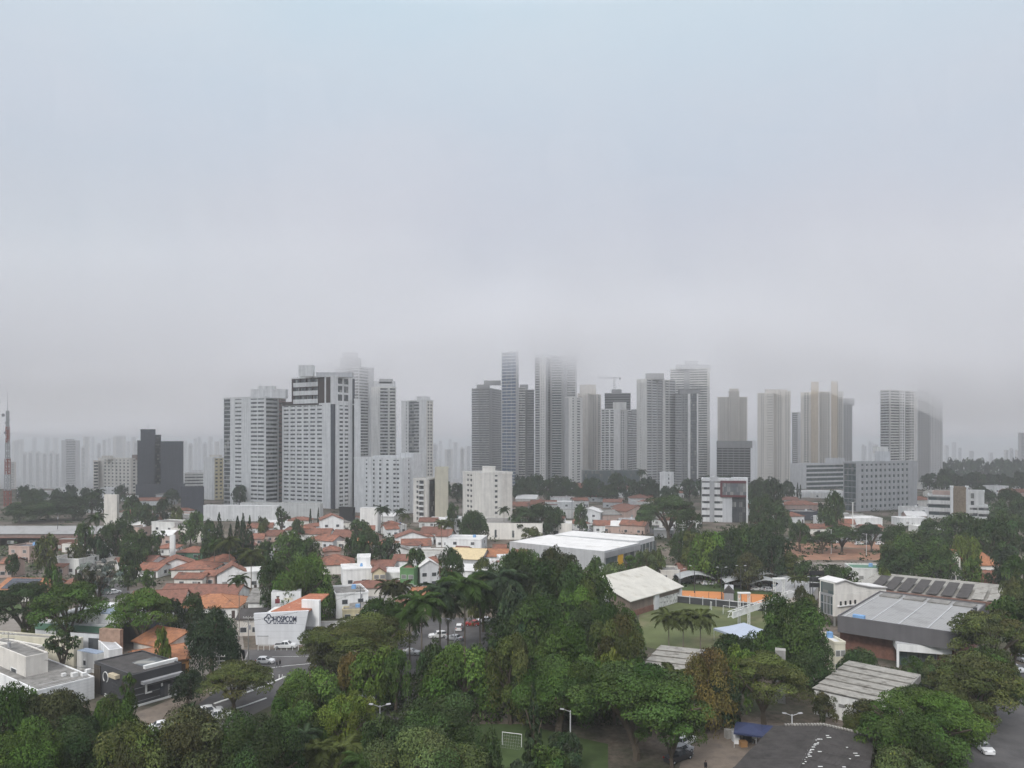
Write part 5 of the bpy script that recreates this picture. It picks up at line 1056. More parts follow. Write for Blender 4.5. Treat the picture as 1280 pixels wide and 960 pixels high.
for a in [
 (660, 632, 26, 14, 5, 'gable', 2.5, 'cream', 'whiteroof', -14, 'cream house under white sheet roof', C1), (680, 640, 32, 12, 5, 'gable', 2.4, 'offwhite', T, 0, 'red gabled house', C1), (650, 640, 36, 11, 4, 'gable', 2.4, 'pink', T, 6, 'pinkish red house', C1), (730, 622, 14, 10, 8, 'gable', 2, 'pink', T, 10, 'narrow pink house', C1), (745, 625, 24, 12, 5.5, 'hip', 2.5, 'white', T, 0, 'white hipped house', C1), (787, 622, 24, 12, 7, 'gable', 2.6, 'white', TD, 14, 'white brown-roofed house', C1), (808, 628, 24, 10, 4, 'gable', 2, 'cream', T, 0, 'cream red-roofed house', C1),
 (822, 634, 40, 12, 4, 'hip', 2, 'pink', T, 4, 'pink hipped house', C1), (805, 645, 20, 10, 4.5, 'gable', 2, 'cream', T, 10, 'cream gabled house', C1), (840, 622, 30, 11, 4, 'gable', 2, 'offwhite', T, -6, 'red gabled house', C1), (868, 618, 44, 14, 6.5, 'flat', 0, 'white', 'whiteroof', -6, 'long white hall', C1), (700, 640, 36, 12, 6.5, 'flat', 0, 'white', 'whiteroof', -3, 'white flat hall', C2), (713, 648, 28, 10, 5, 'flat', 0, 'offwhite', 'fibre', 0, 'low white hall', C2),
 (739, 654, 32, 12, 6.5, 'cross', 2.2, 'white', 'whiteroof', -20, 'white gabled hall', C2), (764, 654, 26, 14, 5, 'gable', 2.2, 'pink', 'fibre', 8, 'pink grey-roofed house', C2), (790, 654, 36, 16, 7, 'cross', 3.2, 'pink', TD, 28, 'pink gable house under dark tiles', C2), (786, 657, 22, 6, 3.4, 'flat', 0, 'lightgrey', 'fibre', 0, 'pale garden wall house', C2), (812, 652, 26, 12, 4.5, 'gable', 2, 'cream', T, -8, 'cream red-roofed house', C2), (722, 612, 20, 9, 4, 'gable', 2, 'white', T, 0, 'little red house', C1),
 (1003, 640, 42, 14, 5, 'hip', 2.5, 'pink', T, 0, 'pink hipped house', C3), (1008, 650, 32, 14, 4.8, 'flat', 0, 'slate', 'fibre', -2, 'dark low shop', C3), (1020, 622, 76, 16, 5, 'flat', 0, 'white', 'whiteroof', -2, 'long white-roofed hall', C3), (1066, 660, 74, 14, 5.2, 'flat', 0, 'white', 'whiteroof', -2, 'long plain white building', C3), (1038, 668, 56, 12, 3, 'gable', 1.6, 'cream', T, 0, 'low cream house with tile roof', C3), (1085, 676, 42, 10, 3.4, 'flat', 0, 'midgrey', 'whiteroof', 0, 'white flat canopy building', C3), (1092, 668, 26, 9, 3.2, 'gable', 1.2, 'pink', T, 0, 'low pink house', C3),
 (1152, 634, 28, 12, 5.5, 'hip', 2.4, 'cream', T, 6, 'cream hipped house', 'left of the terraced office'), (1148, 648, 26, 12, 6.5, 'flat', 0, 'white', 'fibre', 0, 'white flat house', 'left of the terraced office'), (1143, 657, 36, 10, 4, 'flat', 0, 'white', 'whiteroof', 0, 'low white annex with dark windows', 'left of the terraced office'), (1166, 612, 26, 12, 6, 'flat', 0, 'offwhite', 'whiteroof', 0, 'flat white hall', 'behind the terraced office'), (1195, 622, 60, 14, 4, 'gable', 2, 'cream', 'fibrelight', -3, 'long pale-roofed hall', 'behind the terraced office'), (1250, 620, 22, 12, 8.5, 'flat', 0, 'white', 'fibre', 12, 'white cubic house', 'at the far right edge above the wood'), (1272, 624, 26, 12, 5.5, 'gable', 2.6, 'pink', T, 0, 'red-roofed house', 'at the far right edge above the wood'), (1268, 606, 30, 14, 6, 'flat', 0, 'offwhite', 'whiteroof', 0, 'pale flat hall', 'at the far right edge above the wood'),
 (1192, 728, 14, 8, 8.5, 'cross', 2.5, 'cream', TO, 10, 'orange gabled house', 'peeping between trees right of the pavilion'), (1236, 730, 27, 10, 6.5, 'hip', 4.0, 'cream', TO, 0, 'orange hip-roofed house', 'peeping between trees right of the pavilion'), (1245, 742, 34, 8, 4.5, 'gable', 2, 'brick', T, -8, 'brick red barrel-like roof house', 'behind the pavilion roof'), (880, 727, 56, 12, 3.4, 'gable', 1.8, 'beige', TD, -3, 'long house with dark brown tiles', 'beyond the clay court'), (838, 727, 24, 9, 3.6, 'flat', 0, 'beige', 'fibre', 0, 'beige flat hut', 'beyond the clay court'), (858, 712, 11, 5, 5, 'flat', 0, 'lightgrey', 'fibre', 0, 'small grey kiosk', 'beyond the clay court'), (1008, 758, 44, 16, 3.6, 'mono', 1.0, 'beige', 'zinc', -30, 'low shed with grey sheet roof', 'between the clay court and the angular clubhouse'), (1090, 728, 40, 10, 4.5, 'flat', 0, 'offwhite', 'greenwall', -10, 'pale flat house', 'behind the angular clubhouse'), (1048, 843, 14, 8, 6.5, 'flat', 0, 'paleyellow', 'whiteroof', 5, 'pale yellow kiosk', 'left of the grey box hall'), (905, 655+58, 22, 6, 3, 'flat', 0, 'offwhite', 'fibre', 0, 'pale low wall house', 'beyond the clay court'),
 (832, 672, 24, 10, 3.4, 'flat', 0, 'grey', 'whiteroof', -12, 'white flat-roofed garage', 'right of the white-roofed warehouse'), (952, 655, 16, 10, 5, 'gable', 2, 'brick', T, 0, 'brick gabled house', 'right of the dark red glass corner'), (868, 655, 16, 10, 4, 'flat', 0, 'white', 'fibre', 0, 'low white annex', 'left of the white office slab'),
]: house(*a)
# orange house near the black shop
for a in [(182, 848, 58, 12, 3.0, 'gable', 1.6, 'orangewall', TO, 35, 'orange house with low orange tile roof', 'right of the white cube room'), (200, 832, 60, 12, 4.4, 'gable', 2.0, 'beige', TO, -30, 'orange-roofed house with dark window under the eaves', 'left of the dark dense tree')]: house(*a)
# solar panels on the far-left house (parts of it)
solar_house = [o for o, ds, p, x in LAB if 'solar panels' in ds][0]
for i in range(8):
    for j in range(3):
        mb = MB(); x0 = -7 + i*1.25; s0 = .08 + j*.29; f = lambda s: (-6.0 + 6.0*s, 3.62 + 2.6*s)
        (y0, z0), (y1, z1) = f(s0), f(s0 + .27)
        mb.hexa([(x0, y0, z0), (x0 + 1.15, y0, z0), (x0 + 1.15, y1, z1), (x0, y1, z1), (x0, y0, z0 + .07), (x0 + 1.15, y0, z0 + .07), (x0 + 1.15, y1, z1 + .07), (x0, y1, z1 + .07)]); mb.build('solar_panel', 'solar', solar_house)
# long shed, warehouse, water towers, walls at left
house(52, 682, 160, 20, 5.4, 'gable', 2.4, 'brownwall', 'zinc', 0, 'very long shed with pale zinc roof', 'at the far left below the radio mast', 6, 'long_shed')
house(112, 641, 34, 12, 5, 'gable', 1.5, 'offwhite', 'whiteroof', 8, 'white-roofed shed', 'left of the concrete water tower', 2)
box('water_tower', 'square weathered concrete water tower', 'left of the dark slate office block', 'water tower', 130, 146, 149, 664, 619, 20, 'beige', 'concrete', .3, dep=6)
box('warehouse', 'long white warehouse wall', 'at the foot of the long white apartment slab', 'warehouse', 254, 346, 350, 652, 633, 6, 'white', 'whiteroof', .3, dep=18)
box('warehouse', 'pale warehouse with grey roof edge', 'right of the long white warehouse wall', 'warehouse', 300, 400, 404, 648, 630, 6, 'offwhite', 'fibrelight', .3, dep=14)
box('podium', 'dark podium block', 'between the dark slate block and the yellow block', 'building', 226, 254, 255, 645, 609, 5, 'slate', 'grey', .3)
box('podium', 'low dark green podium', 'at the foot of the plain beige tower', 'building', 729, 800, 805, 606, 588, -5, 'greenglass', 'grey', .3)
box('podium', 'dark portal base', 'at the foot of the broad white tower', 'building', 424, 441, 444, 662, 635, 30, 'dark', 'grey', .3, dep=8)
box('gatehouse', 'pale low gatehouse', 'in front of the white twelve-storey block', 'building', 450, 472, 476, 668, 636, 15, 'offwhite', 'grey', .3, dep=8)
box('base_building', 'cream two-storey base with dark doors', 'at the foot of the plain cream block', 'building', 600, 678, 682, 675, 655, 6, 'cream', 'fibre', .3, [('l', 618, 621, 662, 672), ('l', 640, 643, 663, 672)])
box('water_tower', 'white water column', 'beside the green-walled house', 'water tower', 212, 218, 219.5, 703, 669, 25, 'white', 'white', .1, dep=1.4)
box('water_tower', 'small pale concrete water tank', 'behind the spreading three-trunk tree', 'water tower', 969, 982, 984, 880, 815, 20, 'concrete', 'concrete', .15, dep=2.0)
box('garden_wall', 'long grey garden wall', 'right of the trapezoid sign front', 'wall', 379, 444, 446, 808, 792, -14, 'concrete', 'concrete', 0, dep=.4)
box('garden_wall', 'pale wall with brick base', 'right of the white upper box annex', 'wall', 400, 446, 447, 795, 778, -6, 'offwhite', 'concrete', 0, dep=.4)
box('garden_wall', 'low brick wall', 'at the foot of the pale garden wall', 'wall', 398, 432, 433, 797, 789, -6, 'brick', 'brick', 0, dep=.5)
box('garden_wall', 'white yard wall', 'left of the lane near the umbrella tree', 'wall', 42, 68, 70, 800, 782, 40, 'white', 'white', 0, dep=.4)
box('garden_wall', 'long sloping concrete wall', 'right of the long white hall', 'wall', 603, 640, 641, 700, 690, -25, 'concrete', 'concrete', 0, dep=.4)
b = low('railing', 'white parking railing', 'in front of the trapezoid sign front', 'railing', 372, 813)
PLd = DI(813.5)
for i in range(8): mb = MB(); x = WX(322 + i*7.2, PLd) - b.loc.x; mb.tube((x, 0, 0), (x, 0, 1.2), .06, .06, 5); mb.build('post', 'paintwhite', b.root)
mb = MB(); mb.tube((WX(322, PLd) - b.loc.x, 0, 1.1), (WX(372.4, PLd) - b.loc.x, 0, 1.1), .05, .05, 5); mb.build('rail', 'paintwhite', b.root)
# ================================================================== VEHICLES, PEOPLE, POLES
def copy_tree(o, parent=None):
    c = o.copy(); COL.objects.link(c)
    if parent is not None: c.parent = parent
    for ch in o.children: copy_tree(ch, c)
    return c
def car_mesh(L, Wd, prof, wmid):
    """lofted body: side profile (x, z_top) over a sill, tumblehome above the waist"""
    mb = MB(); n = len(prof); rows = []
    for (x, zt) in prof:
        inset = .12 if zt > wmid + .1 else 0.0; end = .12 if x < .05*L or x > .95*L else 0.0
        y = Wd/2 - end
        ring = [(x, -y + .05, .22), (x, -y, .5), (x, -y + .01, min(zt, wmid)), (x, -y + .05 + inset*1.6, zt - .04), (x, -y*.5, zt), (x, y*.5, zt), (x, y - .05 - inset*1.6, zt - .04), (x, y - .01, min(zt, wmid)), (x, y, .5), (x, y - .05, .22)]
        rows.append(len(mb.v)); mb.v += ring
    m = 10
    for a, b in zip(rows, rows[1:]):
        for j in range(m): mb.f.append((a + j, a + (j+1) % m, b + (j+1) % m, b + j))
    mb.f.append(tuple(range(rows[0], rows[0] + m))); mb.f.append(tuple(range(rows[-1] + m - 1, rows[-1] - 1, -1)))
    return mb
def make_car(kind, paint, desc, place, px, loc, rz, group=None):
    Wd = 1.76
    if kind == 'hatch': L = 3.95; prof = [(0, .55), (.04, .78), (.12, .98), (.55, 1.46), (1.2, 1.52), (2.1, 1.48), (2.85, .98), (3.6, .86), (3.9, .66), (3.95, .5)]; g = (.35, 2.8)
    elif kind == 'sedan': L = 4.5; prof = [(0, .55), (.05, .85), (.85, .98), (1.35, 1.36), (2.0, 1.44), (2.7, 1.38), (3.35, .96), (4.2, .84), (4.45, .66), (4.5, .5)]; g = (.9, 3.3)
    elif kind == 'suv': L = 4.5; prof = [(0, .6), (.04, 1.05), (.3, 1.55), (.8, 1.68), (1.6, 1.72), (2.5, 1.66), (3.2, 1.1), (4.15, .98), (4.45, .75), (4.5, .55)]; g = (.25, 3.1)
    else: L = 5.2; prof = [(0, .6), (.03, 1.0), (1.6, 1.0), (1.75, 1.1), (1.9, 1.7), (2.6, 1.76), (3.2, 1.7), (3.9, 1.12), (4.9, 1.0), (5.2, .6)]; g = (1.8, 3.8)
    wm = .95 if kind in ('hatch', 'sedan') else 1.05
    r = thing('pickup_truck' if kind == 'pickup' else 'parked_car', desc, place, 'pickup' if kind == 'pickup' else 'car', loc, px, rz, group)
    mb = car_mesh(L, Wd, [(x, z) for x, z in prof], wm); mb.v = [(x - L/2, y, z) for x, y, z in mb.v]; o = mb.build('body', paint, r)
    for p in o.data.polygons: p.use_smooth = False
    def ztop(x):
        for (xa, za), (xb, zb) in zip(prof, prof[1:]):
            if xa <= x <= xb: return za + (zb - za)*(x - xa)/max(xb - xa, 1e-6)
        return .6
    hi = max(z for _, z in prof)
    xs = [x for x, z in prof if z > wm + .2]; xa, xb = min(xs), max(xs)
    for s in (-1, 1):
        nseg = 2
        for k in range(nseg):
            a0 = xa + (xb - xa)*k/nseg + .06; a1 = xa + (xb - xa)*(k+1)/nseg - .06
            mb = MB(); y0, y1 = s*(Wd/2 + .005), s*(Wd/2 - .19)
            q = [(a0 - L/2 - (.25 if k == 0 else 0), y0, wm + .02), (a1 - L/2 + (.35 if k else 0), y0, wm + .02), (a1 - L/2, y1, hi - .13), (a0 - L/2, y1, hi - .13)]
            mb.prism(q, (0, -s*.03, 0)); mb.build('side_window', 'glass', r)
    i = max(k for k, (x, z) in enumerate(prof) if z > wm + .3)
    (xa_, za_), (xb_, zb_) = prof[i], prof[i+1]
    mb = MB(); q = [Vector((xa_ + .06 - L/2, -Wd*.36, za_ - .03)), Vector((xa_ + .06 - L/2, Wd*.36, za_ - .03)), Vector((xb_ - .04 - L/2, Wd*.44, zb_ + .03)), Vector((xb_ - .04 - L/2, -Wd*.44, zb_ + .03))]; mb.prism([p + Vector((.03, 0, .035)) for p in q], (-.02, 0, -.03)); mb.build('windscreen', 'glass', r)
    j = min(k for k, (x, z) in enumerate(prof) if z > wm + .3)
    (xa_, za_), (xb_, zb_) = prof[j-1], prof[j]
    mb = MB(); q = [Vector((xa_ - L/2, -Wd*.42, za_)), Vector((xa_ - L/2, Wd*.42, za_)), Vector((xb_ - L/2, Wd*.36, zb_ - .04)), Vector((xb_ - L/2, -Wd*.36, zb_ - .04))]; mb.prism([p + Vector((-.03, 0, .035)) for p in q], (.02, 0, -.03)); mb.build('rear_window', 'glass', r)
    for s in (-1, 1):
        for x in (.78, L - .85):
            mb = MB(); mb.tube((x - L/2, s*(Wd/2 - .2), .33), (x - L/2, s*(Wd/2 + .015), .33), .33, .33, 14); w = mb.build('wheel', 'rubber', r)
            mb = MB(); mb.tube((x - L/2, s*(Wd/2 - .05), .33), (x - L/2, s*(Wd/2 + .03), .33), .19, .17, 10); mb.build('rim', 'carsilver', w)
        mb = MB(); mb.box(L/2 - .16, L/2 - .01, s*Wd*.36 - .2, s*Wd*.36 + .2, .62, .78); mb.build('headlight', 'headlamp', r)
        mb = MB(); mb.box(-L/2 - .01, -L/2 + .14, s*Wd*.38 - .14, s*Wd*.38 + .14, .74, .95); mb.build('tail_light', 'tailamp', r)
    if kind == 'pickup': mb = MB(); mb.box(-L/2 + .12, -L/2 + 1.55, -Wd*.4, Wd*.4, 1.0, 1.012); mb.build('cargo_bed', 'dark', r)
    return r
CARP = {}
def car(px, yb, kind, paint, head, desc, place, group=None):
    g = G(px, yb); k = (kind, paint)
    if k in CARP and group:
        r = copy_tree(CARP[k]); r.location = g; r.rotation_euler = (0, 0, R(head)); tag(r, desc, place, 'pickup' if kind == 'pickup' else 'car', px, group); return r
    r = make_car(kind, paint, desc, place, px, g, R(head), group); CARP.setdefault(k, r); return r
car(332, 829, 'hatch', 'carwhite', -2, 'white hatchback driving along the street', 'before the trapezoid sign front')
car(203, 911, 'sedan', 'carwhite', 25, 'white saloon half hidden by foliage', 'on the forecourt of the black shop')
car(263, 893, 'suv', 'carwhite', 28, 'white estate with dark windows', 'waiting in the bending road')
car(272, 899, 'pickup', 'carwhite', 25, 'white pickup beside the white estate', 'at the lower edge of the bending road')
car(357, 810, 'pickup', 'carwhite', 4, 'white pickup parked behind the white railing', 'under the trapezoid sign front')
PK = 'on the road between the tall palms'
car(513, 818, 'sedan', 'carsilver', -10, 'silver saloon', PK); car(547, 797, 'suv', 'carwhite', 200, 'white estate with rear window showing', PK); car(568, 800, 'sedan', 'carsilver', 150, 'silver-blue saloon', PK); car(574, 787, 'suv', 'carwhite', 90, 'white van-like estate seen end on', PK); car(590, 782, 'hatch', 'carred', 180, 'red hatchback in the shade', PK); car(604, 778, 'hatch', 'carwhite', 190, 'white hatchback in the shade', PK)
CP = 'in the shaded car park below the yellow-green trees'
car(487, 874, 'sedan', 'cardark', -15, 'dark saloon with shiny roof', CP); car(474, 874, 'sedan', 'cardark', -10, 'second dark saloon', CP); car(455, 878, 'hatch', 'carsilver', 0, 'silver hatchback', CP)
car(1229, 938, 'sedan', 'carwhite', -97, 'white saloon facing the viewer', 'at the kerb of the side street'); car(1268, 838, 'sedan', 'carwhite', -80, 'white car parked under trees', 'at the top of the side street'); car(1276, 826, 'hatch', 'carsilver', -80, 'silver hatchback', 'at the top of the side street')
car(213, 792, 'hatch', 'carred', 30, 'red car parked beside the pale blue awning', 'in the yard behind the orange house'); car(143, 742, 'hatch', 'carwhite', 60, 'white hatchback', 'on the lane above the umbrella trees'); car(146, 728, 'hatch', 'carwhite', 65, 'white car further up', 'on the lane above the umbrella trees')
car(229, 765, 'suv', 'cardark', 10, 'dark blue estate', 'under the bright orange hip roof')
for (px, yb, h) in [(727, 660, 10), (734, 664, 5), (730, 657, 185), (737, 657, 5), (757, 664, 0), (762, 663, 180), (759, 659, 5), (773, 659, 185), (775, 664, 0), (780, 664, 180), (771, 659, 0), (788, 662, 5), (722, 660, 90)]:
    car(px, yb, 'sedan', 'carwhite', h, 'white car', 'in the car park behind the white-roofed warehouse', 'white cars in the car park behind the warehouse')
for (px, yb, h) in [(1003, 678, 0), (1012, 677, 180), (1019, 678, 0), (1027, 677, 0), (1044, 679, 0), (1053, 678, 180), (1074, 681, 0), (1083, 681, 180), (985, 676, 20), (1100, 681, 0)]:
    car(px, yb, 'hatch', 'cardark' if px % 2 else 'carwhite', h, 'dark car' if px % 2 else 'small pale car', 'in the row along the red earth lot', 'cars parked along the avenue')
for (px, yb, h, c) in [(884, 731, 5, 'carwhite'), (945, 738, 0, 'carwhite'), (953, 738, 180, 'carsilver'), (962, 739, 0, 'carsilver'), (972, 740, 0, 'carwhite'), (982, 741, 180, 'carsilver')]:
    car(px, yb, 'hatch', c, h, 'silver car' if c == 'carsilver' else 'white car', 'under the arched canopies', 'cars under the arched canopies')
car(848, 950, 'pickup', 'cardark', 35, 'dark flatbed truck', 'under the layered tree at the yard'); car(852, 942, 'suv', 'carsilver', 40, 'silver estate', 'behind the dark flatbed truck'); car(857, 930, 'suv', 'carwhite', 45, 'white van half hidden by the layered tree', 'at the back of the yard')
# people
def person(px, yb, desc, place, shirt, trousers, h=1.72, face=0.0, stride=.22):
    g = G(px, yb); r = thing('person', desc, place, 'person', g, px, R(face))
    s = h/1.75
    V = [(0, 0, .95), (0, 0, 1.2), (0, 0, 1.42), (0, -.01, 1.52), (0, -.02, 1.62), (0, -.02, 1.74),
         (.1, 0, .9), (.11, -stride, .5), (.11, -stride*.6, .08), (.11, -stride*.6 - .14, .03), (-.1, 0, .9), (-.11, stride*.8, .5), (-.11, stride*1.5, .1), (-.11, stride*1.5 - .13, .04),
         (.2, 0, 1.4), (.25, .1, 1.13), (.25, 0, .88), (.25, -.04, .79), (-.2, 0, 1.4), (-.25, -.1, 1.13), (-.25, -.16, .9), (-.25, -.2, .82)]
    E = [(0, 1), (1, 2), (2, 3), (3, 4), (4, 5), (0, 6), (6, 7), (7, 8), (8, 9), (0, 10), (10, 11), (11, 12), (12, 13), (2, 14), (14, 15), (15, 16), (16, 17), (2, 18), (18, 19), (19, 20), (20, 21)]
    Rd = [.15, .14, .15, .06, .1, .09, .1, .065, .045, .04, .1, .065, .045, .04, .065, .045, .034, .04, .065, .045, .034, .04]
    me = bpy.data.meshes.new('body'); me.from_pydata([(x*s, y*s, z*s) for x, y, z in V], E, [])
    o = link('body', me, r); sk = o.modifiers.new('s', 'SKIN')
    for i, q in enumerate(me.skin_vertices[0].data): q.radius = (Rd[i]*s*1.02, Rd[i]*s*.85); q.use_root = (i == 0)
    o.modifiers.new('u', 'SUBSURF').render_levels = 1; me.materials.append(M(trousers))
    mb = MB(); mb.tube((0, 0, .98*s), (0, 0, 1.46*s), .19*s, .22*s, 10); mb.build('shirt', shirt, r)
    mb = MB(); mb.tube((0, 0, 1.69*s), (0, .01, 1.8*s), .115*s, .06*s, 9); mb.build('hair', 'dark', r)
    mb = MB(); mb.tube((0, -.06*s, 1.56*s), (0, -.07*s, 1.7*s), .085*s, .09*s, 9); mb.build('face', 'skin', r)
person(350, 834, 'pedestrian in dark clothes crossing', 'the street in front of the sign building', 'clothdark', 'clothdark', face=60)
person(346, 835, 'shorter walking pedestrian in grey', 'beside the dark-clad pedestrian on the street', 'darkmetal', 'clothdark', 1.6, 60)
person(882, 965, 'person in black standing', 'at the near edge of the brick yard', 'clothdark', 'clothdark', face=10, stride=.05)
# motorcycle with rider between the palms
g = G(538, 812); r = thing('motorcycle', 'dark motorcycle', 'on the road between the tall palms', 'motorcycle', g, 538, R(100))
for x in (-.62, .62): mb = MB(); mb.tube((x, -.06, .3), (x, .06, .3), .3, .3, 14); mb.build('wheel', 'rubber', r)
mb = MB(); mb.tube((-.6, 0, .35), (.3, 0, .65), .1, .15, 8); mb.tube((.3, 0, .65), (.62, 0, .3), .05, .05, 6); mb.build('frame', 'cardark', r)
mb = MB(); mb.box(-.55, .1, -.13, .13, .72, .82); mb.build('seat', 'dark', r)
mb = MB(); mb.tube((.35, -.35, 1.0), (.35, .35, 1.0), .025, .025, 6); mb.tube((.35, 0, 1.0), (.5, 0, .6), .03, .03, 6); mb.build('handlebar', 'darkmetal', r)
person(538.3, 811.6, 'rider in black', 'standing over the dark motorcycle', 'clothdark', 'clothdark', face=190, stride=.05)
# poles
def pole(px, yb, yt, desc, place, m='concrete', arm=0, heads=1, r0=.14, cross=False):
    d = DI(yb); h = WZ(yt, d); r = thing('utility_pole' if cross else 'street_lamp', desc, place, 'pole' if cross else 'lamp', (WX(px, d), d, 0), px)
    mb = MB(); mb.tube((0, 0, 0), (0, 0, h), r0, r0*.65, 8); mb.build('post', m, r)
    if cross:
        for z in (h - .5, h - 1.4): mb = MB(); mb.box(-1.2, 1.2, -.08, .08, z, z + .16); mb.build('crossarm', m, r)
        mb = MB()
        for x in (-1.1, -.5, .5, 1.1): mb.tube((x, 0, h - .34), (x, 0, h - .1), .05, .05, 6)
        mb.build('insulator', 'paintwhite', r, 'stuff')
        mb = MB(); mb.tube((.3, -.25, h - 3), (.3, -.25, h - 2), .3, .3, 10); mb.build('transformer', 'midgrey', r)
    else:
        for k in range(heads):
            s = (-1, 1)[k % 2]
            mb = MB(); mb.tube((0, 0, h - .2), (s*1.1, -.2, h + .25), .05, .04, 6); mb.build('arm', m, r)
            mb = MB(); mb.hexa([(s*1.0 - .1, -.4, h + .2), (s*1.7, -.4, h + .3), (s*1.7, .0, h + .3), (s*1.0 - .1, .0, h + .2), (s*1.0, -.35, h + .36), (s*1.6, -.35, h + .42), (s*1.6, -.05, h + .42), (s*1.0, -.05, h + .36)]); mb.build('lamp_head', 'headlamp', r)
    return r
pole(274, 856, 818, 'short concrete utility pole with crossarms', 'between the orange house and the umbrella tree', cross=True); pole(310.5, 826, 770, 'tall pale concrete utility pole', 'left of the trapezoid sign front', cross=True); pole(293, 842, 793, 'grey concrete utility pole', 'beside the dark dense tree', cross=True)
pole(10.5, 860, 790, 'thin grey pole', 'above the beige cube house', cross=True, r0=.09); pole(200, 815, 768, 'green-grey utility pole', 'right of the second umbrella tree', cross=True)
pole(72, 680, 641, 'dark utility pole', 'in front of the long zinc-roofed shed', cross=True, m='darkmetal'); pole(450.5, 782, 733, 'dark slim utility pole', 'by the yellow garden house', cross=True, m='darkmetal', r0=.1); pole(715, 664, 620, 'dark utility pole', 'by the white halls', cross=True, m='darkmetal'); pole(660, 672, 628, 'dark leaning utility pole', 'left of the small cream hall', cross=True, m='darkmetal'); pole(853, 712, 655, 'slim grey utility pole', 'left of the bright round tree', cross=True)
pole(475, 960, 882, 'grey double-headed street lamp', 'between the foreground tree crowns', m='midgrey', heads=2); pole(713, 938, 888, 'pale street lamp', 'left of the layered tree', m='lightgrey'); pole(990, 925, 893, 'short lamp with a bright round head', 'beside the three-trunk tree', m='lightgrey', heads=2); pole(1066, 676, 628, 'white street lamp mast', 'by the long plain white building', m='paintwhite', heads=2, r0=.3); pole(1039, 692, 662, 'thin white street lamp', 'on the red earth lot', m='lightgrey'); pole(1083, 696, 668, 'thin white street lamp', 'on the red earth lot', m='lightgrey'); pole(926, 751, 708, 'dark floodlight mast', 'at the clay court', m='darkmetal', heads=2); pole(902, 750, 710, 'dark floodlight mast', 'at the clay court', m='darkmetal', heads=2); pole(850, 747, 712, 'grey floodlight mast', 'at the clay court', m='midgrey', heads=2); pole(868, 741, 708, 'dark floodlight mast', 'at the clay court', m='darkmetal', heads=1); pole(1016, 765, 722, 'dark floodlight mast', 'left of the angular clubhouse', m='darkmetal', heads=2)
pole(568, 835, 775, 'grey lamp post', 'between the tall palms', m='midgrey', heads=1)
mb = MB(); sc_ = thing('scoreboard', 'black lighting gantry box', 'left of the angular clubhouse', 'gantry', (WX(1021, 222), 222, 0), 1021)
for x in (-2, 2): mb = MB(); mb.tube((x, 0, 0), (x, 0, 11), .12, .12, 6); mb.build('post', 'darkmetal', sc_)
for z in (7.4, 9.2, 11): mb = MB(); mb.box(-2.2, 2.2, -.15, .15, z - 1.3, z); mb.build('panel', 'dark', sc_)

# overhead wires, sagging between the poles
def wires(pa, pb, za, zb, desc, place, n=3, gap=.55):
    d0, d1 = DI(pa[1]), DI(pb[1]); a = Vector((WX(pa[0], d0), d0, za)); b = Vector((WX(pb[0], d1), d1, zb)); r = thing('power_line', desc, place, 'wire', (a.x, a.y, 0), pa[0])
    for k in range(n):
        mb = MB(); last = None
        for i in range(9):
            t = i/8; p = a.lerp(b, t) - Vector((a.x, a.y, 0)) + Vector(((k - (n-1)/2)*gap, 0, -1.1*4*t*(1 - t)))
            if last is not None: mb.tube(last, p, .022, .022, 3)
            last = p
        mb.build('cable', 'dark', r)
wires((274, 856), (293, 842), 8.4, 9.4, 'thin black overhead cables', 'between the concrete poles by the orange house'); wires((293, 842), (310.5, 826), 9.4, 9.0, 'thin black overhead cables', 'between the poles beside the sign building')
wires((160, 884), (274, 856), 6.2, 8.4, 'long drooping black cables', 'across the black shop front'); wires((10.5, 860), (130, 878), 8.5, 6.4, 'thin drooping cables', 'over the low white-walled hall', 2)
wires((310.5, 826), (450.5, 782), 9.0, 9.5, 'long thin cables', 'running behind the olive umbrella tree', 2)
# ================================================================== TREES
def leaf_mesh(name, pos, nrm, size, tint, rng, aspect=.62):
    """many small bent leaf sprays: one quad each, from arrays"""
    n = len(pos); nrm = nrm/np.maximum(np.linalg.norm(nrm, axis=1, keepdims=True), 1e-6)
    a = np.cross(nrm, rng.normal(size=(n, 3))); a /= np.maximum(np.linalg.norm(a, axis=1, keepdims=True), 1e-6); b = np.cross(nrm, a)
    s = size[:, None]; droop = nrm*s*.25
    V = np.stack([pos - a*s, pos - b*s*aspect + droop*.4, pos + a*s - droop, pos + b*s*aspect + droop*.4], axis=1).reshape(-1, 3)
    me = bpy.data.meshes.new(name); me.vertices.add(4*n); me.vertices.foreach_set('co', V.astype(np.float32).ravel())
    me.loops.add(4*n); me.loops.foreach_set('vertex_index', np.arange(4*n, dtype=np.int32))
    me.polygons.add(n); me.polygons.foreach_set('loop_start', np.arange(0, 4*n, 4, dtype=np.int32)); me.polygons.foreach_set('loop_total', np.full(n, 4, dtype=np.int32))
    at = me.attributes.new('tint', 'FLOAT_COLOR', 'POINT'); c = np.ones((n, 4, 4), np.float32); c[:, :, :3] = tint[:, None, :]; at.data.foreach_set('color', c.ravel())
    me.materials.append(LEAF); me.update(calc_edges=True); me.validate(); return me
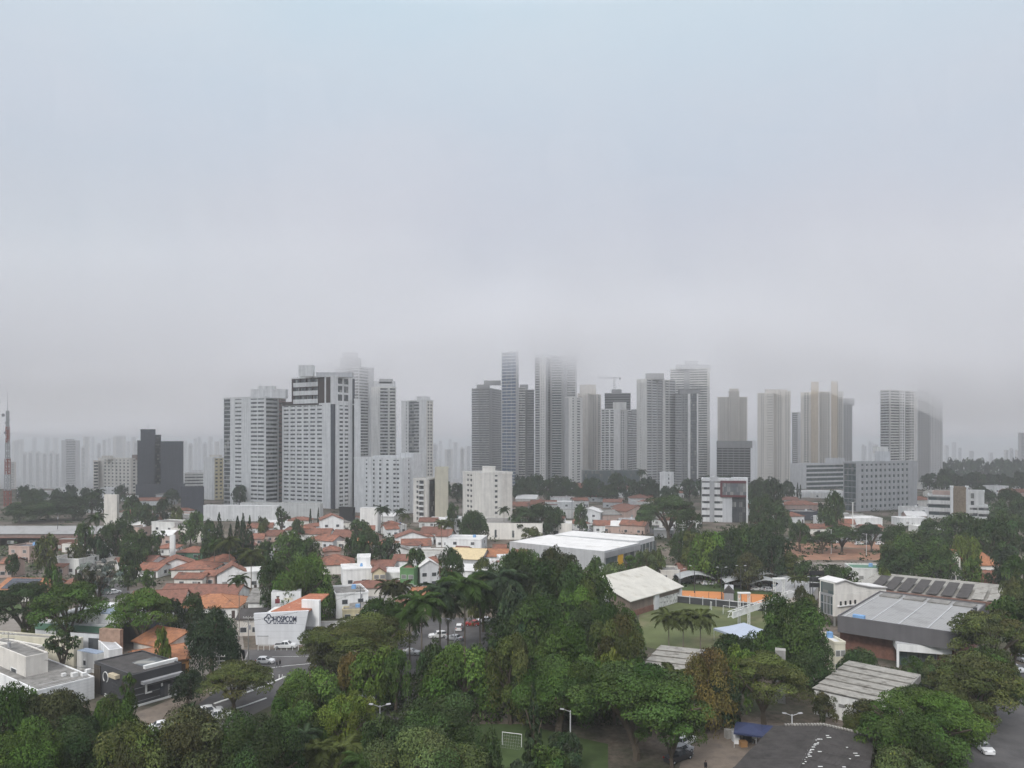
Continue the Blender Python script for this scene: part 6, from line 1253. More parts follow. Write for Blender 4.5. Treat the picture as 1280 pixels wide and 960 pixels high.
def crown(seed, kind, n, size):
    rng = np.random.default_rng(seed)
    if kind == 'round':
        k = 44; u = rng.normal(size=(k, 3)); u /= np.linalg.norm(u, axis=1, keepdims=True); u[:, 2] = np.where(u[:, 2] < -.75, -u[:, 2], u[:, 2])
        lump = 1 + .16*np.sin(u[:, :1]*3.1 + seed) + .14*np.cos(u[:, 1:2]*3.7 + seed*2)
        c = u*np.array([.74, .74, .43])*lump*rng.uniform(.72, 1.06, (k, 1)); c[:, 2] += .52; r = rng.uniform(.17, .33, (k, 1))*np.array([[1, 1, .72]])
        c[:, 2] = np.clip(c[:, 2], .12, .9)
    elif kind == 'dense':
        k = 34; u = rng.normal(size=(k, 3)); u /= np.linalg.norm(u, axis=1, keepdims=True); u[:, 2] = np.abs(u[:, 2])*1.0 - .22
        c = u*np.array([.72, .72, .62])*rng.uniform(.85, 1.0, (k, 1)); c[:, 2] += .22; r = rng.uniform(.24, .34, (k, 1))*np.array([[1, 1, .85]])
    elif kind == 'umbrella':
        k = 58; a = rng.uniform(0, 6.283, k); q = np.sqrt(rng.uniform(0.0, 1, k))*.82
        lay = rng.integers(0, 4, k)/3.0
        c = np.stack([np.cos(a)*q, np.sin(a)*q, .84 - .54*q**2 - lay*.26*(.4 + q) + rng.uniform(-.05, .05, k)], axis=1); r = rng.uniform(.17, .31, (k, 1))*np.array([[1, 1, .42]])
    elif kind == 'column':
        k = 40; h = np.linspace(.06, .95, k); a = rng.uniform(0, 6.283, k); w = (.62*np.minimum(1, (1 - h)*2.2)*np.minimum(1, h*5))
        c = np.stack([np.cos(a)*w, np.sin(a)*w, h], axis=1); r = rng.uniform(.22, .4, (k, 1))*np.array([[1, 1, .25]])
    elif kind == 'cone':
        k = 60; h = np.linspace(.03, .98, k); a = np.arange(k)*2.4; w = .72*(1 - h)**.8
        c = np.stack([np.cos(a)*w, np.sin(a)*w, h - .03*w], axis=1); r = np.stack([.34*(1.05 - h), .34*(1.05 - h), .035 + 0*h], axis=1)
    elif kind == 'sparse':
        k = 40; u = rng.normal(size=(k, 3)); u /= np.linalg.norm(u, axis=1, keepdims=True)
        c = u*np.array([.8, .8, .42])*rng.uniform(.35, 1.05, (k, 1)); c[:, 2] += .5; r = rng.uniform(.10, .2, (k, 1))*np.array([[1, 1, .4]])
    w = (r[:, 0]*r[:, 1]) + .01; idx = rng.choice(k, n, p=w/w.sum())
    d = rng.normal(size=(n, 3)); d /= np.linalg.norm(d, axis=1, keepdims=True)
    fl = rng.random(n) < .75; d[:, 2] = np.where(fl, np.abs(d[:, 2]), d[:, 2])
    rad = rng.uniform(.78, 1.08, (n, 1))
    pos = c[idx] + d*r[idx]*rad
    nr = d*.8 + np.array([0, 0, .55 if kind != 'cone' else 1.4]) + rng.normal(size=(n, 3))*.44
    ct = rng.uniform(.55, 1.5, (k, 1))*np.array([1, 1, 1]) + rng.normal(size=(k, 3))*.06
    tint = np.clip(ct[idx]*rng.uniform(.82, 1.2, (n, 1)), .3, 2.1)
    yel = rng.random(n) < .03; tint[yel] *= np.array([1.5, 1.3, .9])
    return leaf_mesh('crown', pos, nr, size*rng.uniform(.6, 1.35, n), tint, rng)
def trunk_mesh(seed, kind):
    rq = random.Random(seed); mb = MB()
    def limb(p, q, r0, r1, seg=3):
        p, q = Vector(p), Vector(q); last = p
        for i in range(seg):
            t = (i + 1)/seg; c = p.lerp(q, t) + (Vector((rq.uniform(-.03, .03), rq.uniform(-.03, .03), rq.uniform(0, .02))) if i < seg - 1 else Vector())
            mb.tube(last, c, r0 + (r1 - r0)*i/seg, r0 + (r1 - r0)*t, 6); last = c
    if kind in ('umbrella', 'sparse'):
        f = .34; limb((0, 0, -.02), (.02, 0, f*.5), .06, .045, 2)
        for i in range(7):
            a = i*.9 + rq.uniform(-.2, .2); e = Vector((math.cos(a)*rq.uniform(.35, .75), math.sin(a)*rq.uniform(.35, .75), rq.uniform(.66, .82))); m = Vector((e.x*.45, e.y*.45, f*1.45)); limb((.02, 0, f*.5), m, .036, .025, 2); limb(m, e, .025, .01, 2); limb(m, e + Vector((rq.uniform(-.25, .25), rq.uniform(-.25, .25), .04)), .02, .008, 2)
    else:
        limb((0, 0, -.02), (.01, .01, .4), .07, .05, 3)
        for i in range(6):
            a = i*1.05; limb((.01, .01, .3 + .02*i), (math.cos(a)*.5, math.sin(a)*.5, rq.uniform(.55, .8)), .035, .012, 3)
        limb((.01, .01, .4), (0, 0, .85), .05, .012, 3)
    return mb.mesh('trunk', 'bark')
HUGEN, NEARN, MIDN, FARN = 34000, 19000, 6000, 1500
PROTO = {}
def proto(kind, lod, v):
    k = (kind, lod, v)
    if k not in PROTO:
        n, s = {'huge': (HUGEN, .0175), 'near': (NEARN, .0235), 'mid': (MIDN, .040), 'far': (FARN, .078)}[lod]
        if kind == 'sparse': n = int(n*.45)
        if kind in ('cone', 'column'): n = int(n*.8); s *= 1.1
        PROTO[k] = crown(hash((kind, v)) % 1000 if False else {'round': 10, 'dense': 30, 'umbrella': 50, 'column': 70, 'cone': 90, 'sparse': 110}[kind] + v*3, kind, n, s)
    return PROTO[k]
TRUNK = {}
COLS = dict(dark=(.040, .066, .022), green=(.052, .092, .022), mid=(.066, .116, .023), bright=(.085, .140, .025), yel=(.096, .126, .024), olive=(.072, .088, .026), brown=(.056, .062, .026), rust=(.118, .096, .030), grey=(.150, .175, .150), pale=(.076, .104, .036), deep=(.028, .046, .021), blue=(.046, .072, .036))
CW = dict(dark='dark green', green='green', mid='mid green', bright='bright green', yel='yellow-green', olive='olive green', brown='brownish', rust='rust-tinged', grey='silver-grey', pale='pale-leaved', deep='very dark', blue='bluish green')
KW = dict(round='broad tree', dense='dense domed tree', umbrella='umbrella-crowned tree', column='tall columnar tree', cone='narrow conifer', sparse='sparse open tree')
tr_n = [0]
def tree(kind, px, yt, yb, wpx, col, place, group=None, desc=None, trunk=True):
    if 'dark grove' in place or 'dense dome behind' in place or 'below the white twelve' in place or 'dark slate block' in place: wpx *= .84; yt += (yb - yt)*.08
    if 'central towers' in place: yb = min(yb, 627)
    if yb < 655: yt += (yb - yt)*.16
    elif yb < 725 and px < 460 and kind != 'cone': yt += (yb - yt)*.2; wpx *= .88
    elif yb < 745 and px > 900 and kind == 'round': yt += (yb - yt)*.1
    if 640 < yb < 775 and kind == 'round': wpx *= .88
    d = DI(yb); h = (yb - yt)*d/F; w = wpx*d/F; i = tr_n[0]; tr_n[0] += 1; rq = random.Random(i*17 + 3)
    ms = wpx*.8                                     # photo size picks how fine the leaves are
    lod = 'huge' if ms > 92 else 'near' if ms > 56 else 'mid' if ms > 26 else 'far'
    name = 'conifer_tree' if kind == 'cone' else 'tree'
    r = thing(name, desc or f"{CW[col]} {KW[kind]}", place, 'tree', (WX(px, d), d, GZ(d) if d > 760 else 0), px, rq.uniform(0, 6.28), group)
    if d > 760: h -= GZ(d)
    if trunk:
        tk = kind if kind in ('umbrella', 'sparse') else 'round'; tv = (tk, i % 3)
        if tv not in TRUNK: TRUNK[tv] = trunk_mesh(i, tk)
        t = link('trunk', TRUNK[tv], r); sc_ = min(w*.62, h*.85) if tk == 'round' else w*.55; t.scale = (sc_, sc_, h)
    c = link('crown', proto(kind, lod, i % 3), r)
    cb = {'round': .06, 'dense': .06, 'umbrella': .30, 'column': .03, 'cone': .04, 'sparse': .28}[kind]
    c.location = (0, 0, h*cb); hz = {'round': 1.02, 'dense': 1.0, 'umbrella': 1.05, 'column': 1.0, 'cone': 1.0, 'sparse': 1.0}[kind]
    c.scale = (w/2*1.0, w/2*rq.uniform(.9, 1.1), h*(1 - cb)*hz); v = COLS[col]; q = rq.uniform(.82, 1.1); c.color = (v[0]*q, v[1]*q, v[2]*q, 1)
    return r
# palms
def frond_mesh(seed, kind):
    rng = np.random.default_rng(seed); P = []; Nn = []; S_ = []
    mb = MB(); L_ = 1.0; seg = 16; pts = []
    for i in range(seg + 1):
        t = i/seg; pts.append(Vector((t*.92, 0, .42*t - .78*t**2.3)))
    faces = []
    for i in range(seg):
        a, b = pts[i], pts[i+1]; mb.tube(a, b, .012*(1 - i/seg) + .003, .012*(1 - (i+1)/seg) + .003, 3)
        wl = .30*math.sin(math.pi*min(1, (i + 1.5)/(seg + 1)))**.6
        for s in (-1, 1):
            for j in range(2):
                q = a.lerp(b, (j + .5)/2); k = len(mb.v); tip = q + Vector((.13, s*wl, -.10 - .16*rng.random())); wd = Vector((.024, 0, 0))
                mb.v += [tuple(q - wd), tuple(q + wd), tuple(q.lerp(tip, .6) + wd*.9 + Vector((0, 0, .05))), tuple(tip), tuple(q.lerp(tip, .6) - wd*.9 + Vector((0, 0, .05)))]; mb.f.append((k, k+1, k+2, k+3, k+4))
    me = mb.mesh('frond', LEAF); at = me.attributes.new('tint', 'FLOAT_COLOR', 'POINT'); n = len(me.vertices); c = np.ones((n, 4), np.float32); c[:, :3] = rng.uniform(.7, 1.3, (n, 1)); at.data.foreach_set('color', c.ravel()); return me
FR = [frond_mesh(i, 0) for i in range(3)]
PT = MB()
for i in range(8): PT.tube((.012*math.sin(i*.5), 0, i/8), (.012*math.sin((i+1)*.5), 0, (i+1)/8), .5 - .22*i/8 + (.25 if i == 0 else 0), .5 - .22*(i+1)/8, 8)
PTM = PT.mesh('trunk', 'palmbark')
def palm(px, yt, yb, wpx, col, place, desc='feather palm', nf=15, group=None, thick=.34):
    d = DI(yb); h = (yb - yt)*d/F; fl = wpx*d/F/2*1.08; th = max(h - fl*.55, h*.35); i = tr_n[0]; tr_n[0] += 1; rq = random.Random(i*31)
    r = thing('palm_tree', f"{CW[col]} {desc}", place, 'palm', (WX(px, d), d, 0), px, rq.uniform(0, 6.28), group)
    t = link('trunk', PTM, r); t.scale = (thick, thick, th)
    for k in range(nf):
        f = link('frond', FR[k % 3], r); pitch = (-50 + 78*(k/(nf-1))) if nf > 1 else 0
        f.location = (0.012*math.sin(4)*thick, 0, th - .05); f.rotation_euler = (R(rq.uniform(-14, 14)), R(pitch), k*2.399 + rq.uniform(-.2, .2)); s = fl*rq.uniform(.88, 1.1)*(1.0 - .12*abs(pitch)/50); f.scale = (s, s, s); v = COLS[col]; q = rq.uniform(.8, 1.25); f.color = (v[0]*q, v[1]*q, v[2]*q, 1)
    return r
# ---- foreground ----
FG = 'along the lower edge left of the small lawn'
for a in [
 ('round', 62, 872, 990, 120, 'brown', 'in the lower left corner below the white-walled hall'), ('round', 8, 868, 1000, 110, 'green', 'in the lower left corner below the white-walled hall'), ('round', 140, 878, 985, 78, 'green', 'directly in front of the black shop'), ('round', 100, 905, 1005, 120, 'dark', 'in the lower left corner below the black shop'), ('round', 25, 925, 1040, 130, 'mid', 'at the very corner of the scene'),
 ('round', 245, 898, 1015, 165, 'brown', FG), ('round', 175, 915, 1030, 110, 'olive', FG), ('round', 330, 908, 1025, 130, 'dark', FG), ('round', 372, 878, 965, 95, 'green', FG), ('round', 235, 882, 912, 26, 'blue', 'beside the white saloon on the forecourt'),
 ('umbrella', 292, 828, 889, 94, 'olive', 'on the median of the bending road'), ('dense', 387, 828, 902, 98, 'mid', 'right of the bending road'), ('round', 432, 876, 965, 76, 'yel', 'below the shaded car park'), ('round', 462, 818, 890, 68, 'bright', 'above the shaded car park'), ('round', 437, 822, 886, 40, 'rust', 'above the shaded car park'), ('round', 495, 820, 892, 48, 'green', 'above the shaded car park'),
 ('umbrella', 462, 768, 850, 118, 'olive', 'right of the trapezoid sign front'), ('umbrella', 410, 780, 842, 74, 'olive', 'right of the trapezoid sign front'), ('round', 478, 752, 812, 66, 'green', 'left of the big palms'),
 ('round', 540, 882, 970, 130, 'dark', 'centre of the lower edge'), ('round', 478, 905, 985, 64, 'dark', 'centre of the lower edge'), ('round', 540, 920, 1020, 150, 'pale', 'centre of the lower edge'), ('round', 610, 925, 1010, 50, 'dark', 'centre of the lower edge'),
 ('dense', 580, 793, 898, 112, 'mid', 'left of the small lawn'), ('round', 638, 800, 905, 76, 'olive', 'left of the small lawn'), ('round', 540, 812, 890, 50, 'dark', 'left of the small lawn'),
 ('round', 700, 828, 918, 125, 'green', 'above the small lawn'), ('round', 660, 838, 905, 60, 'dark', 'above the small lawn'), ('round', 702, 788, 886, 82, 'mid', 'in the grove left of the gym shed'), ('round', 770, 778, 884, 84, 'olive', 'in the grove left of the gym shed'), ('round', 735, 768, 856, 72, 'dark', 'in the grove left of the gym shed'), ('round', 672, 752, 850, 92, 'green', 'in the grove left of the gym shed'), ('round', 705, 708, 820, 100, 'dark', 'in the grove left of the gym shed'), ('round', 655, 700, 800, 84, 'dark', 'in the grove left of the gym shed'), ('round', 768, 762, 860, 84, 'green', 'in the grove left of the gym shed'), ('round', 725, 735, 830, 80, 'mid', 'in the grove left of the gym shed'), ('round', 688, 690, 770, 60, 'brown', 'in the grove left of the gym shed'), ('round', 745, 722, 812, 60, 'green', 'in the grove left of the gym shed'), ('round', 640, 742, 830, 60, 'blue', 'in the grove left of the gym shed'),
 ('umbrella', 795, 832, 950, 172, 'green', 'over the yard with the trucks'), ('umbrella', 840, 872, 962, 90, 'green', 'over the yard with the trucks'), ('round', 768, 822, 905, 52, 'yel', 'behind the wide layered tree'), ('round', 790, 828, 905, 60, 'green', 'behind the wide layered tree'), ('round', 737, 826, 905, 50, 'mid', 'behind the wide layered tree'),
 ('cone', 667, 852, 985, 36, 'deep', 'beside the small football goal'), ('round', 705, 918, 972, 50, 'blue', 'right of the dark conifer'), ('round', 690, 940, 1000, 60, 'green', 'right of the dark conifer'), ('round', 650, 955, 1010, 50, 'blue', 'right of the dark conifer'),
 ('dense', 886, 802, 910, 84, 'rust', 'left of the three-trunk tree'), ('umbrella', 955, 818, 905, 122, 'olive', 'above the navy gazebo'), ('round', 925, 815, 895, 60, 'bright', 'above the navy gazebo'), ('round', 896, 850, 912, 66, 'deep', 'above the navy gazebo'),
 ('round', 998, 756, 858, 104, 'green', 'left of the grey box hall'), ('round', 960, 790, 850, 60, 'dark', 'left of the grey box hall'), ('round', 922, 797, 850, 70, 'dark', 'in front of the pale blue marquee'), ('round', 1010, 800, 868, 80, 'dark', 'left of the grey box hall'),
 ('umbrella', 1240, 760, 855, 100, 'olive', 'right of the grey box hall'), ('umbrella', 1268, 745, 840, 70, 'green', 'right of the grey box hall'), ('umbrella', 1222, 816, 905, 112, 'olive', 'below the white entrance portal'), ('umbrella', 1152, 858, 970, 145, 'mid', 'left of the side street'), ('umbrella', 1196, 866, 945, 88, 'olive', 'left of the side street'), ('dense', 1130, 924, 1030, 112, 'pale', 'at the lower edge right of the dark workshop'), ('round', 1240, 820, 900, 90, 'green', 'below the white entrance portal'), ('round', 1160, 905, 1000, 105, 'green', 'left of the side street'), ('umbrella', 1105, 890, 965, 70, 'green', 'left of the side street'),
 ('round', 1030, 870, 908, 38, 'brown', 'against the white-walled ridged shed'), ('round', 1082, 878, 918, 62, 'brown', 'against the white-walled ridged shed'), ('round', 1066, 895, 924, 36, 'olive', 'against the white-walled ridged shed'), ('dense', 1076, 806, 845, 56, 'dark', 'before the brick wall of the grey box hall'), ('round', 1146, 824, 858, 34, 'green', 'before the white entrance portal'), ('round', 1170, 828, 866, 40, 'pale', 'before the white entrance portal'),
]: tree(*a)
for a in [(398, 922, 995, 60, 'olive'), (430, 918, 990, 66, 'olive'), (108, 935, 1000, 52, 'green'), (128, 928, 1002, 40, 'green'), (452, 935, 1000, 50, 'green'), (382, 905, 980, 46, 'blue')]: palm(*a, 'among the lower edge trees left of centre', nf=17)
for px in (836, 854, 875.5): palm(px, 760, 812, 40, 'olive', 'in the row of three at the sports field', 'coconut palm', nf=17, group='three coconut palms at the field', thick=.3)
for a in [(815, 836, 905, 50, 'olive'), (842, 830, 900, 56, 'olive')]: palm(*a, 'left of the rust-tinged domed tree', nf=16)
PP = 'in the cluster of big palms in the centre'
for a in [(527, 735, 842, 62, 'green'), (550, 722, 828, 58, 'blue'), (581, 712, 824, 62, 'green'), (600, 722, 808, 58, 'green'), (627, 706, 806, 70, 'blue'), (512, 755, 828, 50, 'green'), (560, 745, 820, 46, 'olive'), (645, 718, 800, 40, 'olive')]: palm(*a, PP, nf=17, thick=.45)
for a in [(485, 722, 792, 34, 'brown'), (492, 728, 790, 30, 'olive'), (503, 724, 790, 28, 'brown')]: palm(*a, 'in the little brown palm clump left of the big palms', 'bushy palm', nf=14, thick=.22)
for a in [('round', 566, 690, 752, 46, 'dark', 'behind the big palms'), ('round', 604, 720, 790, 46, 'olive', 'behind the big palms'), ('round', 640, 695, 775, 50, 'green', 'behind the big palms'), ('round', 632, 775, 835, 60, 'dark', 'below the big palms'), ('round', 660, 775, 850, 50, 'blue', 'below the big palms')]: tree(*a)
# ---- left middle ----
for a in [
 ('dense', 263, 746, 850, 74, 'deep', 'left of the utility poles by the sign building'), ('umbrella', 88, 728, 815, 98, 'mid', 'over the white hall with green fascia'), ('umbrella', 178, 736, 820, 82, 'mid', 'over the dark carport'), ('sparse', 78, 776, 850, 50, 'dark', 'in front of the plain cream wall'), ('umbrella', 30, 728, 800, 82, 'dark', 'beside the meadow on the far left'), ('column', 37, 758, 803, 22, 'olive', 'ivy-clad under the dark umbrella tree'), ('sparse', 122, 692, 768, 58, 'grey', 'beside the lane'), ('sparse', 108, 705, 772, 40, 'brown', 'beside the lane'),
 ('dense', 378, 684, 775, 82, 'mid', 'behind the trapezoid sign front'), ('dense', 402, 712, 772, 40, 'green', 'behind the trapezoid sign front'), ('round', 345, 705, 775, 46, 'dark', 'behind the trapezoid sign front'), ('round', 360, 650, 722, 78, 'green', 'above the dense dome behind the sign'), ('round', 330, 665, 722, 40, 'dark', 'above the dense dome behind the sign'), ('round', 385, 660, 715, 40, 'green', 'above the dense dome behind the sign'),
 ('cone', 274, 642, 708, 22, 'deep', 'in the dark cypress group'), ('cone', 297, 645, 708, 20, 'deep', 'in the dark cypress group'), ('cone', 304, 642, 710, 20, 'deep', 'in the dark cypress group'), ('cone', 312, 646, 710, 20, 'deep', 'in the dark cypress group'), ('round', 262, 662, 710, 30, 'dark', 'in the dark cypress group'), ('cone', 288, 655, 706, 18, 'deep', 'in the dark cypress group'),
 ('column', 388, 630, 664, 4, 'deep', 'beside the white gabled villa'), ('column', 398, 628, 664, 4, 'deep', 'beside the white gabled villa'), ('sparse', 352, 622, 672, 26, 'dark', 'left of the white gabled villa'), ('round', 330, 642, 676, 22, 'olive', 'left of the white gabled villa'), ('round', 372, 645, 676, 24, 'dark', 'left of the white gabled villa'),
 ('round', 450, 640, 684, 44, 'dark', 'below the white twelve-storey block'), ('round', 462, 662, 714, 52, 'dark', 'below the white twelve-storey block'), ('round', 440, 662, 708, 36, 'dark', 'below the white twelve-storey block'), ('round', 484, 672, 712, 40, 'blue', 'below the white twelve-storey block'), ('dense', 592, 632, 682, 44, 'dark', 'before the plain cream block'), ('round', 566, 632, 668, 22, 'dark', 'left of the plain cream block'), ('round', 520, 688, 732, 34, 'dark', 'among the crowded roofs'), ('round', 604, 700, 726, 30, 'olive', 'among the crowded roofs'),
 ('round', 66, 712, 760, 28, 'green', 'left of the orange-tiled solar house'), ('round', 58, 655, 722, 46, 'olive', 'left of the big dark grove by the red roofs'), ('round', 15, 685, 722, 28, 'dark', 'left of the big dark grove by the red roofs'), ('round', 106, 642, 700, 40, 'green', 'in the big dark grove by the red roofs'), ('round', 145, 636, 708, 72, 'dark', 'in the big dark grove by the red roofs'), ('round', 168, 650, 716, 60, 'dark', 'in the big dark grove by the red roofs'), ('round', 120, 660, 712, 44, 'deep', 'in the big dark grove by the red roofs'), ('round', 190, 660, 708, 40, 'dark', 'in the big dark grove by the red roofs'), ('round', 160, 690, 738, 40, 'dark', 'in the big dark grove by the red roofs'), ('round', 185, 712, 742, 28, 'green', 'in the big dark grove by the red roofs'), ('round', 96, 670, 715, 34, 'olive', 'in the big dark grove by the red roofs'),
 ('round', 60, 622, 652, 90, 'dark', 'behind the zinc-roofed shed'), ('round', 25, 626, 654, 50, 'dark', 'behind the zinc-roofed shed'), ('round', 92, 618, 650, 40, 'dark', 'behind the zinc-roofed shed'), ('round', 115, 612, 646, 34, 'dark', 'behind the zinc-roofed shed'), ('round', 38, 609, 640, 34, 'dark', 'behind the zinc-roofed shed'), ('round', 75, 612, 640, 30, 'deep', 'behind the zinc-roofed shed'),
 ('round', 165, 608, 664, 46, 'dark', 'in front of the dark slate block'), ('round', 185, 620, 668, 40, 'dark', 'in front of the dark slate block'), ('round', 204, 614, 660, 36, 'deep', 'in front of the dark slate block'), ('round', 222, 626, 662, 30, 'olive', 'in front of the dark slate block'), ('round', 246, 630, 676, 36, 'green', 'in front of the dark slate block'), ('round', 238, 642, 682, 40, 'green', 'in front of the dark slate block'), ('round', 262, 640, 690, 30, 'dark', 'in front of the dark slate block'), ('sparse', 198, 652, 690, 24, 'dark', 'in front of the white two-storey block'),
 ('round', 218, 752, 800, 22, 'deep', 'below the bright orange hip roof'), ('round', 240, 746, 795, 34, 'dark', 'below the bright orange hip roof'), ('round', 202, 790, 848, 24, 'yel', 'in front of the orange house'), ('round', 235, 842, 884, 44, 'deep', 'right of the black shop'), ('sparse', 160, 838, 892, 26, 'green', 'in front of the black shop emblem'), ('round', 302, 842, 868, 20, 'olive', 'behind the umbrella tree on the median'), ('round', 405, 800, 850, 60, 'brown', 'beside the long grey garden wall'),
]: tree(*a)
for a in [(287, 668, 716, 32, 'olive'), (314, 682, 740, 36, 'olive'), (268, 672, 715, 24, 'green')]: palm(*a, 'beside the dark cypresses', nf=16)
palm(299, 716, 800, 26, 'dark', 'tall and slim above the sign building poles', 'thin-trunked palm', nf=13, thick=.22); palm(120, 640, 700, 24, 'dark', 'in front of the zinc-roofed shed', nf=13)
for a in [(478, 630, 672, 22, 'dark'), (500, 634, 668, 16, 'dark'), (506, 640, 668, 16, 'olive'), (552, 648, 690, 18, 'olive'), (560, 650, 690, 18, 'olive'), (630, 632, 672, 16, 'dark'), (649, 632, 672, 16, 'dark'), (124, 610, 640, 14, 'dark')]: palm(*a, 'small in the town before the towers', nf=12, thick=.3)
# ---- centre and right middle ----
for a in [
 ('umbrella', 655, 632, 672, 46, 'dark', 'before the small cream hall'), ('round', 672, 632, 672, 50, 'dark', 'before the small cream hall'), ('round', 695, 636, 670, 34, 'dark', 'before the small cream hall'), ('round', 665, 662, 690, 40, 'olive', 'before the small cream hall'), ('round', 725, 632, 668, 22, 'dark', 'beside the white halls'),
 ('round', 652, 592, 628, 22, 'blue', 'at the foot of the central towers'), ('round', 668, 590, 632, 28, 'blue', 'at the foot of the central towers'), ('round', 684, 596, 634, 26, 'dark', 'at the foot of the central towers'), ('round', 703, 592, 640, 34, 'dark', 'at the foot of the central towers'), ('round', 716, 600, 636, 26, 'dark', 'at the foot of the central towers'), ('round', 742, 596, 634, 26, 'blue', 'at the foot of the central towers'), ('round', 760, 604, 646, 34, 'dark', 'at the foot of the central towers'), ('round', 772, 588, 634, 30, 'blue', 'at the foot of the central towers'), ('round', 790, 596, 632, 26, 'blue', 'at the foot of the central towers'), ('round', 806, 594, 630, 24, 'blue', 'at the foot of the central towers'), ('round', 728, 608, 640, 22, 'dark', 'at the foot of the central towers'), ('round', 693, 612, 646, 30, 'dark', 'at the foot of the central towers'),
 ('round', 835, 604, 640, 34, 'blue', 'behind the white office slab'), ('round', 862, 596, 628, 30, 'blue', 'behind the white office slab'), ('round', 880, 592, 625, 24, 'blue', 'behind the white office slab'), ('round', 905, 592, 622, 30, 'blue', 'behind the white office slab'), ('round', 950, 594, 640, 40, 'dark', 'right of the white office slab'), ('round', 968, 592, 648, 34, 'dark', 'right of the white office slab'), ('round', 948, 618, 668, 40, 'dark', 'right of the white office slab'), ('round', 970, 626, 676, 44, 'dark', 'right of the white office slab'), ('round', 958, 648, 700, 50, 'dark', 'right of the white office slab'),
 ('umbrella', 836, 619, 674, 76, 'dark', 'left of the white office slab'), ('round', 806, 634, 666, 30, 'dark', 'left of the white office slab'), ('round', 858, 640, 682, 40, 'dark', 'left of the white office slab'), ('round', 850, 668, 712, 40, 'dark', 'left of the white office slab'),
 ('dense', 886, 654, 728, 56, 'bright', 'below the white office slab'), ('round', 912, 658, 722, 50, 'dark', 'below the white office slab'), ('round', 868, 670, 724, 40, 'olive', 'below the white office slab'), ('round', 935, 654, 722, 60, 'dark', 'below the white office slab'), ('round', 965, 668, 732, 60, 'deep', 'below the white office slab'), ('round', 900, 685, 732, 50, 'deep', 'below the white office slab'), ('round', 990, 690, 732, 40, 'olive', 'below the white office slab'), ('round', 1005, 700, 738, 34, 'dark', 'below the white office slab'), ('round', 935, 690, 738, 50, 'brown', 'below the white office slab'),
 ('round', 1000, 652, 690, 42, 'dark', 'in the row along the red earth lot'), ('umbrella', 1028, 664, 692, 34, 'dark', 'in the row along the red earth lot'), ('umbrella', 1052, 656, 690, 46, 'dark', 'in the row along the red earth lot'), ('umbrella', 1089, 652, 690, 34, 'deep', 'in the row along the red earth lot'), ('round', 1045, 612, 668, 34, 'dark', 'left of the grey office glass corner'), ('round', 1030, 628, 660, 20, 'dark', 'left of the grey office glass corner'), ('column', 997, 600, 624, 3.4, 'deep', 'against the pale blue side wall'), ('column', 1000.5, 603, 624, 3.4, 'deep', 'against the pale blue side wall'),
 ('round', 1118, 655, 704, 40, 'dark', 'in front of the grey office'), ('round', 1110, 676, 716, 30, 'olive', 'in front of the grey office'), ('dense', 1150, 658, 728, 92, 'green', 'behind the long pavilion'), ('round', 1125, 682, 732, 60, 'dark', 'behind the long pavilion'), ('round', 1182, 682, 735, 50, 'green', 'behind the long pavilion'), ('dense', 1207, 661, 725, 44, 'yel', 'behind the long pavilion'), ('round', 1200, 640, 700, 70, 'dark', 'below the terraced office'), ('round', 1165, 648, 690, 50, 'dark', 'below the terraced office'), ('round', 1240, 646, 720, 72, 'dark', 'below the terraced office'), ('round', 1265, 640, 712, 60, 'dark', 'below the terraced office'), ('round', 1255, 690, 748, 50, 'deep', 'right of the peeping orange house'), ('round', 1275, 700, 770, 50, 'green', 'right of the peeping orange house'), ('round', 1215, 695, 740, 30, 'bright', 'right of the peeping orange house'), ('round', 1265, 728, 790, 40, 'olive', 'right of the peeping orange house'),
 ('round', 1262, 610, 655, 40, 'dark', 'at the far right edge'), ('round', 1275, 618, 662, 30, 'dark', 'at the far right edge'), ('round', 1248, 625, 662, 30, 'dark', 'at the far right edge'), ('round', 1225, 606, 626, 22, 'dark', 'behind the terraced office'), ('round', 1236, 610, 632, 20, 'dark', 'behind the terraced office'),
 ('round', 1040, 706, 742, 44, 'dark', 'beyond the angular clubhouse'), ('round', 1055, 708, 740, 34, 'green', 'beyond the angular clubhouse'), ('round', 1105, 708, 742, 22, 'yel', 'beyond the angular clubhouse'), ('round', 808, 692, 728, 38, 'pale', 'behind the gym shed roof'), ('dense', 770, 700, 738, 50, 'pale', 'behind the gym shed roof'), ('sparse', 790, 690, 735, 34, 'green', 'behind the gym shed roof'), ('round', 822, 690, 725, 24, 'olive', 'behind the gym shed roof'), ('round', 745, 700, 745, 30, 'green', 'behind the gym shed roof'),
 ('round', 660, 690, 735, 46, 'green', 'in front of the wide grey store'), ('round', 705, 695, 738, 50, 'brown', 'in front of the wide grey store'), ('round', 1000, 735, 770, 18, 'brown', 'by the grey sheet-roofed shed'), ('round', 1012, 745, 778, 22, 'olive', 'by the grey sheet-roofed shed'),
]: tree(*a)
palm(993, 718, 752, 16, 'olive', 'among the arched canopies', nf=12, thick=.2); palm(1005, 718, 752, 16, 'olive', 'among the arched canopies', nf=12, thick=.2)
palm(830, 620, 660, 16, 'dark', 'before the white striped balcony tower', nf=12, thick=.3); palm(802, 585, 620, 16, 'dark', 'before the white striped balcony tower', nf=12, thick=.3)
rq = random.Random(21)
WD = 'in the far misty wood on the east'
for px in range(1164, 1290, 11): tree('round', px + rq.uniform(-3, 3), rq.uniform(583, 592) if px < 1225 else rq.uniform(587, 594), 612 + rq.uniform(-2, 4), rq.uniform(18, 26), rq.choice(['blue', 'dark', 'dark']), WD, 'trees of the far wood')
for px in range(1180, 1290, 14): tree('round', px, 574 + rq.uniform(-1, 4), 591, rq.uniform(18, 26), 'blue', 'in the faint tree line behind the far wood', 'trees of the faint tree line')
